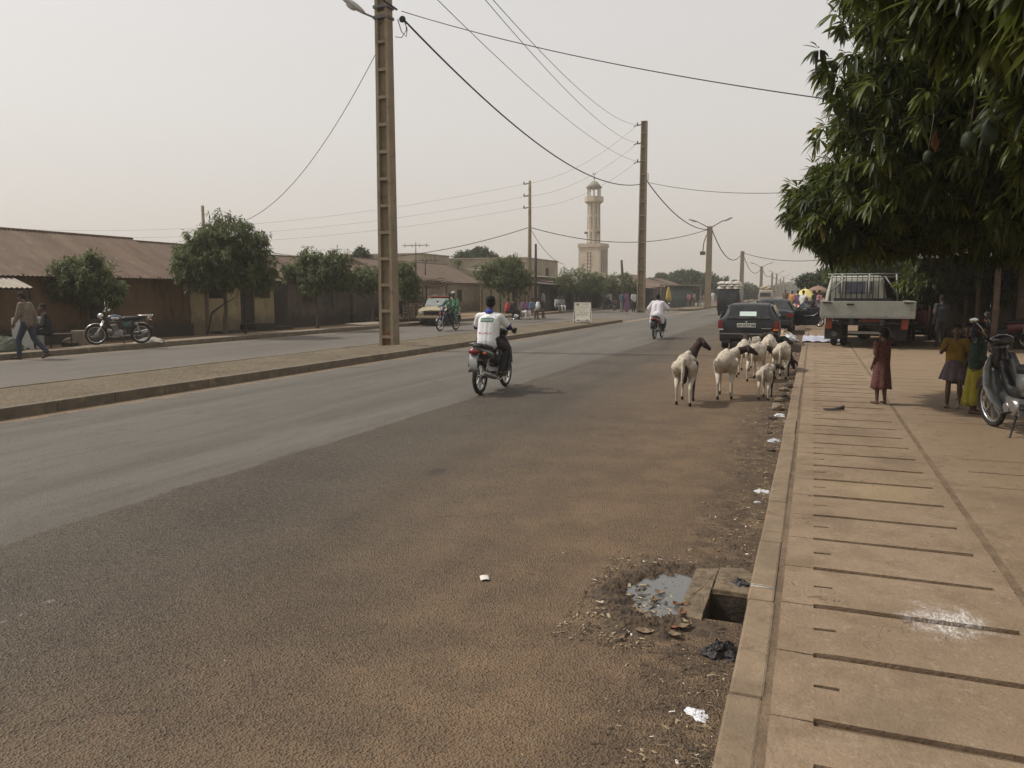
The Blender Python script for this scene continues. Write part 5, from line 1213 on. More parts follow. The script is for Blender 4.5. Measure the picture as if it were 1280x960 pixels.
def moto(label, loc, rz, paint, style='underbone', tail=None, plate_m=None, stand=True, lean=0., group='motorcycles', steer=0., name='motorcycle', rack=False, panel=None, sc=None, spoke=7, lite=False):
    t = thing(name, label, 'motorcycle', loc, rz, group, sc); tl = tail or paint; panel = panel or paint
    if lean: t.rotation_euler = (0, lean, rz); t.rotation_mode = 'XYZ'
    R = .285 if style == 'underbone' else .30; yr, yf = -.62, .60
    def wheel(y, w_, piv=0.):
        mb = MB(); mb.tube((-.045, y, R), (.045, y, R), .045, m=0)
        if style == 'underbone':
            for k in range(spoke):
                a = 2 * PI * k / spoke; mb.beam((0, y + .03 * math.cos(a), R + .03 * math.sin(a)), (0, y + (R - .06) * math.cos(a + .18), R + (R - .06) * math.sin(a + .18)), .026, .018, up=(1, 0, 0))
        else:
            for k in range(24):
                a = 2 * PI * k / 24; s_ = .03 * (-1) ** k; mb.path([(s_, y + .04 * math.cos(a + .5), R + .04 * math.sin(a + .5)), (0, y + (R - .05) * math.cos(a), R + (R - .05) * math.sin(a))], .0028, 4)
        wl = mb.build('wheel', m_steel, t)
        MB().torus((0, y, R), R - w_ / 2, w_ / 2, n=36, k=10, rz=.95).build('tyre', m_tyre, wl)
        mb = MB(); mb.torus((0, y, R), R - w_ * .98, .013, n=36, k=6, rz=1.6); mb.torus((0, y, R), R - w_ * .8, .009, n=36, k=6, rz=2.); mb.build('rim', m_chrome, wl)
        return wl
    wheel(yr, .075); wf = wheel(yf, .066)
    hy, hz = .36, .86
    for s in (-1, 1):
        MB().path([(s * .075, hy + .03, hz - .14), (s * .075, yf - .02, R + .05), (s * .07, yf, R)], [.022, .019, .017], 8).build('fork_leg', m_chrome if style != 'underbone' else m_steel, t)
    mb = MB(); aa = [PI * .12 + k * PI * .72 / 9 for k in range(10)]
    plate(mb, [(yf + (R + .035) * math.cos(a), R + (R + .035) * math.sin(a)) for a in aa], [.035 + .02 * math.sin(PI * k / 9) for k in range(10)]); mb.build('front_mudguard', m_chrome if style != 'underbone' else paint, t)
    # handlebar, grips, mirrors
    hb = MB(); gx = .34
    hb.path([(-gx, hy - .14, hz + .20), (-.22, hy - .08, hz + .22), (-.07, hy - .0, hz + .12), (.07, hy, hz + .12), (.22, hy - .08, hz + .22), (gx, hy - .14, hz + .20)], .0125, 7); h_ = hb.build('handlebar', m_blk if style == 'underbone' else m_chrome, t)
    for s in (-1, 1):
        MB().tube((s * (gx - .11), hy - .105, hz + .21), (s * (gx + .01), hy - .14, hz + .20), .019, .018).build('grip', m_blk, h_)
        mb = MB(); mb.path([(s * .20, hy - .06, hz + .22), (s * .23, hy - .05, hz + .32), (s * .29, hy - .06, hz + .39)], .006, 6); mr = mb.build('mirror', m_chrome, t)
        q = MB(); q.ell((s * .32, hy - .06, hz + .42), (.055, .014, .040), nu=14); q.build('mirror_shell', m_blk, mr)
        q = MB(); q.ell((s * .32, hy - .072, hz + .42), (.047, .006, .033), nu=14); q.build('mirror_glass', m_mirror, mr)
        MB().path([(s * .22, hy - .05, hz + .19), (s * .33, hy - .09, hz + .175)], .006, 5).build('brake_lever', m_chrome, h_)
    if style == 'underbone':
        # handlebar cowl with headlight, leg shield, tunnel
        mb = MB(); rg_ = []
        for y, z, w_, h2 in ((hy - .10, hz + .17, .07, .035), (hy - .02, hz + .16, .13, .065), (hy + .06, hz + .13, .12, .085), (hy + .11, hz + .10, .075, .06), (hy + .125, hz + .09, .02, .02)):
            rg_.append([V((w_ * math.cos(a), y, z + h2 * math.sin(a))) for a in [2 * PI * k / 14 for k in range(14)]])
        mb.loft(rg_); cw = mb.build('handlebar_cowl', panel if panel is not paint else paint, t)
        q = MB(); q.ell((0, hy + .095, hz + .09), (.085, .035, .055)); q.build('headlight', m_hlight, cw)
        mb = MB(); mb.loft([[V((w_ * math.cos(a), y + d_ * math.sin(a), z)) for a in [2 * PI * k / 14 for k in range(14)]] for y, z, w_, d_ in ((hy + .03, hz + .14, .10, .07), (hy + .04, hz + .06, .085, .06), (hy + .04, hz - .04, .11, .06), (hy + .02, hz - .16, .08, .05))]); mb.build('steering_cover', panel, t)
        for s in (-1, 1):
            rg_ = []
            for y, z, w0, w1 in ((hy + .05, hz + .02, .03, .13), (hy + .07, hz - .14, .04, .20), (hy + .02, hz - .32, .05, .235), (hy - .05, hz - .46, .06, .22), (hy - .13, hz - .58, .07, .16), (hy - .16, hz - .63, .08, .10)):
                rg_.append([V((s * w0 * .3, y, z)), V((s * (w0 + w1) / 2, y - .01, z)), V((s * w1, y - .05, z)), V((s * w1, y - .065, z)), V((s * (w0 + w1) / 2, y - .03, z)), V((s * w0 * .3, y - .02, z))])
            lg = MB().loft(rg_).build('leg_shield', paint, t)
            q = MB(); q.ell((s * .10, hy + .085, hz - .09), (.04, .02, .028)); q.build('indicator', m_orange, lg)
        mb = MB(); rg_ = []
        for y, z, w_, h2 in ((hy + .02, hz - .08, .05, .09), (hy - .10, hz - .26, .06, .09), (hy - .20, .47, .065, .07), (-.02, .46, .075, .08), (-.14, .58, .09, .12), (-.2, .62, .09, .12)):
            rg_.append([V((w_ * math.cos(a), y, z + h2 * math.sin(a))) for a in [2 * PI * k / 12 for k in range(12)]])
        mb.loft(rg_); mb.build('frame_cover', m_blk, t)
        sz = .76
        mb = MB(); rg_ = []
        for y, w_, z0, z1 in ((-.02, .05, sz - .04, sz + .0), (-.10, .10, sz - .05, sz + .035), (-.35, .125, sz - .05, sz + .04), (-.50, .115, sz - .02, sz + .075), (-.70, .10, sz + .01, sz + .085), (-.78, .05, sz + .03, sz + .07)):
            rg_.append([V((-w_, y, z0)), V((-w_, y, z1 - .02)), V((-w_ * .6, y, z1)), V((0, y, z1 + .006)), V((w_ * .6, y, z1)), V((w_, y, z1 - .02)), V((w_, y, z0))])
        mb.loft(rg_); mb.build('seat', m_seat, t)
        mb = MB(); rg_ = []
        for y, w_, z0, z1 in ((-.06, .09, .46, .70), (-.22, .135, .46, .71), (-.45, .155, .54, .735), (-.68, .135, .63, .765), (-.86, .085, .71, .80), (-.90, .03, .76, .79)):
            rg_.append([V((-w_ * .75, y, z0)), V((-w_, y, (z0 + z1) / 2)), V((-w_ * .85, y, z1)), V((w_ * .85, y, z1)), V((w_, y, (z0 + z1) / 2)), V((w_ * .75, y, z0))])
        mb.loft(rg_); mb.build('tail_cowl', tl, t)
        for s in (-1, 1):
            q = MB(); q.ell((s * .115, -.70, .70), (.025, .07, .025)); q.build('indicator', m_orange, t)
        MB().path([(-.09, -.55, .80), (-.10, -.80, .86), (0, -.86, .87), (.10, -.80, .86), (.09, -.55, .80)], .010, 6).build('grab_rail', m_steel, t)
        ty, tz = -.88, .735
    else:
        mb = MB(); rg_ = []
        for y, w_, z0, z1 in ((.30, .05, .74, .82), (.24, .10, .70, .88), (.08, .125, .68, .90), (-.06, .115, .69, .86), (-.14, .07, .72, .80)):
            zc, hh = (z0 + z1) / 2, (z1 - z0) / 2; rg_.append([V((w_ * math.cos(a), y, zc + hh * math.sin(a))) for a in [2 * PI * k / 14 for k in range(14)]])
        mb.loft(rg_); tk = mb.build('fuel_tank', paint, t)
        for s in (-1, 1):
            q = MB(); q.ell((s * .112, .10, .79), (.02, .12, .045)); q.build('tank_panel', m_chrome, tk)
        mb = MB(); rg_ = []
        for y, w_, z0, z1 in ((-.08, .08, .75, .80), (-.16, .12, .75, .835), (-.45, .13, .75, .84), (-.62, .12, .77, .86), (-.66, .08, .79, .84)):
            rg_.append([V((-w_, y, z0)), V((-w_, y, z1 - .02)), V((0, y, z1 + .006)), V((w_, y, z1 - .02)), V((w_, y, z0))])
        mb.loft(rg_); mb.build('seat', m_seat, t)
        q = MB(); q.ell((0, hy + .10, hz - .0), (.085, .075, .085)); hl = q.build('headlight', m_chrome, t); q = MB(); q.ell((0, hy + .155, hz - .005), (.072, .03, .072)); q.build('headlight_glass', m_hlight, hl)
        mb = MB()
        for s in (-1, 1): mb.path([(0, .33, .80), (s * .03, .26, .62), (s * .09, .10, .32), (s * .10, -.16, .30), (s * .09, -.24, .60), (s * .10, -.62, .76)], .016, 6); mb.path([(s * .02, .30, .78), (s * .09, -.2, .70), (s * .10, -.75, .78)], .015, 6)
        mb.build('frame_tube', m_blk, t)
        for s in (-1, 1):
            q = MB(); q.ell((s * .12, -.22, .60), (.02, .13, .085)); q.build('side_panel', panel, t)
        mb = MB(); aa = [PI * .30 + k * PI * .62 / 9 for k in range(10)]; plate(mb, [(yr + (R + .04) * math.cos(a), R + (R + .04) * math.sin(a)) for a in aa], .06); mb.build('rear_mudguard', m_chrome, t)
        mb = MB()
        for s in (-1, 0, 1): mb.path([(s * .10, -.55, .86), (s * .11, -.95, .87)], .011, 6)
        mb.path([(-.11, -.58, .865), (.11, -.58, .865)], .009, 6); mb.path([(-.11, -.95, .87), (.11, -.95, .87)], .011, 6); mb.path([(-.10, -.93, .865), (-.10, -.74, .66)], .008, 5); mb.path([(.10, -.93, .865), (.10, -.74, .66)], .008, 5)
        mb.build('luggage_rack', m_chrome, t)
        ty, tz = -.90, .70
    q = MB(); q.ell((0, ty, tz), (.10, .045, .05)); tl_ = q.build('tail_light', m_red, t)
    mb = MB(); plate(mb, [(ty + .04, tz - .03), (ty - .03, tz - .14), (ty - .045, tz - .26), (ty - .03, tz - .34)], [.085, .08, .085, .085]); rm_ = mb.build('rear_fender', plate_m or m_blk, t)
    # engine
    mb = MB(); mb.box((0, .02, .33), (.20, .30, .18), tx=.85, ty=.8); mb.tube((0, .12, .36), (0, .30, .40), .065, .06, 12)
    for k in range(6): mb.tube((0, .15 + .027 * k, .366 + .006 * k), (0, .16 + .027 * k, .368 + .006 * k), .082, .082, 14)
    mb.tube((-.12, -.02, .32), (.12, -.02, .32), .085, .085, 16); mb.tube((-.13, .08, .31), (.13, .08, .31), .055, .055, 14)
    if style != 'underbone':
        mb.tube((0, .06, .38), (0, .12, .60), .075, .07, 12)
        for k in range(6): mb.box((0, .08 + .012 * k, .44 + .028 * k), (.19, .17, .010))
    mb.build('engine', m_steel, t)
    mb = MB(); mb.path([(.07, .28, .37), (.10, .24, .22), (.12, .02, .19), (.13, -.20, .24)], .016, 8); mb.path([(.13, -.18, .24), (.135, -.28, .26), (.14, -.80, .37), (.14, -.84, .38)], [.022, .042, .044, .03], 12); mb.build('exhaust', m_chrome if style != 'underbone' else m_steel, t)
    for s in (-1, 1):
        mb = MB(); mb.path([(s * .075, -.10, .33), (s * .075, yr, R)], [.022, .018], 8); mb.build('swingarm', m_blk, t)
        mb = MB(); a, b = V((s * .10, yr + .02, R + .03)), V((s * .105, -.46, .68)); mb.path([a, b], .014, 8)
        n_ = 90; mb.path([a.lerp(b, .3 + .6 * i / n_) + V((0, .026 * math.cos(i * .75), .0)) + V((s * .0 + .026 * math.sin(i * .75), 0, 0)) for i in range(n_ + 1)], .005, 4)
        mb.build('shock_absorber', m_chrome, t)
        MB().path([(s * .08, .0, .27), (s * .24, -.02, .27)], .012, 6).build('footpeg', m_blk, t); MB().path([(s * .08, -.36, .36), (s * .22, -.40, .37)], .012, 6).build('footpeg', m_blk, t)
    mb = MB(); plate(mb, [(.0, .35), (-.2, .36), (-.45, .34), (-.60, .33)], [.01] * 4, t=.06); q = mb; q.v = [(x - .07, y, z) for x, y, z in q.v]; q.build('chain_case', m_blk, t)
    if stand: MB().path([(-.09, -.06, .24), (-.20, -.12, .02), (-.23, -.10, .01)], .012, 6).build('side_stand', m_blk, t)
    return t
m_blue = mat('blue_motorcycle_paint', (.035, .05, .08), .35, .15, 6, coat=.5, tint=(.12, .11, .09), tf=.15)
m_sil = mat('silver_plastic', (.17, .175, .17), .36, .15, 6, metal=.3, coat=.4, tint=(.2, .17, .13), tf=.15)
m_navy = mat('navy_plastic', (.03, .035, .075), .35, .15, 6, coat=.4, tint=(.09, .075, .06), tf=.15)
m_plate_w = mat('grey_fender', (.27, .27, .27), .6, .1, 6)
m_mar = mat('dark_red_plastic', (.11, .025, .025), .4, .15, 6, coat=.3)
def place2(rear_px, z, head, wb=1.22):
    """origin of a motorcycle whose rear wheel touches down at a pixel, heading given as an angle from +y (ccw)"""
    r = gp(*rear_px, z); d = V((-math.sin(head), math.cos(head), 0)); return r + d * .62
o1 = place2((600, 493), 0, 0.02)
M1 = moto('black moped ridden by the man in the white shirt on the near lane', o1, 0.02, m_bkpaint, plate_m=m_plate_w, stand=False, lean=0.0)
h2 = -.03; o2 = place2((818, 424), 0, h2)
M2 = moto('dark motorcycle under the rider in white robes, far up the near lane', o2, h2, m_bkpaint, stand=False, tail=m_mar)
fpt = gp(550, 414, 0); rpt = gp(573, 412, 0); hd3 = math.atan2(-(fpt - rpt).x, (fpt - rpt).y)
hd3 = PI - .16
o3 = fpt - V((-math.sin(hd3), math.cos(hd3), 0)) * .60
M3 = moto('navy moped carrying two riders in green toward the camera', o3, hd3, m_navy, stand=False)
hd4 = math.radians(147); o4 = gp(121, 431, .15) - V((-math.sin(hd4), math.cos(hd4), 0)) * .60
M4 = moto('blue road motorcycle with chrome rack parked on the left pavement', V((o4.x, o4.y, .145)), hd4, m_blue, 'road', stand=True, lean=-.10, panel=mat('teal_side_panel', (.05, .10, .10), .5, .1, 6))
hd5 = math.radians(17); o5 = gp(1241, 533, .15) - V((-math.sin(hd5), math.cos(hd5), 0)) * .60
M5 = moto('silver and black moped parked at the right edge of the frame', o5, hd5, m_sil, stand=True, lean=-.10, panel=m_bkpaint, tail=m_sil)
q = MB().box((0, -.62, .93), (.34, .34, .26), tx=.85, ty=.85); q.build('top_box', m_blk, M5, bev=.03)
# parked ones, far and half hidden
MK = [(M3, 760, 388, .15, 1.2, 'dark motorcycle parked under the trees with a man sitting on it'), (M4, 1010, 408, .15, .9, 'motorcycle parked before the yellow market parasol'),
      (M5, 1022, 405, .15, .5, 'silver motorcycle parked left of the truck in the market'), (M4, 1149, 424, .15, 1.9, 'motorcycle parked in the shade right of the truck'), (M2, 1252, 436, .15, 1.6, 'motorcycle parked deep in the shade by the shop posts')]
for s_, px, py, z, a, lb in MK:
    if s_ is M2: pass
    g_ = gp(px, py, z); c = dup(s_, g_, a, lb, 'motorcycles'); c.rotation_euler = (0, -.08, a)
    for ch in list(c.children):
        if ch.name.startswith('top_box'): bpy.data.objects.remove(ch)

# ================================================================ CARS
m_glass, n = newmat('car_glass'); n.out(n.mix(n.ramp(n.noise(n.obj(), 2), .3, .7), (.010, .011, .012), (.03, .032, .032)), .08, spec=.5)
m_glassr, n = newmat('clear_window_glass')
pb_ = n.new('ShaderNodeBsdfGlossy'); pb_.inputs['Roughness'].default_value = .06; tr = n.new('ShaderNodeBsdfTransparent'); tr.inputs[0].default_value = (.62, .64, .64, 1)
fr_ = n.new('ShaderNodeFresnel'); fr_.inputs[0].default_value = 1.45; mx = n.new('ShaderNodeMixShader'); n.l.new(n.math('MULTIPLY_ADD', fr_.outputs[0], 1., .12), mx.inputs[0]); n.l.new(tr.outputs[0], mx.inputs[1]); n.l.new(pb_.outputs[0], mx.inputs[2]); oo = n.new('ShaderNodeOutputMaterial'); n.l.new(mx.outputs[0], oo.inputs[0])
m_carblk = mat('dusty_dark_car_paint', (.010, .0125, .015), .42, .2, 2, coat=.15, spec=.3, tint=(.045, .038, .03), tf=.15)
m_trim = mat('black_trim', (.02, .02, .02), .65, .2, 6, tint=(.08, .06, .045), tf=.15)
m_cream = mat('worn_cream_paint', (.33, .275, .165), .5, .15, 3, coat=.2, tint=(.17, .11, .065), tf=.28)
m_numw = mat('number_plate', (.62, .62, .56), .5, .05, 8); m_num = mat('plate_lettering', (.02, .02, .02), .6, .05, 8)
m_sticker = mat('pale_green_sticker', (.52, .62, .57), .6, .06, 8)
m_upho = mat('grey_upholstery', (.07, .065, .06), .9, .2, 8)
def car(label, loc, rz, prof, paint, wheel_r=.30, wy=(-1.25, 1.25), halfw=.82, name='car', door_open=False, glassm=None, cat='car', wm=None):
    """prof: stations (y, z_bottom, z_belt, z_top, w_low, w_belt, w_top); the shell is lofted along y (front = +y)"""
    t = thing(name, label, cat, loc, rz); n_ = len(prof)
    def ring(p):
        y, zb, zl, zt_, wl, wb, wt = p; zm = zb + (zl - zb) * .45; y_ = y
        L = [(wl * .86, zb), (wl * .985, zb + .06), (wl * 1.0, zm), (wb, zl - .05), (wb * .985, zl)]
        if zt_ > zl + .05: L += [(wt + (wb - wt) * .12, zt_ - .07), (wt * .93, zt_ - .015), (wt * .5, zt_)]
        else: L += [(wb * .9, zl + .01), (wb * .7, zt_ + .012), (wb * .35, zt_ + .018)]
        P_ = [V((x, y_, z)) for x, z in L] + [V((0, y_, (zt_ if zt_ > zl + .05 else zt_ + .02) + .006))]
        return P_ + [V((-p_.x, p_.y, p_.z)) for p_ in reversed(P_[:-1])]
    mb = MB(); mb.loft([ring(p) for p in prof], 0, True, True)
    bo = mb.build('body', paint, t)
    # cut the wheel arches
    cut = MB()
    for y in wy:
        for s in (-1, 1): cut.tube((s * (halfw - .26), y, wheel_r * 1.02), (s * (halfw + .2), y, wheel_r * 1.02), wheel_r * 1.17, n=28, sm=False)
    co = cut.build('arch_cutter', m_trim); md = bo.modifiers.new('arch', 'BOOLEAN'); md.operation = 'DIFFERENCE'; md.object = co; md.solver = 'EXACT'; co.parent = t
    bpy.context.view_layer.update(); dg = bpy.context.evaluated_depsgraph_get(); me = bpy.data.meshes.new_from_object(bo.evaluated_get(dg)); bo.modifiers.clear(); bo.data = me; me.materials.clear(); me.materials.append(paint)
    me.shade_smooth() if hasattr(me, 'shade_smooth') else None
    bpy.data.objects.remove(co)
    md = bo.modifiers.new('bevel', 'BEVEL'); md.width = .015; md.segments = 2; md.limit_method = 'ANGLE'; md.angle_limit = .7
    for y in wy:
        for s in (-1, 1):
            x_ = s * (halfw - .10); w_ = MB(); w_.tube((x_ - s * .04, y, wheel_r), (x_ + s * .085, y, wheel_r), wheel_r * .62, wheel_r * .55, 20)
            wo = w_.build('wheel', wm or m_steel, t); q = MB().torus((x_, y, wheel_r), wheel_r - .085, .085, n=32, k=10, rz=1.15); q.build('tyre', m_tyre, wo)
            q = MB(); q.tube((s * (halfw - .30), y, wheel_r * 1.02), (s * (halfw - .27), y, wheel_r * 1.02), wheel_r * 1.15, n=24); q.build('arch_liner', m_trim, wo)
    return t
def quadpane(name, pts, mtl, parent, th=.012):
    """a pane given by 4 corners, with thickness"""
    return MB().add([V(p) for p in pts], [tuple(range(len(pts)))]).build(name, mtl, parent, solid=th)
# dark estate car from behind. rear at y=-2.1
WAG = [(-2.10, .33, .60, .60, .68, .76, .6), (-2.08, .30, .86, .88, .76, .81, .6), (-2.04, .26, .95, .98, .80, .83, .62), (-1.90, .24, .95, 1.22, .82, .83, .60), (-1.72, .22, .95, 1.40, .83, .835, .585), (-1.4, .22, .95, 1.445, .83, .835, .585), (-.6, .22, .94, 1.455, .83, .835, .595),
       (.1, .22, .93, 1.44, .83, .835, .59), (.35, .22, .92, 1.36, .83, .83, .56), (.78, .22, .90, 1.06, .83, .82, .56), (.98, .22, .88, .90, .82, .81, .6), (1.5, .22, .80, .84, .82, .79, .6), (1.95, .24, .70, .74, .80, .75, .55), (2.10, .30, .60, .62, .70, .66, .5), (2.14, .36, .52, .53, .60, .56, .4)]
wl = gp(903, 437, 0); wr = gp(966, 440, 0); wx = (wl.x + .05 + wr.x) / 2 - .03
CW = car('dark dusty estate car seen from behind on the near lane beside the sheep', V((wx, 24.9 + .62, 0)), .012, WAG, m_carblk, .29, (-1.28, 1.25), .80)
def glassx(t, x0, ys, zs, mtl, name='window', dx=.0):
    pass
# rear window, side windows (curved over the shell)
quadpane('rear_window', [(-.60, -2.062, .985), (.60, -2.062, .985), (.50, -1.775, 1.37), (-.50, -1.775, 1.37)], m_glass, CW, .03)
for s in (-1, 1):
    for (y0, y1, y2, y3) in ((-1.84, -1.16, -1.16, -1.66), (-1.08, -.28, -.28, -1.08), (-.20, .62, .30, -.20)):
        quadpane('side_window', [(s * .826, y0, .98), (s * .826, y1, .98), (s * .635, y2, 1.375), (s * .635, y3, 1.375)], m_glass, CW, .02)
    MB().path([(s * .56, -1.75, 1.43), (s * .57, -1.70, 1.475), (s * .575, -.9, 1.49), (s * .575, .0, 1.475), (s * .56, .08, 1.43)], .014, 7).build('roof_rail', m_trim, CW)
    mb = MB(); mb.loft([[V((s * x, y, z)) for x, y, z in ((.80, -2.035 + k, za), (.845, -1.93 + k, za), (.845, -1.93 + k, za + h), (.80, -2.035 + k, za + h))] for za, h, k in ((.66, 0, -.05), )] + [], sm=False, cap=False) if False else None
    q = MB(); q.box((s * .765, -2.085, .78), (.12, .07, .27), tx=.95); q.box((s * .832, -1.99, .79), (.03, .16, .28)); tl = q.build('tail_light', m_red, CW, bev=.012)
    MB().box((s * .755, -2.10, .66), (.13, .05, .045)).build('reverse_light', m_orange if s > 0 else m_hlight, tl)
    q = MB(); q.box((s * .90, .62, .98), (.14, .07, .11)); q.build('wing_mirror', m_trim, CW, bev=.02)
quadpane('windscreen', [(-.62, .97, .93), (.62, .97, .93), (.50, .34, 1.39), (-.50, .34, 1.39)], m_glass, CW, .02)
MB().box((0, -2.13, .46), (1.58, .12, .20)).build('rear_bumper', m_trim, CW, bev=.03)
MB().box((0, -2.195, .53), (1.52, .015, .022)).build('bumper_strip', m_steel, CW)
q = MB().box((-.05, -2.112, .79), (.52, .02, .12)).build('number_plate', m_numw, CW, bev=.004)
text_obj('lettering', 'AV 3177 RB', .098, m_num, q, Matrix.Translation((-.05, -2.125, .79)) @ Matrix.Rotation(PI / 2, 4, 'X'), bold=.003)
q = MB(); q.tube((-.05, -2.10, .895), (-.05, -2.12, .895), .03); q.build('badge', m_chrome, CW)
MB().box((.50, -2.105, .70), (.26, .02, .02)).build('model_trim', m_chrome, CW)
q = MB(); M_ = Matrix.Rotation(math.atan2(.385, .287), 3, 'X'); q.box((-.02, -1.975, 1.135), (.46, .165, .012), M=M_); q.build('window_sticker', m_sticker, CW)
q = MB(); q.path([(.05, -2.10, .99), (.10, -2.06, 1.03), (.28, -2.0, 1.07)], .008, 5); q.build('wiper', m_trim, CW)
MB().path([(-.05, -1.55, 1.45), (-.05, -1.6, 1.56)], .008, 5).build('aerial', m_trim, CW)
MB().box((-.25, -1.95, .22), (.4, .5, .14)).build('exhaust_box', m_trim, CW, bev=.03)
for x_ in (-.60, .62): MB().box((x_, -2.19, .30), (.24, .02, .12)).build('mudflap', m_trim, CW)
CW.scale = (1, 1, .945)
# dark saloon ahead with an open right door
SAL = [(-2.15, .36, .66, .66, .66, .74, .6), (-2.12, .30, .88, .92, .74, .80, .6), (-1.9, .24, .92, .97, .80, .82, .62), (-1.45, .22, .93, .98, .83, .83, .60), (-1.05, .22, .94, 1.30, .83, .83, .56), (-.75, .22, .94, 1.40, .83, .83, .57), (-.1, .22, .93, 1.41, .83, .83, .58),
       (.25, .22, .92, 1.32, .83, .83, .55), (.72, .22, .90, 1.02, .83, .82, .56), (.92, .22, .88, .90, .82, .81, .6), (1.5, .22, .80, .84, .82, .79, .6), (1.95, .24, .70, .74, .80, .75, .55), (2.12, .32, .58, .6, .66, .62, .5)]
c2 = gp(990, 418, 0); CS = car('dark saloon car with its right door wide open, ahead of the estate car', V((-1.52, 33.2 + 2.0, 0)), -.02, SAL, m_carblk, .29, (-1.25, 1.28), .80)
quadpane('rear_window', [(-.60, -1.46, .985), (.60, -1.46, .985), (.48, -.98, 1.34), (-.48, -.98, 1.34)], m_glass, CS, .03)
quadpane('windscreen', [(-.62, .90, .92), (.62, .90, .92), (.50, .26, 1.35), (-.50, .26, 1.35)], m_glass, CS, .02)
for s in (-1, 1):
    for (y0, y1, y2, y3) in ((-1.1, -.42, -.42, -.92), (-.34, .55, .24, -.34)):
        quadpane('side_window', [(s * .824, y0, .97), (s * .824, y1, .97), (s * .62, y2, 1.34), (s * .62, y3, 1.34)], m_glass, CS, .02)
    q = MB(); q.box((s * .72, -2.13, .78), (.24, .06, .14)); q.build('tail_light', m_red, CS, bev=.01)
MB().box((0, -2.18, .47), (1.6, .12, .2)).build('rear_bumper', m_trim, CS, bev=.03)
MB().box((0, -2.17, .75), (.5, .02, .11)).build('number_plate', m_numw, CS)
# the open door: hinged at the front, swung out to the right
dr = bpy.data.objects.new('door', None)
hx, hy_ = .80, .50; ang = math.radians(72)
def dp(l, z, off=0.): return V((hx + l * math.sin(ang) + off * math.cos(ang), hy_ - l * math.cos(ang) + off * math.sin(ang), z))
mb = MB(); mb.prism([(0, .30), (.95, .30), (1.12, .55), (1.16, .92), (0, .92)], 0, .07, 'y'); mb.v = [tuple(dp(x, z, -y)) for x, y, z in mb.v]; dr = mb.build('door', m_carblk, CS, bev=.01)
q = MB(); q.path([dp(.02, .92), dp(.42, 1.33), dp(1.0, 1.36), dp(1.14, .92)], .02, 6); q.build('window_frame', m_carblk, dr)
mb = MB(); mb.add([dp(.06, .93), dp(1.10, .93), dp(.97, 1.34), dp(.44, 1.31)], [(0, 1, 2, 3)]); mb.build('window', m_glassr, dr, solid=.006)
q = MB(); q.path([dp(.45, .68, -.09), dp(.85, .72, -.10), dp(1.0, .84, -.09)], .018, 6); q.build('arm_rest', m_steel, dr)
# cream taxi, worn, facing the camera
TAX = [(-2.1, .36, .66, .68, .60, .68, .5), (-2.05, .30, .86, .90, .70, .76, .55), (-1.5, .24, .92, .98, .78, .80, .6), (-1.1, .24, .93, 1.30, .79, .80, .56), (-.7, .24, .94, 1.42, .80, .80, .57), (0, .24, .94, 1.44, .80, .80, .58),
       (.40, .24, .93, 1.38, .80, .80, .56), (.75, .24, .93, .99, .80, .80, .58), (.95, .24, .90, .95, .80, .79, .6), (1.5, .25, .86, .92, .79, .77, .6), (1.95, .28, .80, .87, .77, .75, .55), (2.08, .34, .74, .80, .74, .73, .5)]
hdx = PI + .10; tc = gp(512, 409, 0)
CT = car('old cream taxi with a dark grille parked on the left roadside, facing the camera', V((-18.05, 36.3 + 2.1, 0)), hdx, TAX, m_cream, .30, (-1.28, 1.28), .77, name='taxi', cat='taxi')
CT.location = V((-18.25, 37.0, 0)); CT.rotation_euler.z = PI + .27
quadpane('windscreen', [(-.66, .745, 1.0), (.66, .745, 1.0), (.54, .42, 1.36), (-.54, .42, 1.36)], mat('pale_windscreen', (.24, .26, .26), .15, .1, 4, spec=.8), CT, .02)
for s in (-1, 1):
    for (y0, y1, y2, y3) in ((-1.15, -.42, -.42, -.92), (-.34, .62, .34, -.34)):
        quadpane('side_window', [(s * .797, y0, .98), (s * .797, y1, .98), (s * .60, y2, 1.37), (s * .60, y3, 1.37)], m_glass, CT, .02)
    q = MB(); q.tube((s * .58, 2.0, .68), (s * .58, 2.10, .68), .105, .10, 18); hl = q.build('headlight', m_cream, CT); q = MB(); q.ell((s * .58, 2.10, .68), (.08, .03, .08)); q.build('headlight_glass', m_hlight, hl)
MB().box((0, 2.09, .66), (.86, .03, .19)).build('grille', m_dark, CT)
MB().box((0, 2.16, .45), (1.62, .10, .11)).build('bumper', m_cream, CT, bev=.02)
MB().box((0, 2.12, .33), (1.1, .08, .14)).build('apron', m_dark, CT)
MB().box((0, .1, 1.455), (1.02, .6, .035)).build('roof_panel', mat('faded_red_roof', (.42, .09, .05), .6, .2, 4), CT, bev=.01)
q = MB()
for s in (-1, 1): q.path([(s * .55, -.7, 1.44), (s * .56, -.7, 1.54), (s * .56, .3, 1.54), (s * .55, .3, 1.44)], .014, 5)
for y_ in (-.6, -.2, .2): q.path([(-.56, y_, 1.54), (.56, y_, 1.54)], .012, 5)
q.build('roof_rack', m_steel, CT)
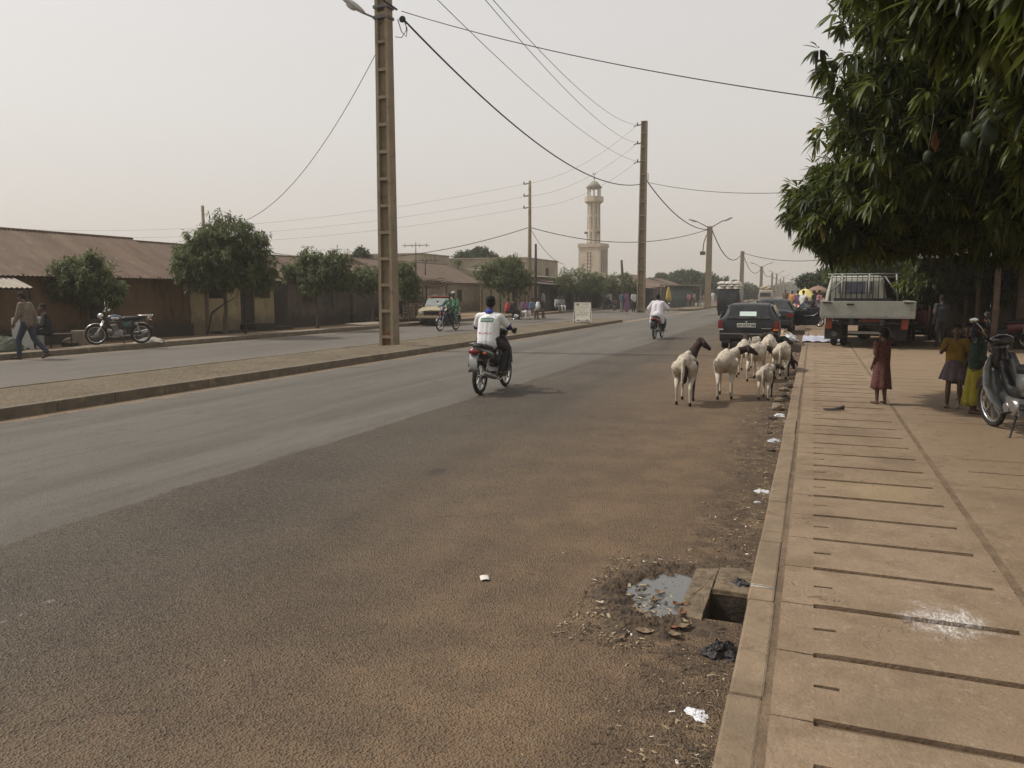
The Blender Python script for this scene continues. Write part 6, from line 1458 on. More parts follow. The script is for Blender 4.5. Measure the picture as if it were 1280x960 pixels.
# white minibus with a load on its roof
VAN = [(-2.3, .4, 1.1, 1.12, .74, .80, .6), (-2.27, .34, 1.1, 1.85, .80, .82, .70), (-1.5, .3, 1.12, 1.95, .83, .83, .72), (.6, .3, 1.12, 1.95, .83, .83, .72), (1.2, .3, 1.1, 1.86, .83, .82, .68), (1.75, .3, 1.02, 1.1, .82, .80, .6), (2.2, .34, .85, .9, .8, .76, .6), (2.3, .42, .7, .72, .7, .66, .5)]
bpos = atD(914, 366, 58); CV = car('dark minibus with white sacks heaped on its roof, far ahead of the estate car', V((bpos.x, bpos.y, 0)), 0.02, VAN, m_carblk, .33, (-1.35, 1.35), .80, name='minibus', cat='minibus')
quadpane('rear_window', [(-.62, -2.30, 1.15), (.62, -2.30, 1.15), (.58, -2.285, 1.62), (-.58, -2.285, 1.62)], m_glass, CV, .03)
for s in (-1, 1): MB().box((s * .74, -2.30, .95), (.12, .04, .3)).build('tail_light', m_red, CV)
for k in range(3):
    for i in range(3):
        for j in range(3):
            sk = crumple((0, 0, 0), .24, .20, k * 3.1 + i + j, amp=.12, mtl=mat('white_woven_sack', (.55, .50, .44), .85, .15, 3, .01, 30), name='sack', asp=1.25, rz=.1 * i)
            sk.location = V((bpos.x, bpos.y, 0)) + V((-.52 + i * .52 + .1 * (k % 2), -1.9 + j * .62, 1.93 + k * .17))
            tag(sk, 'white woven sack lashed on the roof of the dark minibus', 'sack', 'sacks on the minibus roof')
b2 = atD(958, 367, 95); CV2 = car('pale van with a roof load, small in the haze beyond the minibus', V((b2.x, b2.y, 0)), 0, VAN, mat('beige_van_paint', (.33, .30, .24), .5, .1, 3), .33, (-1.35, 1.35), .80, name='van', cat='van')
quadpane('rear_window', [(-.62, -2.30, 1.15), (.62, -2.30, 1.15), (.58, -2.285, 1.62), (-.58, -2.285, 1.62)], m_glass, CV2, .03)
q = MB()
for k in range(7): q.ell((rnd.uniform(-.5, .5), rnd.uniform(-1.6, .6), 2.05 + .1 * (k % 3)), (.4, .5, .2))
q.build('load', mat('tan_bundles', (.36, .30, .2), .9, .2, 3), CV2)

# ================================================================ FLATBED TRUCK
tw = gp(1036, 438, .15); TXc = .5 * (gp(1030, 437, .15).x + gp(1128, 437, .15).x) - .05; TY = 23.6
TK = thing('flatbed_truck', 'cream flatbed truck with rack frame parked on the right pavement, seen from behind', 'truck', (TXc + .12, TY, .15), -.02)
m_tk = mat('cream_truck_paint', (.40, .385, .315), .5, .07, 3, coat=.1, tint=(.26, .21, .15), tf=.15)
m_tkg = mat('grey_green_truck_side', (.27, .275, .235), .6, .1, 3, tint=(.2, .16, .12), tf=.2)
bw = 1.19; z0, z1 = .88, 1.30
MB().box((0, 0, (z0 + z1) / 2), (2 * bw, .05, z1 - z0)).build('tailgate', m_tkg, TK, bev=.008)
q = MB(); q.beam((-bw, -.03, z0 - .02), (bw, -.03, z0 - .02), .05, .06); q.build('tailgate_rail', m_steel, TK)
for s in (-1, 1):
    MB().box((s * bw, 2.0, (z0 + z1) / 2), (.04, 3.9, z1 - z0)).build('side_board', m_tkg, TK)
    MB().box((s * (bw - .17), -.045, z1 - .045), (.22, .03, .035)).build('latch', m_woodd, TK)
    MB().box((s * .46, -.045, z0 - .01), (.05, .05, .09)).build('hinge', m_steel, TK)
MB().box((-.43, -.04, z1 - .09), (.18, .02, .04)).build('handle_slot', m_dark, TK)
MB().box((0, 2.0, z0 - .03), (2 * bw, 4.0, .06)).build('load_bed', m_woodd, TK)
# cab
mb = MB(); rg_ = []
for y, z, w_, zt2 in ((4.15, .62, .84, 1.9), (4.2, .5, .90, 2.02), (4.6, .45, .92, 2.08), (5.3, .45, .92, 2.04), (5.75, .45, .90, 1.4), (5.8, .5, .86, 1.2)):
    rg_.append([V((-w_, y, z)), V((-w_, y, z + (zt2 - z) * .6)), V((-w_ * .86, y, zt2 - .06)), V((-w_ * .76, y, zt2)), V((w_ * .76, y, zt2)), V((w_ * .86, y, zt2 - .06)), V((w_, y, z + (zt2 - z) * .6)), V((w_, y, z))])
mb.loft(rg_); cb_ = mb.build('cab', m_tk, TK, bev=.02); cb_.location.x = -.18
q = MB().box((-.05, 4.13, 1.70), (1.0, .04, .38)).build('rear_window', mat('bluish_cab_glass', (.10, .10, .14), .15, .3, 3, spec=.7), cb_, bev=.03)
for x_ in (-.36, .28): MB().box((x_, 4.10, 1.70), (.03, .02, .40)).build('window_bar', m_tk, cb_)
MB().path([(.05, 4.3, 2.05), (.05, 4.25, 2.35)], .01, 5).build('aerial', m_trim, cb_)
# headboard rack: posts, rails, braces
yh = 3.95
for x_ in [-.95, -.80, -.66, -.50, -.34, -.18, -.02, .14, .30, .46, .62]: MB().tube((x_ * 1.0, yh, 1.26), (x_, yh, 2.10), .013).build('rack_bar', m_trim, TK)
for x_ in (-.62, .18): MB().tube((x_, yh - .05, 1.26), (x_, yh - .05, 2.12), .03).build('rack_post', m_tkg, TK)
for x_ in (-1.02, 1.06): MB().tube((x_ * .97, yh, 1.26), (x_ * .9, yh, 2.12), .032).build('rack_post', m_tkg, TK)
for z_ in (2.12, 2.02): MB().tube((-1.06, yh, z_), (1.08, yh, z_), .022).build('rack_rail', m_tkg, TK)
for a, b in (((-1.0, 1.5), (-.55, 2.0)), ((1.0, 1.5), (.62, 2.05))): MB().tube((a[0], yh, a[1]), (b[0], yh, b[1]), .022).build('rack_brace', m_tkg, TK)
# undercarriage
for s in (-1, 1):
    MB().box((s * .38, 2.2, .72), (.09, 5.0, .16)).build('chassis_rail', m_trim, TK)
    for k in (0, 1):
        x_ = s * (.80 - k * .26); q = MB(); q.tube((x_ - .07, 1.15, .36), (x_ + .07, 1.15, .36), .2, .2, 20); wo = q.build('wheel', m_trim, TK); MB().torus((x_, 1.15, .36), .26, .10, n=32, k=10, rz=1.05).build('tyre', m_tyre, wo)
    x_ = s * .78; q = MB(); q.tube((x_ - .07, 4.9, .36), (x_ + .07, 4.9, .36), .2, .2, 20); wo = q.build('wheel', m_trim, TK); MB().torus((x_, 4.9, .36), .26, .10, n=32, k=10, rz=1.0).build('tyre', m_tyre, wo)
    q = MB(); q.box((s * .83, .55, .42), (.46, .02, .42)); mf = q.build('mudflap', m_trim, TK)
    if s < 0:
        q = MB(); q.torus((-.80, .53, .36), .062, .012, 'y', 20, 6); q.tube((-.80, .54, .36), (-.80, .525, .36), .03, .03, 12); q.build('flap_emblem', m_steel, mf)
    q = MB(); q.box((s * .96, .12, .72), (.17, .07, .38)); q.build('tail_light', mat('orange_red_tail_lens', (.24, .045, .022), .4, .1, 9), TK, bev=.015)
MB().box((0, .10, .70), (1.75, .05, .07)).build('cross_bar', m_trim, TK); MB().box((-.45, .2, .75), (.5, .1, .2)).build('light_bracket', m_trim, TK)
q = MB().box((.12, .06, .79), (.50, .02, .11)).build('number_plate', mat('orange_number_plate', (.20, .045, .028), .6, .1, 9), TK)
text_obj('lettering', '4988 RB', .09, mat('dark_red_lettering', (.12, .03, .02), .7, .1, 9), q, Matrix.Translation((.12, .048, .79)) @ Matrix.Rotation(PI / 2, 4, 'X'), bold=.003)
MB().tube((-.9, 1.15, .36), (.9, 1.15, .36), .07, .07, 12).build('axle', m_trim, TK); MB().ell((0, 1.15, .36), (.2, .18, .18)).build('differential', m_trim, TK)
MB().box((0, .3, .42), (.9, .04, .07)).build('underrun_bar', m_steel, TK)
MB().box((.0, 4.0, 1.0), (1.7, .5, .7)).build('engine_cover', m_trim, TK)
# ================================================================ PEOPLE
m_skin = mat('dark_brown_skin', (.088, .048, .030), .45, .12, 7, spec=.45)
m_skin2 = mat('brown_skin', (.085, .046, .028), .5, .12, 7, spec=.45)
m_hair = mat('short_black_hair', (.010, .009, .008), .9, .2, 30, .004, 120)
m_eye = mat('eye_white', (.55, .52, .48), .3, .05, 9); m_pup = mat('dark_iris', (.012, .008, .006), .2, .05, 9)
def cloth(name, col, var=.15, tint=None, tf=.3, sc=7): return mat(name, col, .88, var, sc, .004, 50, tint=tint, tf=tf)
STAND = dict(pelvis=(0, 0, .95), chest=(0, 0, 1.27), neck=(0, -.01, 1.46), head=(0, .015, 1.62), shL=(-.175, 0, 1.41), shR=(.175, 0, 1.41), elL=(-.22, -.03, 1.13), elR=(.22, -.03, 1.13), wrL=(-.235, .04, .87), wrR=(.235, .04, .87),
             hipL=(-.085, 0, .92), hipR=(.085, 0, .92), knL=(-.095, .02, .50), knR=(.095, .02, .50), anL=(-.10, -.02, .085), anR=(.10, -.02, .085), toL=(-.12, .15, .03), toR=(.12, .15, .03))
RIDE = dict(pelvis=(0, -.26, .87), chest=(0, -.19, 1.17), neck=(0, -.16, 1.36), head=(0, -.12, 1.51), shL=(-.18, -.17, 1.31), shR=(.18, -.17, 1.31), elL=(-.30, -.04, 1.10), elR=(.30, -.04, 1.10), wrL=(-.31, .16, 1.06), wrR=(.31, .16, 1.06),
            hipL=(-.10, -.24, .86), hipR=(.10, -.24, .86), knL=(-.17, .16, .74), knR=(.17, .16, .74), anL=(-.17, -.04, .35), anR=(.17, -.04, .35), toL=(-.19, .14, .30), toR=(.19, .14, .30))
SIT = dict(pelvis=(0, 0, .48), chest=(0, .05, .80), neck=(0, .08, .99), head=(0, .12, 1.14), shL=(-.175, .06, .94), shR=(.175, .06, .94), elL=(-.22, .10, .68), elR=(.22, .10, .68), wrL=(-.12, .32, .58), wrR=(.12, .32, .58),
           hipL=(-.09, 0, .46), hipR=(.09, 0, .46), knL=(-.13, .40, .48), knR=(.13, .40, .48), anL=(-.12, .38, .09), anR=(.12, .38, .09), toL=(-.13, .55, .03), toR=(.13, .55, .03))
def hand(pr, wr, d, nrm, side, curl, m=0):
    """palm, four unequal bent fingers and a thumb leaving the side of the palm"""
    d = V(d).normalized(); nrm = V(nrm); nrm = (nrm - d * nrm.dot(d)).normalized(); lat = d.cross(nrm) * side; wr = V(wr)
    for k in (-1, 0, 1): pr.append(('c', wr + lat * .010 * k, .017, wr + d * .078 + lat * .022 * k, .0145, m))
    for k, L in ((-1.5, .060), (-.5, .072), (.5, .078), (1.5, .068)):
        b = wr + d * .085 + lat * (.0205 * k); a1 = curl * .6; a2 = curl * 1.7
        p1 = b + (d * math.cos(a1) + nrm * math.sin(a1)) * L * .5 + lat * (.004 * k); p2 = p1 + (d * math.cos(a2) + nrm * math.sin(a2)) * L * .5
        pr.append(('c', b, .0092, p1, .0085, m)); pr.append(('c', p1, .0085, p2, .0072, m))
    tb = wr + d * .028 + lat * .026; t1 = tb + (d * .65 + lat * .7 + nrm * .25).normalized() * .036; t2 = t1 + (d * .85 + lat * .15 + nrm * (.2 + curl * .5)).normalized() * .030
    pr.append(('c', tb, .012, t1, .0105, m)); pr.append(('c', t1, .0105, t2, .0085, m))
def person(label, loc, rz, J=None, base=STAND, s=1., skin=None, top=None, sleeve=.5, bottom=None, leg=1., skirt=None, lod=0, head=1., look=(0, 0), hair=True, shoes=None, fat=1., curl=.35, group=None, cap=None, robe=None, scarf=None):
    j = dict(base); j.update(J or {}); j = {k: V(v) for k, v in j.items()}; skin = skin or m_skin
    t = thing('person', label, 'person', loc, rz, group, s); pr = []; A = pr.append; f = fat
    c = lambda a, ra, b, rb, m=0: A(('c', j[a] if isinstance(a, str) else a, ra, j[b] if isinstance(b, str) else b, rb, m))
    ps, ch = j['pelvis'], j['chest']
    for q in (-1, 1):
        sd = V((q * .055, 0, 0)); c(ps + sd, .095 * f, ch + sd, .105 * f)
    c(ch + V((-.065, 0, .0)), .095 * f, ch + V((.065, 0, .0)), .095 * f); [c('sh' + q, .050, V((j['neck'].x + (-.035 if q == 'L' else .035), j['neck'].y, j['neck'].z - .05)), .052) for q in 'LR']; c('neck', .05, ch + V((0, 0, .08)), .085 * f); c(j['neck'], .048, j['head'] + V((0, -.01, -.04)), .05)
    hd = j['head']; k = head; M_ = Matrix.Rotation(look[0], 3, 'Z') @ Matrix.Rotation(look[1], 3, 'X'); H = lambda x, y, z: hd + M_ @ V((x * k, y * k, z * k))
    A(('e', H(0, -.012, .030), (.074 * k, .092 * k, .088 * k), 0, M_)); A(('e', H(0, .028, -.035), (.056 * k, .062 * k, .066 * k), 0, M_)); c(H(0, .082, .0), .012 * k, H(0, .098, -.022), .015 * k)
    if lod < 2:
        for q in (-1, 1): A(('e', H(q * .074, -.005, -.005), (.012, .02 * k, .03 * k), 0, M_)); A(('e', H(q * .032, .072, .022), (.02 * k, .012, .010 * k), 0, M_))
        A(('e', H(0, .080, -.052), (.024 * k, .014 * k, .012 * k), 0, M_)); A(('e', H(0, .068, -.085), (.02 * k, .02 * k, .016 * k), 0, M_))
    for q in 'LR':
        si = -1 if q == 'L' else 1
        c('sh' + q, .050 * f, 'el' + q, .037); c('el' + q, .037, 'wr' + q, .024); c('hip' + q, .088 * f, 'kn' + q, .052); c('kn' + q, .052, j['kn' + q].lerp(j['an' + q], .35), .054); c(j['kn' + q].lerp(j['an' + q], .35), .054, 'an' + q, .034)
        an, to = j['an' + q], j['to' + q]; fd = (to - an); fd.z = 0; fd = fd.normalized() if fd.length > 1e-4 else V((0, 1, 0)); up = V((0, 0, 1))
        he = an - fd * .03 + V((0, 0, -.045)); c('an' + q, .034, he, .03); c(he, .032, to, .024); c(he + up * .02, .028, to, .026)
        dirn = j['wr' + q] - j['el' + q]
        if lod < 1: hand(pr, j['wr' + q], (j.get('hd' + q) - j['wr' + q]) if ('hd' + q) in j else dirn, V((-si * .6, .3, -.4)) if base is not RIDE else V((0, 0, -1)), 1 if q == 'L' else -1, curl if base is not RIDE else 1.1)
        else: d = dirn.normalized(); c('wr' + q, .024, j['wr' + q] + d * .09, .028); c(j['wr' + q] + d * .09, .024, j['wr' + q] + d * .15, .014)
    vx = (.0085, .013, .022)[lod]
    blob('body', pr, [skin], t, vx, (2, 2, 1)[lod])
    if hair:
        hp = [('e', H(0, -.022, .046), (.082 * k, .096 * k, .086 * k), 0, M_), ('e', H(0, -.05, .0), (.070 * k, .060 * k, .07 * k), 0, M_)]; blob('hair', hp, [m_hair if hair is True else hair], t, max(vx, .012), 1)
    if cap: blob('cap', [('e', H(0, -.015, .070), (.090 * k, .102 * k, .066 * k), 0, M_), ('e', H(0, .07, .055), (.06 * k, .05 * k, .012 * k), 0, M_)], [cap], t, max(vx, .012), 1)
    if scarf: blob('head_scarf', [('e', H(0, -.018, .04), (.092 * k, .106 * k, .096 * k), 0, M_), ('c', H(0, -.06, -.02), .07 * k, H(0, -.05, -.13), .09 * k, 0)], [scarf], t, max(vx, .012), 1)
    if lod < 2:
        for q in (-1, 1):
            e = MB().ell(H(q * .031, .066, .008), (.0135 * k, .013 * k, .0095 * k), nu=10, nv=6).build('eye', m_eye, t); MB().ell(H(q * .031, .0745, .008), (.0062 * k,) * 3, nu=8, nv=6).build('pupil', m_pup, e)
    infl = .016
    if top:
        p2 = []; B = lambda a, ra, b, rb: p2.append(('c', a, ra, b, rb, 0)); wl = ps + V((0, 0, -.02))
        for q in (-1, 1): sd = V((q * .06, 0, 0)); B(wl + sd, .105 * f + infl, ch + sd, .108 * f + infl)
        B(ch + V((-.07, 0, -.01)), .10 * f + infl, ch + V((.07, 0, -.01)), .10 * f + infl); [B(j['sh' + q], .050 + infl, V((j['neck'].x + (-.04 if q == 'L' else .04), j['neck'].y, j['neck'].z - .06)), .050 + infl) for q in 'LR']; B(wl, .11 * f + infl, ch, .115 * f + infl); B(j['neck'] + V((0, 0, -.03)), .052, ch + V((0, 0, .08)), .09 * f + infl)
        for q in 'LR':
            sh, el, wr = j['sh' + q], j['el' + q], j['wr' + q]; e1 = sh.lerp(el, min(1, sleeve * 2) * .92); B(sh, .056 + infl, e1, .048 + infl)
            if sleeve > .5: B(el, .044 + infl, el.lerp(wr, (sleeve - .5) * 2 * .92), .032 + infl)
        for kf in range(0):   # folds
            a_ = rnd.uniform(0, 2 * PI); h_ = rnd.uniform(-.02, .3); cc_ = ps.lerp(ch, h_ * 2.8); r_ = .11 * f + infl
            p2.append(('c', cc_ + V((math.cos(a_) * (r_ + .05), math.sin(a_) * r_ * .93, -.04)), .012, cc_ + V((math.cos(a_ + .5) * (r_ + .05), math.sin(a_ + .5) * r_ * .93, .07)), .014, 0))
        blob('shirt', p2, [top], t, max(vx, .011), 9)
    if bottom:
        p2 = []; wl = ps
        p2.append(('c', j['hipL'] + V((0, 0, .03)), .103 * f, j['hipR'] + V((0, 0, .03)), .103 * f, 0)); p2.append(('c', wl + V((-.05, 0, .06)), .10 * f, wl + V((.05, 0, .06)), .10 * f, 0))
        for q in 'LR':
            hi, kn, an = j['hip' + q], j['kn' + q], j['an' + q]; p2.append(('c', hi, .098 * f, hi.lerp(kn, min(1, leg * 2)), (.070 if leg > .5 else .085), 0))
            if leg > .5: p2.append(('c', kn, .070, kn.lerp(an, (leg - .5) * 2 * .96), .056, 0))
        blob('trousers' if leg > .5 else 'shorts', p2, [bottom], t, max(vx, .012), 3)
    if skirt:
        mt, zt_, zb, r0, r1, nf, nm = skirt; N = 60; rings = []; px_ = ps.x; py_ = ps.y
        for i in range(11):
            u = i / 10; z = zt_ + (zb - zt_) * u; rings.append([V((px_ + (r0 + (r1 - r0) * u ** .8) * 1.12 * (1 + .10 * u * math.sin(nf * a) + .04 * u * math.sin(2.3 * nf * a + 1)) * math.cos(a), py_ + (r0 + (r1 - r0) * u ** .8) * (1 + .10 * u * math.sin(nf * a)) * math.sin(a), z + .012 * u * math.sin(3 * a))) for a in [2 * PI * q / N for q in range(N)]])
        mb = MB(); mb.loft(rings, 0, False, True); sk = mb.build(nm, mt, t, solid=.006)
    if robe: robe(t, j, vx)
    if shoes:
        p2 = []
        for q in 'LR':
            an, to = j['an' + q], j['to' + q]; fd = (to - an); fd.z = 0; fd = fd.normalized() if fd.length > 1e-4 else V((0, 1, 0)); he = an - fd * .03 + V((0, 0, -.05)); sp = [('c', he, .038, to + fd * .01 + V((0, 0, .0)), .034, 0), ('c', an + V((0, 0, -.03)), .040, to, .032, 0)]
            blob('shoe', sp, [shoes], t, max(vx, .012), 2)
    return t
m_wshirt = cloth('white_tshirt', (.72, .72, .72), .06); m_jeans = cloth('dark_jeans', (.030, .035, .055), .2); m_black = cloth('black_cloth', (.014, .013, .014), .2); m_dgrey = cloth('charcoal_trousers', (.028, .026, .026), .2)
m_robe = cloth('white_robe_cloth', (.66, .63, .66), .06); m_green = cloth('green_cloth', (.06, .15, .085), .25, tint=(.12, .22, .16)); m_shoe = cloth('brown_leather_shoe', (.06, .035, .025))
m_bluecol = cloth('royal_blue_collar', (.04, .06, .30)); m_khaki = cloth('checked_shirt', (.15, .125, .09), .25, tint=(.24, .075, .065), tf=.25, sc=20)
# rider on the near moped ---------------------------------------------------------
R1 = person('man in white t-shirt with green panel on the back riding the black moped', o1, .02, dict(wrL=(-.29, .17, 1.055), wrR=(.29, .17, 1.055), shL=(-.185, -.17, 1.28), shR=(.185, -.17, 1.28)), RIDE, top=m_wshirt, sleeve=.40, bottom=m_dgrey, shoes=m_shoe, look=(.18, -.05), head=1.05, fat=1.12)
q = blob('collar', [('c', V((-.035, -.185, 1.36)), .040, V((.035, -.185, 1.36)), .040, 0), ('c', V((0, -.165, 1.375)), .058, V((0, -.17, 1.36)), .068, 0)], [m_bluecol], R1, .011, 2)
m_bluesl = cloth('blue_under_sleeve', (.03, .04, .13))
for s_ in 'LR':
    a, b = V(RIDE['sh' + s_]), V(RIDE['el' + s_]); blob('under_sleeve', [('c', a.lerp(b, .6), .058, b, .052, 0), ('c', b, .052, b + V((0, .06, -.012)), .045, 0)], [m_bluesl], R1, .011, 1)
# panel and scrawl on the back
def backpt(x, z): 
    return V((x, -.19 - .135 - .05 * (1 - abs(x) * 2.5) * 0 + .30 * (z - 1.17) * .25 - .010 + abs(x) ** 2 * .9, z))
def backpatch(name, x0, x1, z0_, z1_, mtl, off):
    mb = MB(); bvh_pts = None
    mb.grid(lambda u, v: V((x0 + (x1 - x0) * u, 0, z0_ + (z1_ - z0_) * v)), 12, 5); o = mb.build(name, mtl, R1)
    sh = [c_ for c_ in R1.children if c_.name.startswith('shirt')][0]
    for v in o.data.vertices:
        hit, p_, nn_, _ = sh.ray_cast(V((v.co.x, -1.0, v.co.z)), V((0, 1, 0)))
        v.co.y = (p_.y if hit else -.33) - off
    o.data.update(); return o
bpy.context.view_layer.update()
bp = backpatch('back_panel', -.115, .115, 1.20, 1.265, cloth('green_print', (.035, .12, .075)), .004)
b2_ = backpatch('panel_border', -.10, .10, 1.215, 1.25, cloth('pale_print', (.42, .50, .44)), .006)
rr = random.Random(2)
for k in range(8): backpatch('lettering', -.088 + k * .0225, -.075 + k * .0225, 1.222, 1.243, cloth('green_print', (.035, .12, .075)), .0085)
for k in range(9): backpatch('scrawl', -.13 + k * .027, -.112 + k * .027, .995 + .012 * (k % 2), 1.008 + .02 * rr.random(), cloth('pink_print', (.50, .16, .24)), .004)
# rider in robes --------------------------------------------------------------------
def robe_fn(t, j, vx):
    p = []
    B = lambda a, ra, b, rb: p.append(('c', V(a), ra, V(b), rb, 0))
    for s in (-1, 1):
        B((s * .08, -.27, .86), .17, (s * .07, -.18, 1.2), .14); B((s * .18, -.17, 1.30), .075, (s * .33, -.06, 1.10), .10); B((s * .33, -.06, 1.10), .09, (s * .33, .06, 1.05), .07); B((s * .11, -.24, .84), .15, (s * .20, .10, .72), .11)
        B((s * .14, -.30, .84), .10, (s * .19, -.26, .62), .09)
    B((-.18, -.17, 1.31), .075, (.18, -.17, 1.31), .075); B((0, -.16, 1.36), .062, (0, -.18, 1.25), .12); B((0, -.36, .86), .14, (0, -.40, .78), .12)
    blob('robe', p, [m_robe], t, .018, 4)
R2 = person('man in billowing white robes riding away up the near lane', o2, h2, None, RIDE, shoes=m_shoe, robe=robe_fn, lod=1, bottom=m_black)
# two riders in green ---------------------------------------------------------------
R3 = person('front rider in a green shirt steering the navy moped', o3, hd3, None, RIDE, top=m_green, sleeve=.9, bottom=m_dgrey, lod=1, group='two riders in green', shoes=m_shoe)
J_ = {k: (v[0], v[1] - .36, v[2] + .04) for k, v in RIDE.items()}; J_.update(elL=(-.26, -.42, 1.08), elR=(.26, -.42, 1.08), wrL=(-.16, -.24, 1.0), wrR=(.16, -.24, 1.0), head=(.04, -.50, 1.60))
R4 = person('second rider in green with a pale cap behind the driver of the navy moped', o3, hd3, J_, RIDE, top=m_green, sleeve=.9, bottom=m_green, lod=1, group='two riders in green', cap=cloth('pale_cap', (.4, .42, .42)))
# the walking man ------------------------------------------------------------------
wk = gp(38, 449, 0)
WALK = dict(pelvis=(0, .02, .93), chest=(0, .04, 1.25), neck=(0, .07, 1.43), head=(0, .13, 1.57), shL=(-.175, .04, 1.39), shR=(.175, .04, 1.39), elL=(-.22, .10, 1.12), elR=(.22, -.06, 1.12), wrL=(-.20, .22, .92), wrR=(.22, -.02, .86),
            hipL=(-.085, .02, .90), hipR=(.085, .02, .90), knL=(-.10, .20, .50), knR=(.10, -.08, .50), anL=(-.10, .21, .085), anR=(.10, -.40, .16), toL=(-.11, .38, .03), toR=(.11, -.26, .04))
person('man in a checked shirt and dark jeans walking at the far left kerb, head bowed', wk, 1.92, WALK, top=m_khaki, sleeve=.95, bottom=m_jeans, shoes=m_shoe, look=(0, -.55), lod=0, group=None)
person('dark clothed figure seated on the pavement behind the walking man', gp(62, 436, .12), 2.6, None, SIT, top=m_black, sleeve=.9, bottom=m_black, lod=1)
# children on the right pavement ------------------------------------------------------
m_print = cloth('red_brown_patterned_cloth', (.105, .038, .032), .35, tint=(.26, .17, .13), tf=.22, sc=20)
gA = gp(1100, 505, .15)
kJ = dict(elR=(.24, .02, 1.50), wrR=(.12, .02, 1.74), hdR=(.03, 0, 1.76), shR=(.165, 0, 1.43), elL=(-.20, -.04, 1.12), wrL=(-.19, .08, .90))
GA = person('barefoot child in a patterned red brown dress with one hand on the head', gA, .55, kJ, s=.60, top=m_print, sleeve=.42, skirt=(m_print, 1.12, .36, .125, .195, 6, 'dress_skirt'), head=1.22, look=(.1, 0), lod=0)
gY = gp(1190, 510, .15)
person('girl in a yellow top and short grey skirt standing on one straight leg', gY, PI - .25, dict(knL=(-.12, .06, .52), anL=(-.14, -.06, .11), elL=(-.25, -.06, 1.15), wrL=(-.20, .10, 1.02), elR=(.26, .04, 1.16), wrR=(.16, .18, 1.30)), s=.64, skin=m_skin, top=cloth('mustard_yellow_top', (.20, .12, .018), .15), sleeve=.4,
       skirt=(cloth('dusty_grey_skirt', (.10, .075, .085)), 1.02, .60, .13, .24, 9, 'skirt'), head=1.18, look=(.15, -.05), group='children talking by the silver moped')
gG = gp(1217, 517, .15)
person('girl in a dark green shawl and long bright yellow skirt, nearest the moped', gG, PI + 1.15, dict(elL=(-.20, .02, 1.12), elR=(.20, .02, 1.12), wrL=(-.08, .20, .98), wrR=(.08, .20, .98)), s=.665, top=cloth('dark_green_shawl', (.022, .042, .028), .3, tint=(.05, .08, .055)), sleeve=.95,
       skirt=(cloth('bright_yellow_skirt', (.24, .205, .022), .15), 1.0, .17, .13, .21, 8, 'skirt'), head=1.14, fat=1.15, scarf=cloth('black_head_scarf', (.02, .02, .02)), group='children talking by the silver moped')
person('dark dressed child half hidden between the two girls', gp(1204, 499, .15), PI - .1, None, s=.63, top=m_black, sleeve=.8, skirt=(m_black, 1.0, .35, .13, .23, 7, 'skirt'), head=1.15, lod=1, group='children talking by the silver moped')
person('adult in a grey shirt standing in the shade behind the girls', gp(1174, 434, .15), .4, None, s=.84, top=cloth('grey_shirt', (.045, .05, .055)), sleeve=.5, bottom=m_dgrey, lod=1)
person('person in dull red seated in the shade right of the truck', gp(1153, 428, .15), 2.0, None, SIT, top=cloth('dull_red_shirt', (.16, .045, .05)), sleeve=.6, bottom=m_dgrey, lod=1)
# far people ------------------------------------------------------------------------
FARC = {k: cloth(k + '_clothes', v) for k, v in dict(red=(.42, .045, .06), white=(.55, .54, .52), blue=(.11, .18, .24), purple=(.20, .11, .19), brown=(.12, .075, .05), grey=(.2, .2, .2), pink=(.45, .2, .22), black=(.02, .02, .02), orange=(.5, .2, .05)).items()}
def fp_(label, px, py, z, base, top, bot, rz, s=1., grp='people under the left hand trees', J=None, sk=False):
    b = gp(px, py, z); person(label, b, rz, J, base, s, top=FARC[top], sleeve=.6, bottom=None if sk else FARC[bot], skirt=(FARC[bot], 1.0, .15, .14, .24, 7, 'skirt') if sk else None, lod=2, group=grp)
LG = 'people under the left hand trees'
fp_('person in bright red seated left of the round tree trunk', 633, 400, .12, SIT, 'red', 'black', -1.2)
fp_('dark dressed person seated beside the one in bright red', 640, 400, .12, SIT, 'black', 'black', -.8)
fp_('person in brown leaning by the yellow sheet fence', 651, 397, .12, STAND, 'brown', 'grey', -1.6, .9)
fp_('person in purple seated on the ground before the sheet fence', 655, 400, .12, SIT, 'purple', 'white', -2.2)
fp_('seated person in blue, left one of the pair', 664, 399, .12, SIT, 'blue', 'brown', -1.9)
fp_('seated person in white beside the one in blue', 671, 398, .12, SIT, 'white', 'brown', -1.)
fp_('person standing in a pale shirt against the dark tin shop', 679, 396, .12, STAND, 'grey', 'black', -1.4)
fp_('person in white reclining on a bench under the broad tree', 695, 390, .12, SIT, 'white', 'grey', -1.9)
fp_('second figure in grey seated on the bench under the broad tree', 702, 390, .12, SIT, 'grey', 'white', -2.4)
mk = gp(760, 388, .15); person('man in a pale grey shirt sitting on the parked motorcycle', mk, 1.2, None, RIDE, top=FARC['grey'], sleeve=.8, bottom=FARC['black'], lod=2, group=LG)
fp_('person in blue standing left of the middle pole', 777, 390, .12, STAND, 'blue', 'grey', -2., .95)
fp_('woman in long purple dress left of the middle pole', 783, 390, .12, STAND, 'purple', 'purple', -1.9, .97, sk=True)
fp_('person in white and black just left of the middle pole foot', 792, 390.5, .12, STAND, 'white', 'black', -2.3, .95)
KG = 'people by the far kiosks'
fp_('person in white headwear beside the glazed kiosk', 867, 384, .05, STAND, 'white', 'grey', -2., 1., KG)
fp_('person in pink standing at the corner of the glazed kiosk', 861, 384.5, .05, STAND, 'pink', 'brown', -2.4, .95, KG)
fp_('person in brown farthest right of the kiosk group', 872.5, 384, .05, STAND, 'brown', 'grey', -1.8, .95, KG)
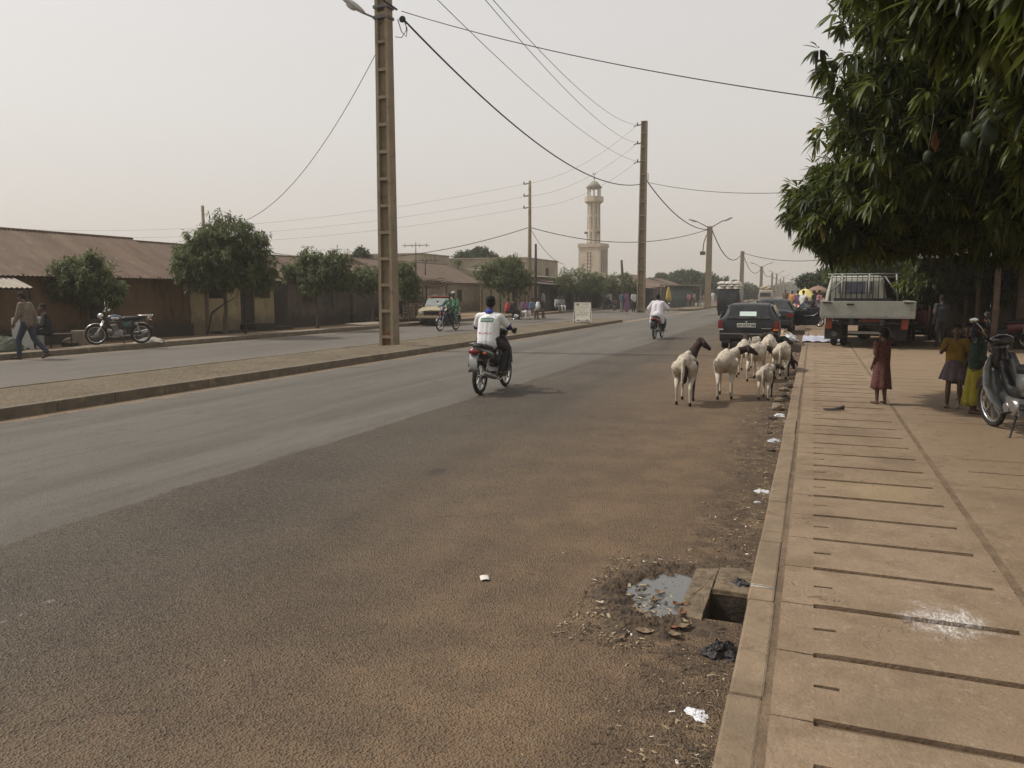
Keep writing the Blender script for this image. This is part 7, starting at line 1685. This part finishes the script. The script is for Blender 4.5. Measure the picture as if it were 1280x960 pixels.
fp_('person all in white standing under the far acacias', 891, 379, .1, STAND, 'white', 'white', PI, 1., KG)
MG = 'people at the right hand market'
for k, (px, py, bs, tp, bt, rz, s_, lb) in enumerate([(996, 398, STAND, 'purple', 'blue', .4, .95, 'market seller in purple at the left of the yellow parasol'), (1003, 399, STAND, 'white', 'brown', -.6, .95, 'person in white under the yellow parasol'), (1009, 401, SIT, 'blue', 'blue', 2., 1., 'seated person in blue under the yellow parasol'),
      (1016, 400, STAND, 'black', 'orange', 1.2, .95, 'person in black and orange right of the yellow parasol'), (1023, 402, STAND, 'pink', 'grey', -2., .95, 'person in pink by the truck in the market'), (989, 392, STAND, 'orange', 'brown', 2.5, .95, 'person in orange seen beyond the open car door'), (981, 387, STAND, 'brown', 'black', 3., 1., 'dark figure standing beyond the saloon roof')]):
    fp_(lb, px, py, .15, bs, tp, bt, rz, s_, MG)

# ================================================================ SHEEP
m_wool = mat('dusty_white_fleece', (.54, .48, .39), .95, .12, 7, .012, 60, tint=(.33, .26, .18), tf=.35)
m_brn = mat('dark_brown_fleece', (.035, .020, .015), .9, .25, 9, .01, 60)
m_hoof = mat('dark_hoof', (.03, .022, .018), .7, .2, 9)
def sheep(label, loc, rz, s=1., head=(.0, .62, .86), nose=(0, .78, .78), neck=(0, .32, .66), darkfront=False, step=(0, 0, 0, 0), patch=False, darkleg=(), tail=True, fat=1., white_head=False):
    t = thing('sheep', label, 'sheep', loc, rz, 'sheep herd on the road edge', s); p = []; hm = 0 if white_head else 1
    c = lambda a, ra, b, rb, m: p.append(('c', V(a), ra, V(b), rb, m))
    c((0, -.24, .59), .135 * fat, (0, .18, .585), .132 * fat, 0); p.append(('e', V((0, -.02, .54)), (.150 * fat, .30, .165), 0)); p.append(('e', V((0, -.28, .60)), (.125 * fat, .15, .145), 0)); c((0, -.34, .68), .05, (0, .22, .70), .05, 0)
    nk, hd, ns = V(neck), V(head), V(nose)
    c((0, .18, .60), .105, nk.lerp(hd, .1), .078, 0 if not darkfront else 1); c(nk.lerp(hd, .1), .070, hd, .050, hm)
    c(hd, .060, hd.lerp(ns, .5), .046, hm); c(hd.lerp(ns, .5), .042, ns, .028, hm)
    d = (ns - hd).normalized(); up = V((0, 0, 1)); sd = d.cross(up).normalized(); up = sd.cross(d)
    for q in (-1, 1):
        b = hd + sd * (.05 * q) + up * .03; c(b, .018, b + sd * (.055 * q) - V((0, 0, .05)), .026, hm); c(b + sd * (.055 * q) - V((0, 0, .05)), .026, b + sd * (.065 * q) - V((0, 0, .12)), .012, hm)
    for k, (q, fr) in enumerate(((-1, 0), (1, 0), (-1, 1), (1, 1))):
        st = step[k]; m_ = 1 if k in darkleg else 0
        if fr:
            c((q * .085, .20, .55), .070, (q * .088, .23 + st * .4, .34), .036, m_); c((q * .088, .23 + st * .4, .34), .032, (q * .085, .24 + st * .8 + (.03 if st > 0 else 0), .20), .022, m_); c((q * .085, .24 + st * .8 + (.03 if st > 0 else 0), .20), .021, (q * .085, .23 + st, .06), .0165, m_); c((q * .085, .23 + st, .055), .018, (q * .085, .25 + st, .02), .024, 2)
        else:
            c((q * .09, -.28, .55), .095, (q * .105, -.20 + st * .3, .40), .060, m_); c((q * .105, -.20 + st * .3, .40), .052, (q * .10, -.36 + st * .8, .255), .024, m_); c((q * .10, -.36 + st * .8, .255), .024, (q * .10, -.33 + st, .06), .0165, m_); c((q * .10, -.33 + st, .055), .018, (q * .10, -.31 + st, .02), .024, 2)
    if tail: c((0, -.43, .66), .030, (0, -.47, .50), .024, 0); c((0, -.47, .50), .024, (-.01, -.46, .33), .015, 0)
    if patch: p.append(('e', V((.02, -.425, .50)), (.055, .04, .085), 1)); p.append(('e', V((.0, -.33, .38)), (.05, .05, .07), 1))
    blob('body', p, [m_wool, m_brn, m_hoof], t, .0105, 2)
    for q in (-1, 1):
        e = hd + d * .03 + sd * (.052 * q) + up * .018; MB().ell(e, (.010, .010, .010), nu=8, nv=6).build('eye', m_pup, t)
    return t
def shp(px, py): return gp(px, py, 0)
sheep('sheep standing apart at the left of the herd, dark head raised and turned right', shp(857, 503.5), .04, 1.06, (.15, .40, .88), (.28, .47, .76), (.05, .28, .70), True, (.05, -.06, .06, -.03), True, darkleg=(3,), fat=.92)
sheep('fat round sheep second from the left, dark head stretched to the right', shp(906, 496), .08, 1.04, (.32, .36, .74), (.46, .36, .66), (.12, .28, .68), False, (-.06, .03, .03, -.05), darkleg=(), fat=1.08, tail=False)
sheep('sheep at the left rear of the cluster, facing the estate car', shp(928, 470), .04, .98, (.02, .60, .80), (.06, .76, .72), step=(0, .05, -.04, .04))
sheep('sheep half hidden behind, nearest the estate car', shp(938, 462), -.3, .96, (.10, .58, .78), (.22, .70, .70), step=(.04, -.04, 0, .05))
sheep('tallest looking sheep at the back of the cluster, its back highest in the herd', shp(960, 466), .02, 1.08, (.02, .58, .72), (.02, .74, .62), step=(.03, -.03, .05, 0), white_head=False)
sheep('sheep in the middle of the cluster with its dark head low to the right', shp(945, 475), -.12, .98, (.13, .55, .60), (.22, .66, .48), (.04, .34, .62), step=(-.05, .06, 0, .05))
sheep('small lamb in front of the cluster with its black head turned right', shp(957, 498), -.10, .74, (.16, .50, .68), (.28, .58, .60), (.05, .34, .64), step=(.02, -.02, .03, 0), darkleg=(3,), fat=.9)
sheep('sheep grazing rubbish at the kerb with its dark head down', shp(978, 472), -.10, .96, (.10, .62, .30), (.14, .70, .14), (.03, .38, .54), step=(0, .04, .03, -.03), darkleg=(3,))

# ================================================================ RIGHT HAND MARKET
c = gp(1005, 397, .15)
t = thing('parasol', 'open pale yellow market parasol beyond the open car door', 'parasol', c)
Hp = CAM_H + (365 - 361) * (c.x * FH.x + c.y * FH.y) / 975 - .15; Rp = 13.5 * (c.x * FH.x + c.y * FH.y) / 975
mb = MB(); rings = []
for i in range(9):
    u = i / 8; rings.append([V((Rp * u * math.cos(a), Rp * u * math.sin(a), Hp - .55 * u ** 1.7 - .05 * u * abs(math.sin(4 * a)))) for a in [2 * PI * q / 48 for q in range(48)]])
mb.loft(rings, 0, False); mb.build('canopy', mat('pale_yellow_canopy', (.62, .52, .19), .8, .12, 2), t, solid=.008)
MB().tube((0, 0, 0), (0, 0, Hp + .1), .025).build('pole', m_steel, t)
for k in range(8): a = PI * k / 4; MB().tube((0, 0, Hp - .45), (Rp * .85 * math.cos(a), Rp * .85 * math.sin(a), Hp - .45), .008).build('rib', m_steel, t)
t = thing('parasol', 'tan parasol behind the yellow one, by the great canopy', 'parasol', gp(1021, 392, .15)); mb = MB(); mb.loft([[V((.95 * u * math.cos(a), 1.1 * u * math.sin(a), 2.0 - .5 * u ** 1.6)) for a in [2 * PI * q / 32 for q in range(32)]] for u in (0.02, .3, .6, 1)], 0, False); mb.build('canopy', mat('tan_canopy', (.20, .125, .08), .8, .12, 2), t, solid=.008); MB().tube((0, 0, 0), (0, 0, 2.05), .025).build('pole', m_steel, t)
for k, (px, py, lb) in enumerate([(1001, 401, 'low table of wares under the yellow parasol'), (1018, 403, 'dark loaded table right of the yellow parasol')]):
    t = thing('market_table', lb, 'table', gp(px, py, .15), .2); MB().box((0, 0, .72), (1.5, .8, .05)).build('table_top', m_wood, t)
    for a in (-.68, .68):
        for b in (-.34, .34): MB().box((a, b, .35), (.05, .05, .7)).build('leg', m_woodd, t)
    for q in range(7):
        o = crumple(gp(px, py, .15) + V((-.55 + q * .18, rnd.uniform(-.2, .2), .75)), .11, .16, q * 2.2 + k, amp=.25, mtl=mat(('blue_ware', 'pale_ware', 'red_ware')[q % 3], ((.12, .16, .26), (.5, .47, .42), (.4, .08, .06))[q % 3], .6, .2, 8), name='ware', asp=1.)
        tag(o, ('ware on the table under the yellow parasol', 'ware on the dark table right of the yellow parasol')[k], 'goods', ('wares under the parasol', 'wares on the dark table')[k])
# plastic sheet with wares, and the heap at the car
mb = MB(); a0 = gp(1001, 421, .15); mb.grid(lambda u, v: V(((u - .5) * 1.35, (v - .5) * 3.2, .02 + .05 * max(0, fbm(u * 6, v * 9, 1, 4)) + .03 * abs(math.sin(u * 14 + v * 5)))), 34, 50)
tag(mb.build('plastic_sheet', mat('bluish_plastic_sheet', (.42, .43, .52), .35, .2, 6, .01, 20, spec=.7), loc=(.40, 27.4, .15)), 'crinkled bluish plastic sheet spread on the pavement beside the truck', 'plastic sheet')
tag(crumple(gp(977, 430, .0), .30, .24, 3.9, amp=.35, mtl=mat('dark_bundle', (.05, .04, .035), .9, .3, 8), name='bundle', rz=.4, asp=1.2), 'dark bundle heaped at the kerb beside the estate car', 'bundle')
tag(crumple(gp(979, 424, .0) + V((0, .15, .12)), .22, .20, 8.7, amp=.45, mtl=mat('tan_cloth', (.42, .31, .22), .9, .2, 8), name='bundle', rz=1.4, asp=1.4), 'tan cloth bundle on top of the heap at the kerb', 'bundle', None)
tag(crumple(gp(986, 428, .0) + V((.02, 0, .0)), .22, .26, 5.3, amp=.4, mtl=m_plastic, name='plastic_bag', rz=.2, asp=1.2), 'large white plastic bag against the heap beside the saloon car', 'plastic bag')
# ---------------------------------------------------------------- haze
hm, n = newmat('haze_air')
pv = n.new('ShaderNodeVolumePrincipled'); pv.inputs['Color'].default_value = (.93, .88, .80, 1)
pv.inputs['Density'].default_value = .0011; pv.inputs['Anisotropy'].default_value = .25
ho = n.new('ShaderNodeOutputMaterial'); n.l.new(pv.outputs[0], ho.inputs['Volume'])
h = MB().box((0, 380, 11.5), (1400, 860, 25)).build('haze', hm); h.display_type = 'WIRE'
tag(h, 'pale dusty air over the street', None, None, 'stuff')
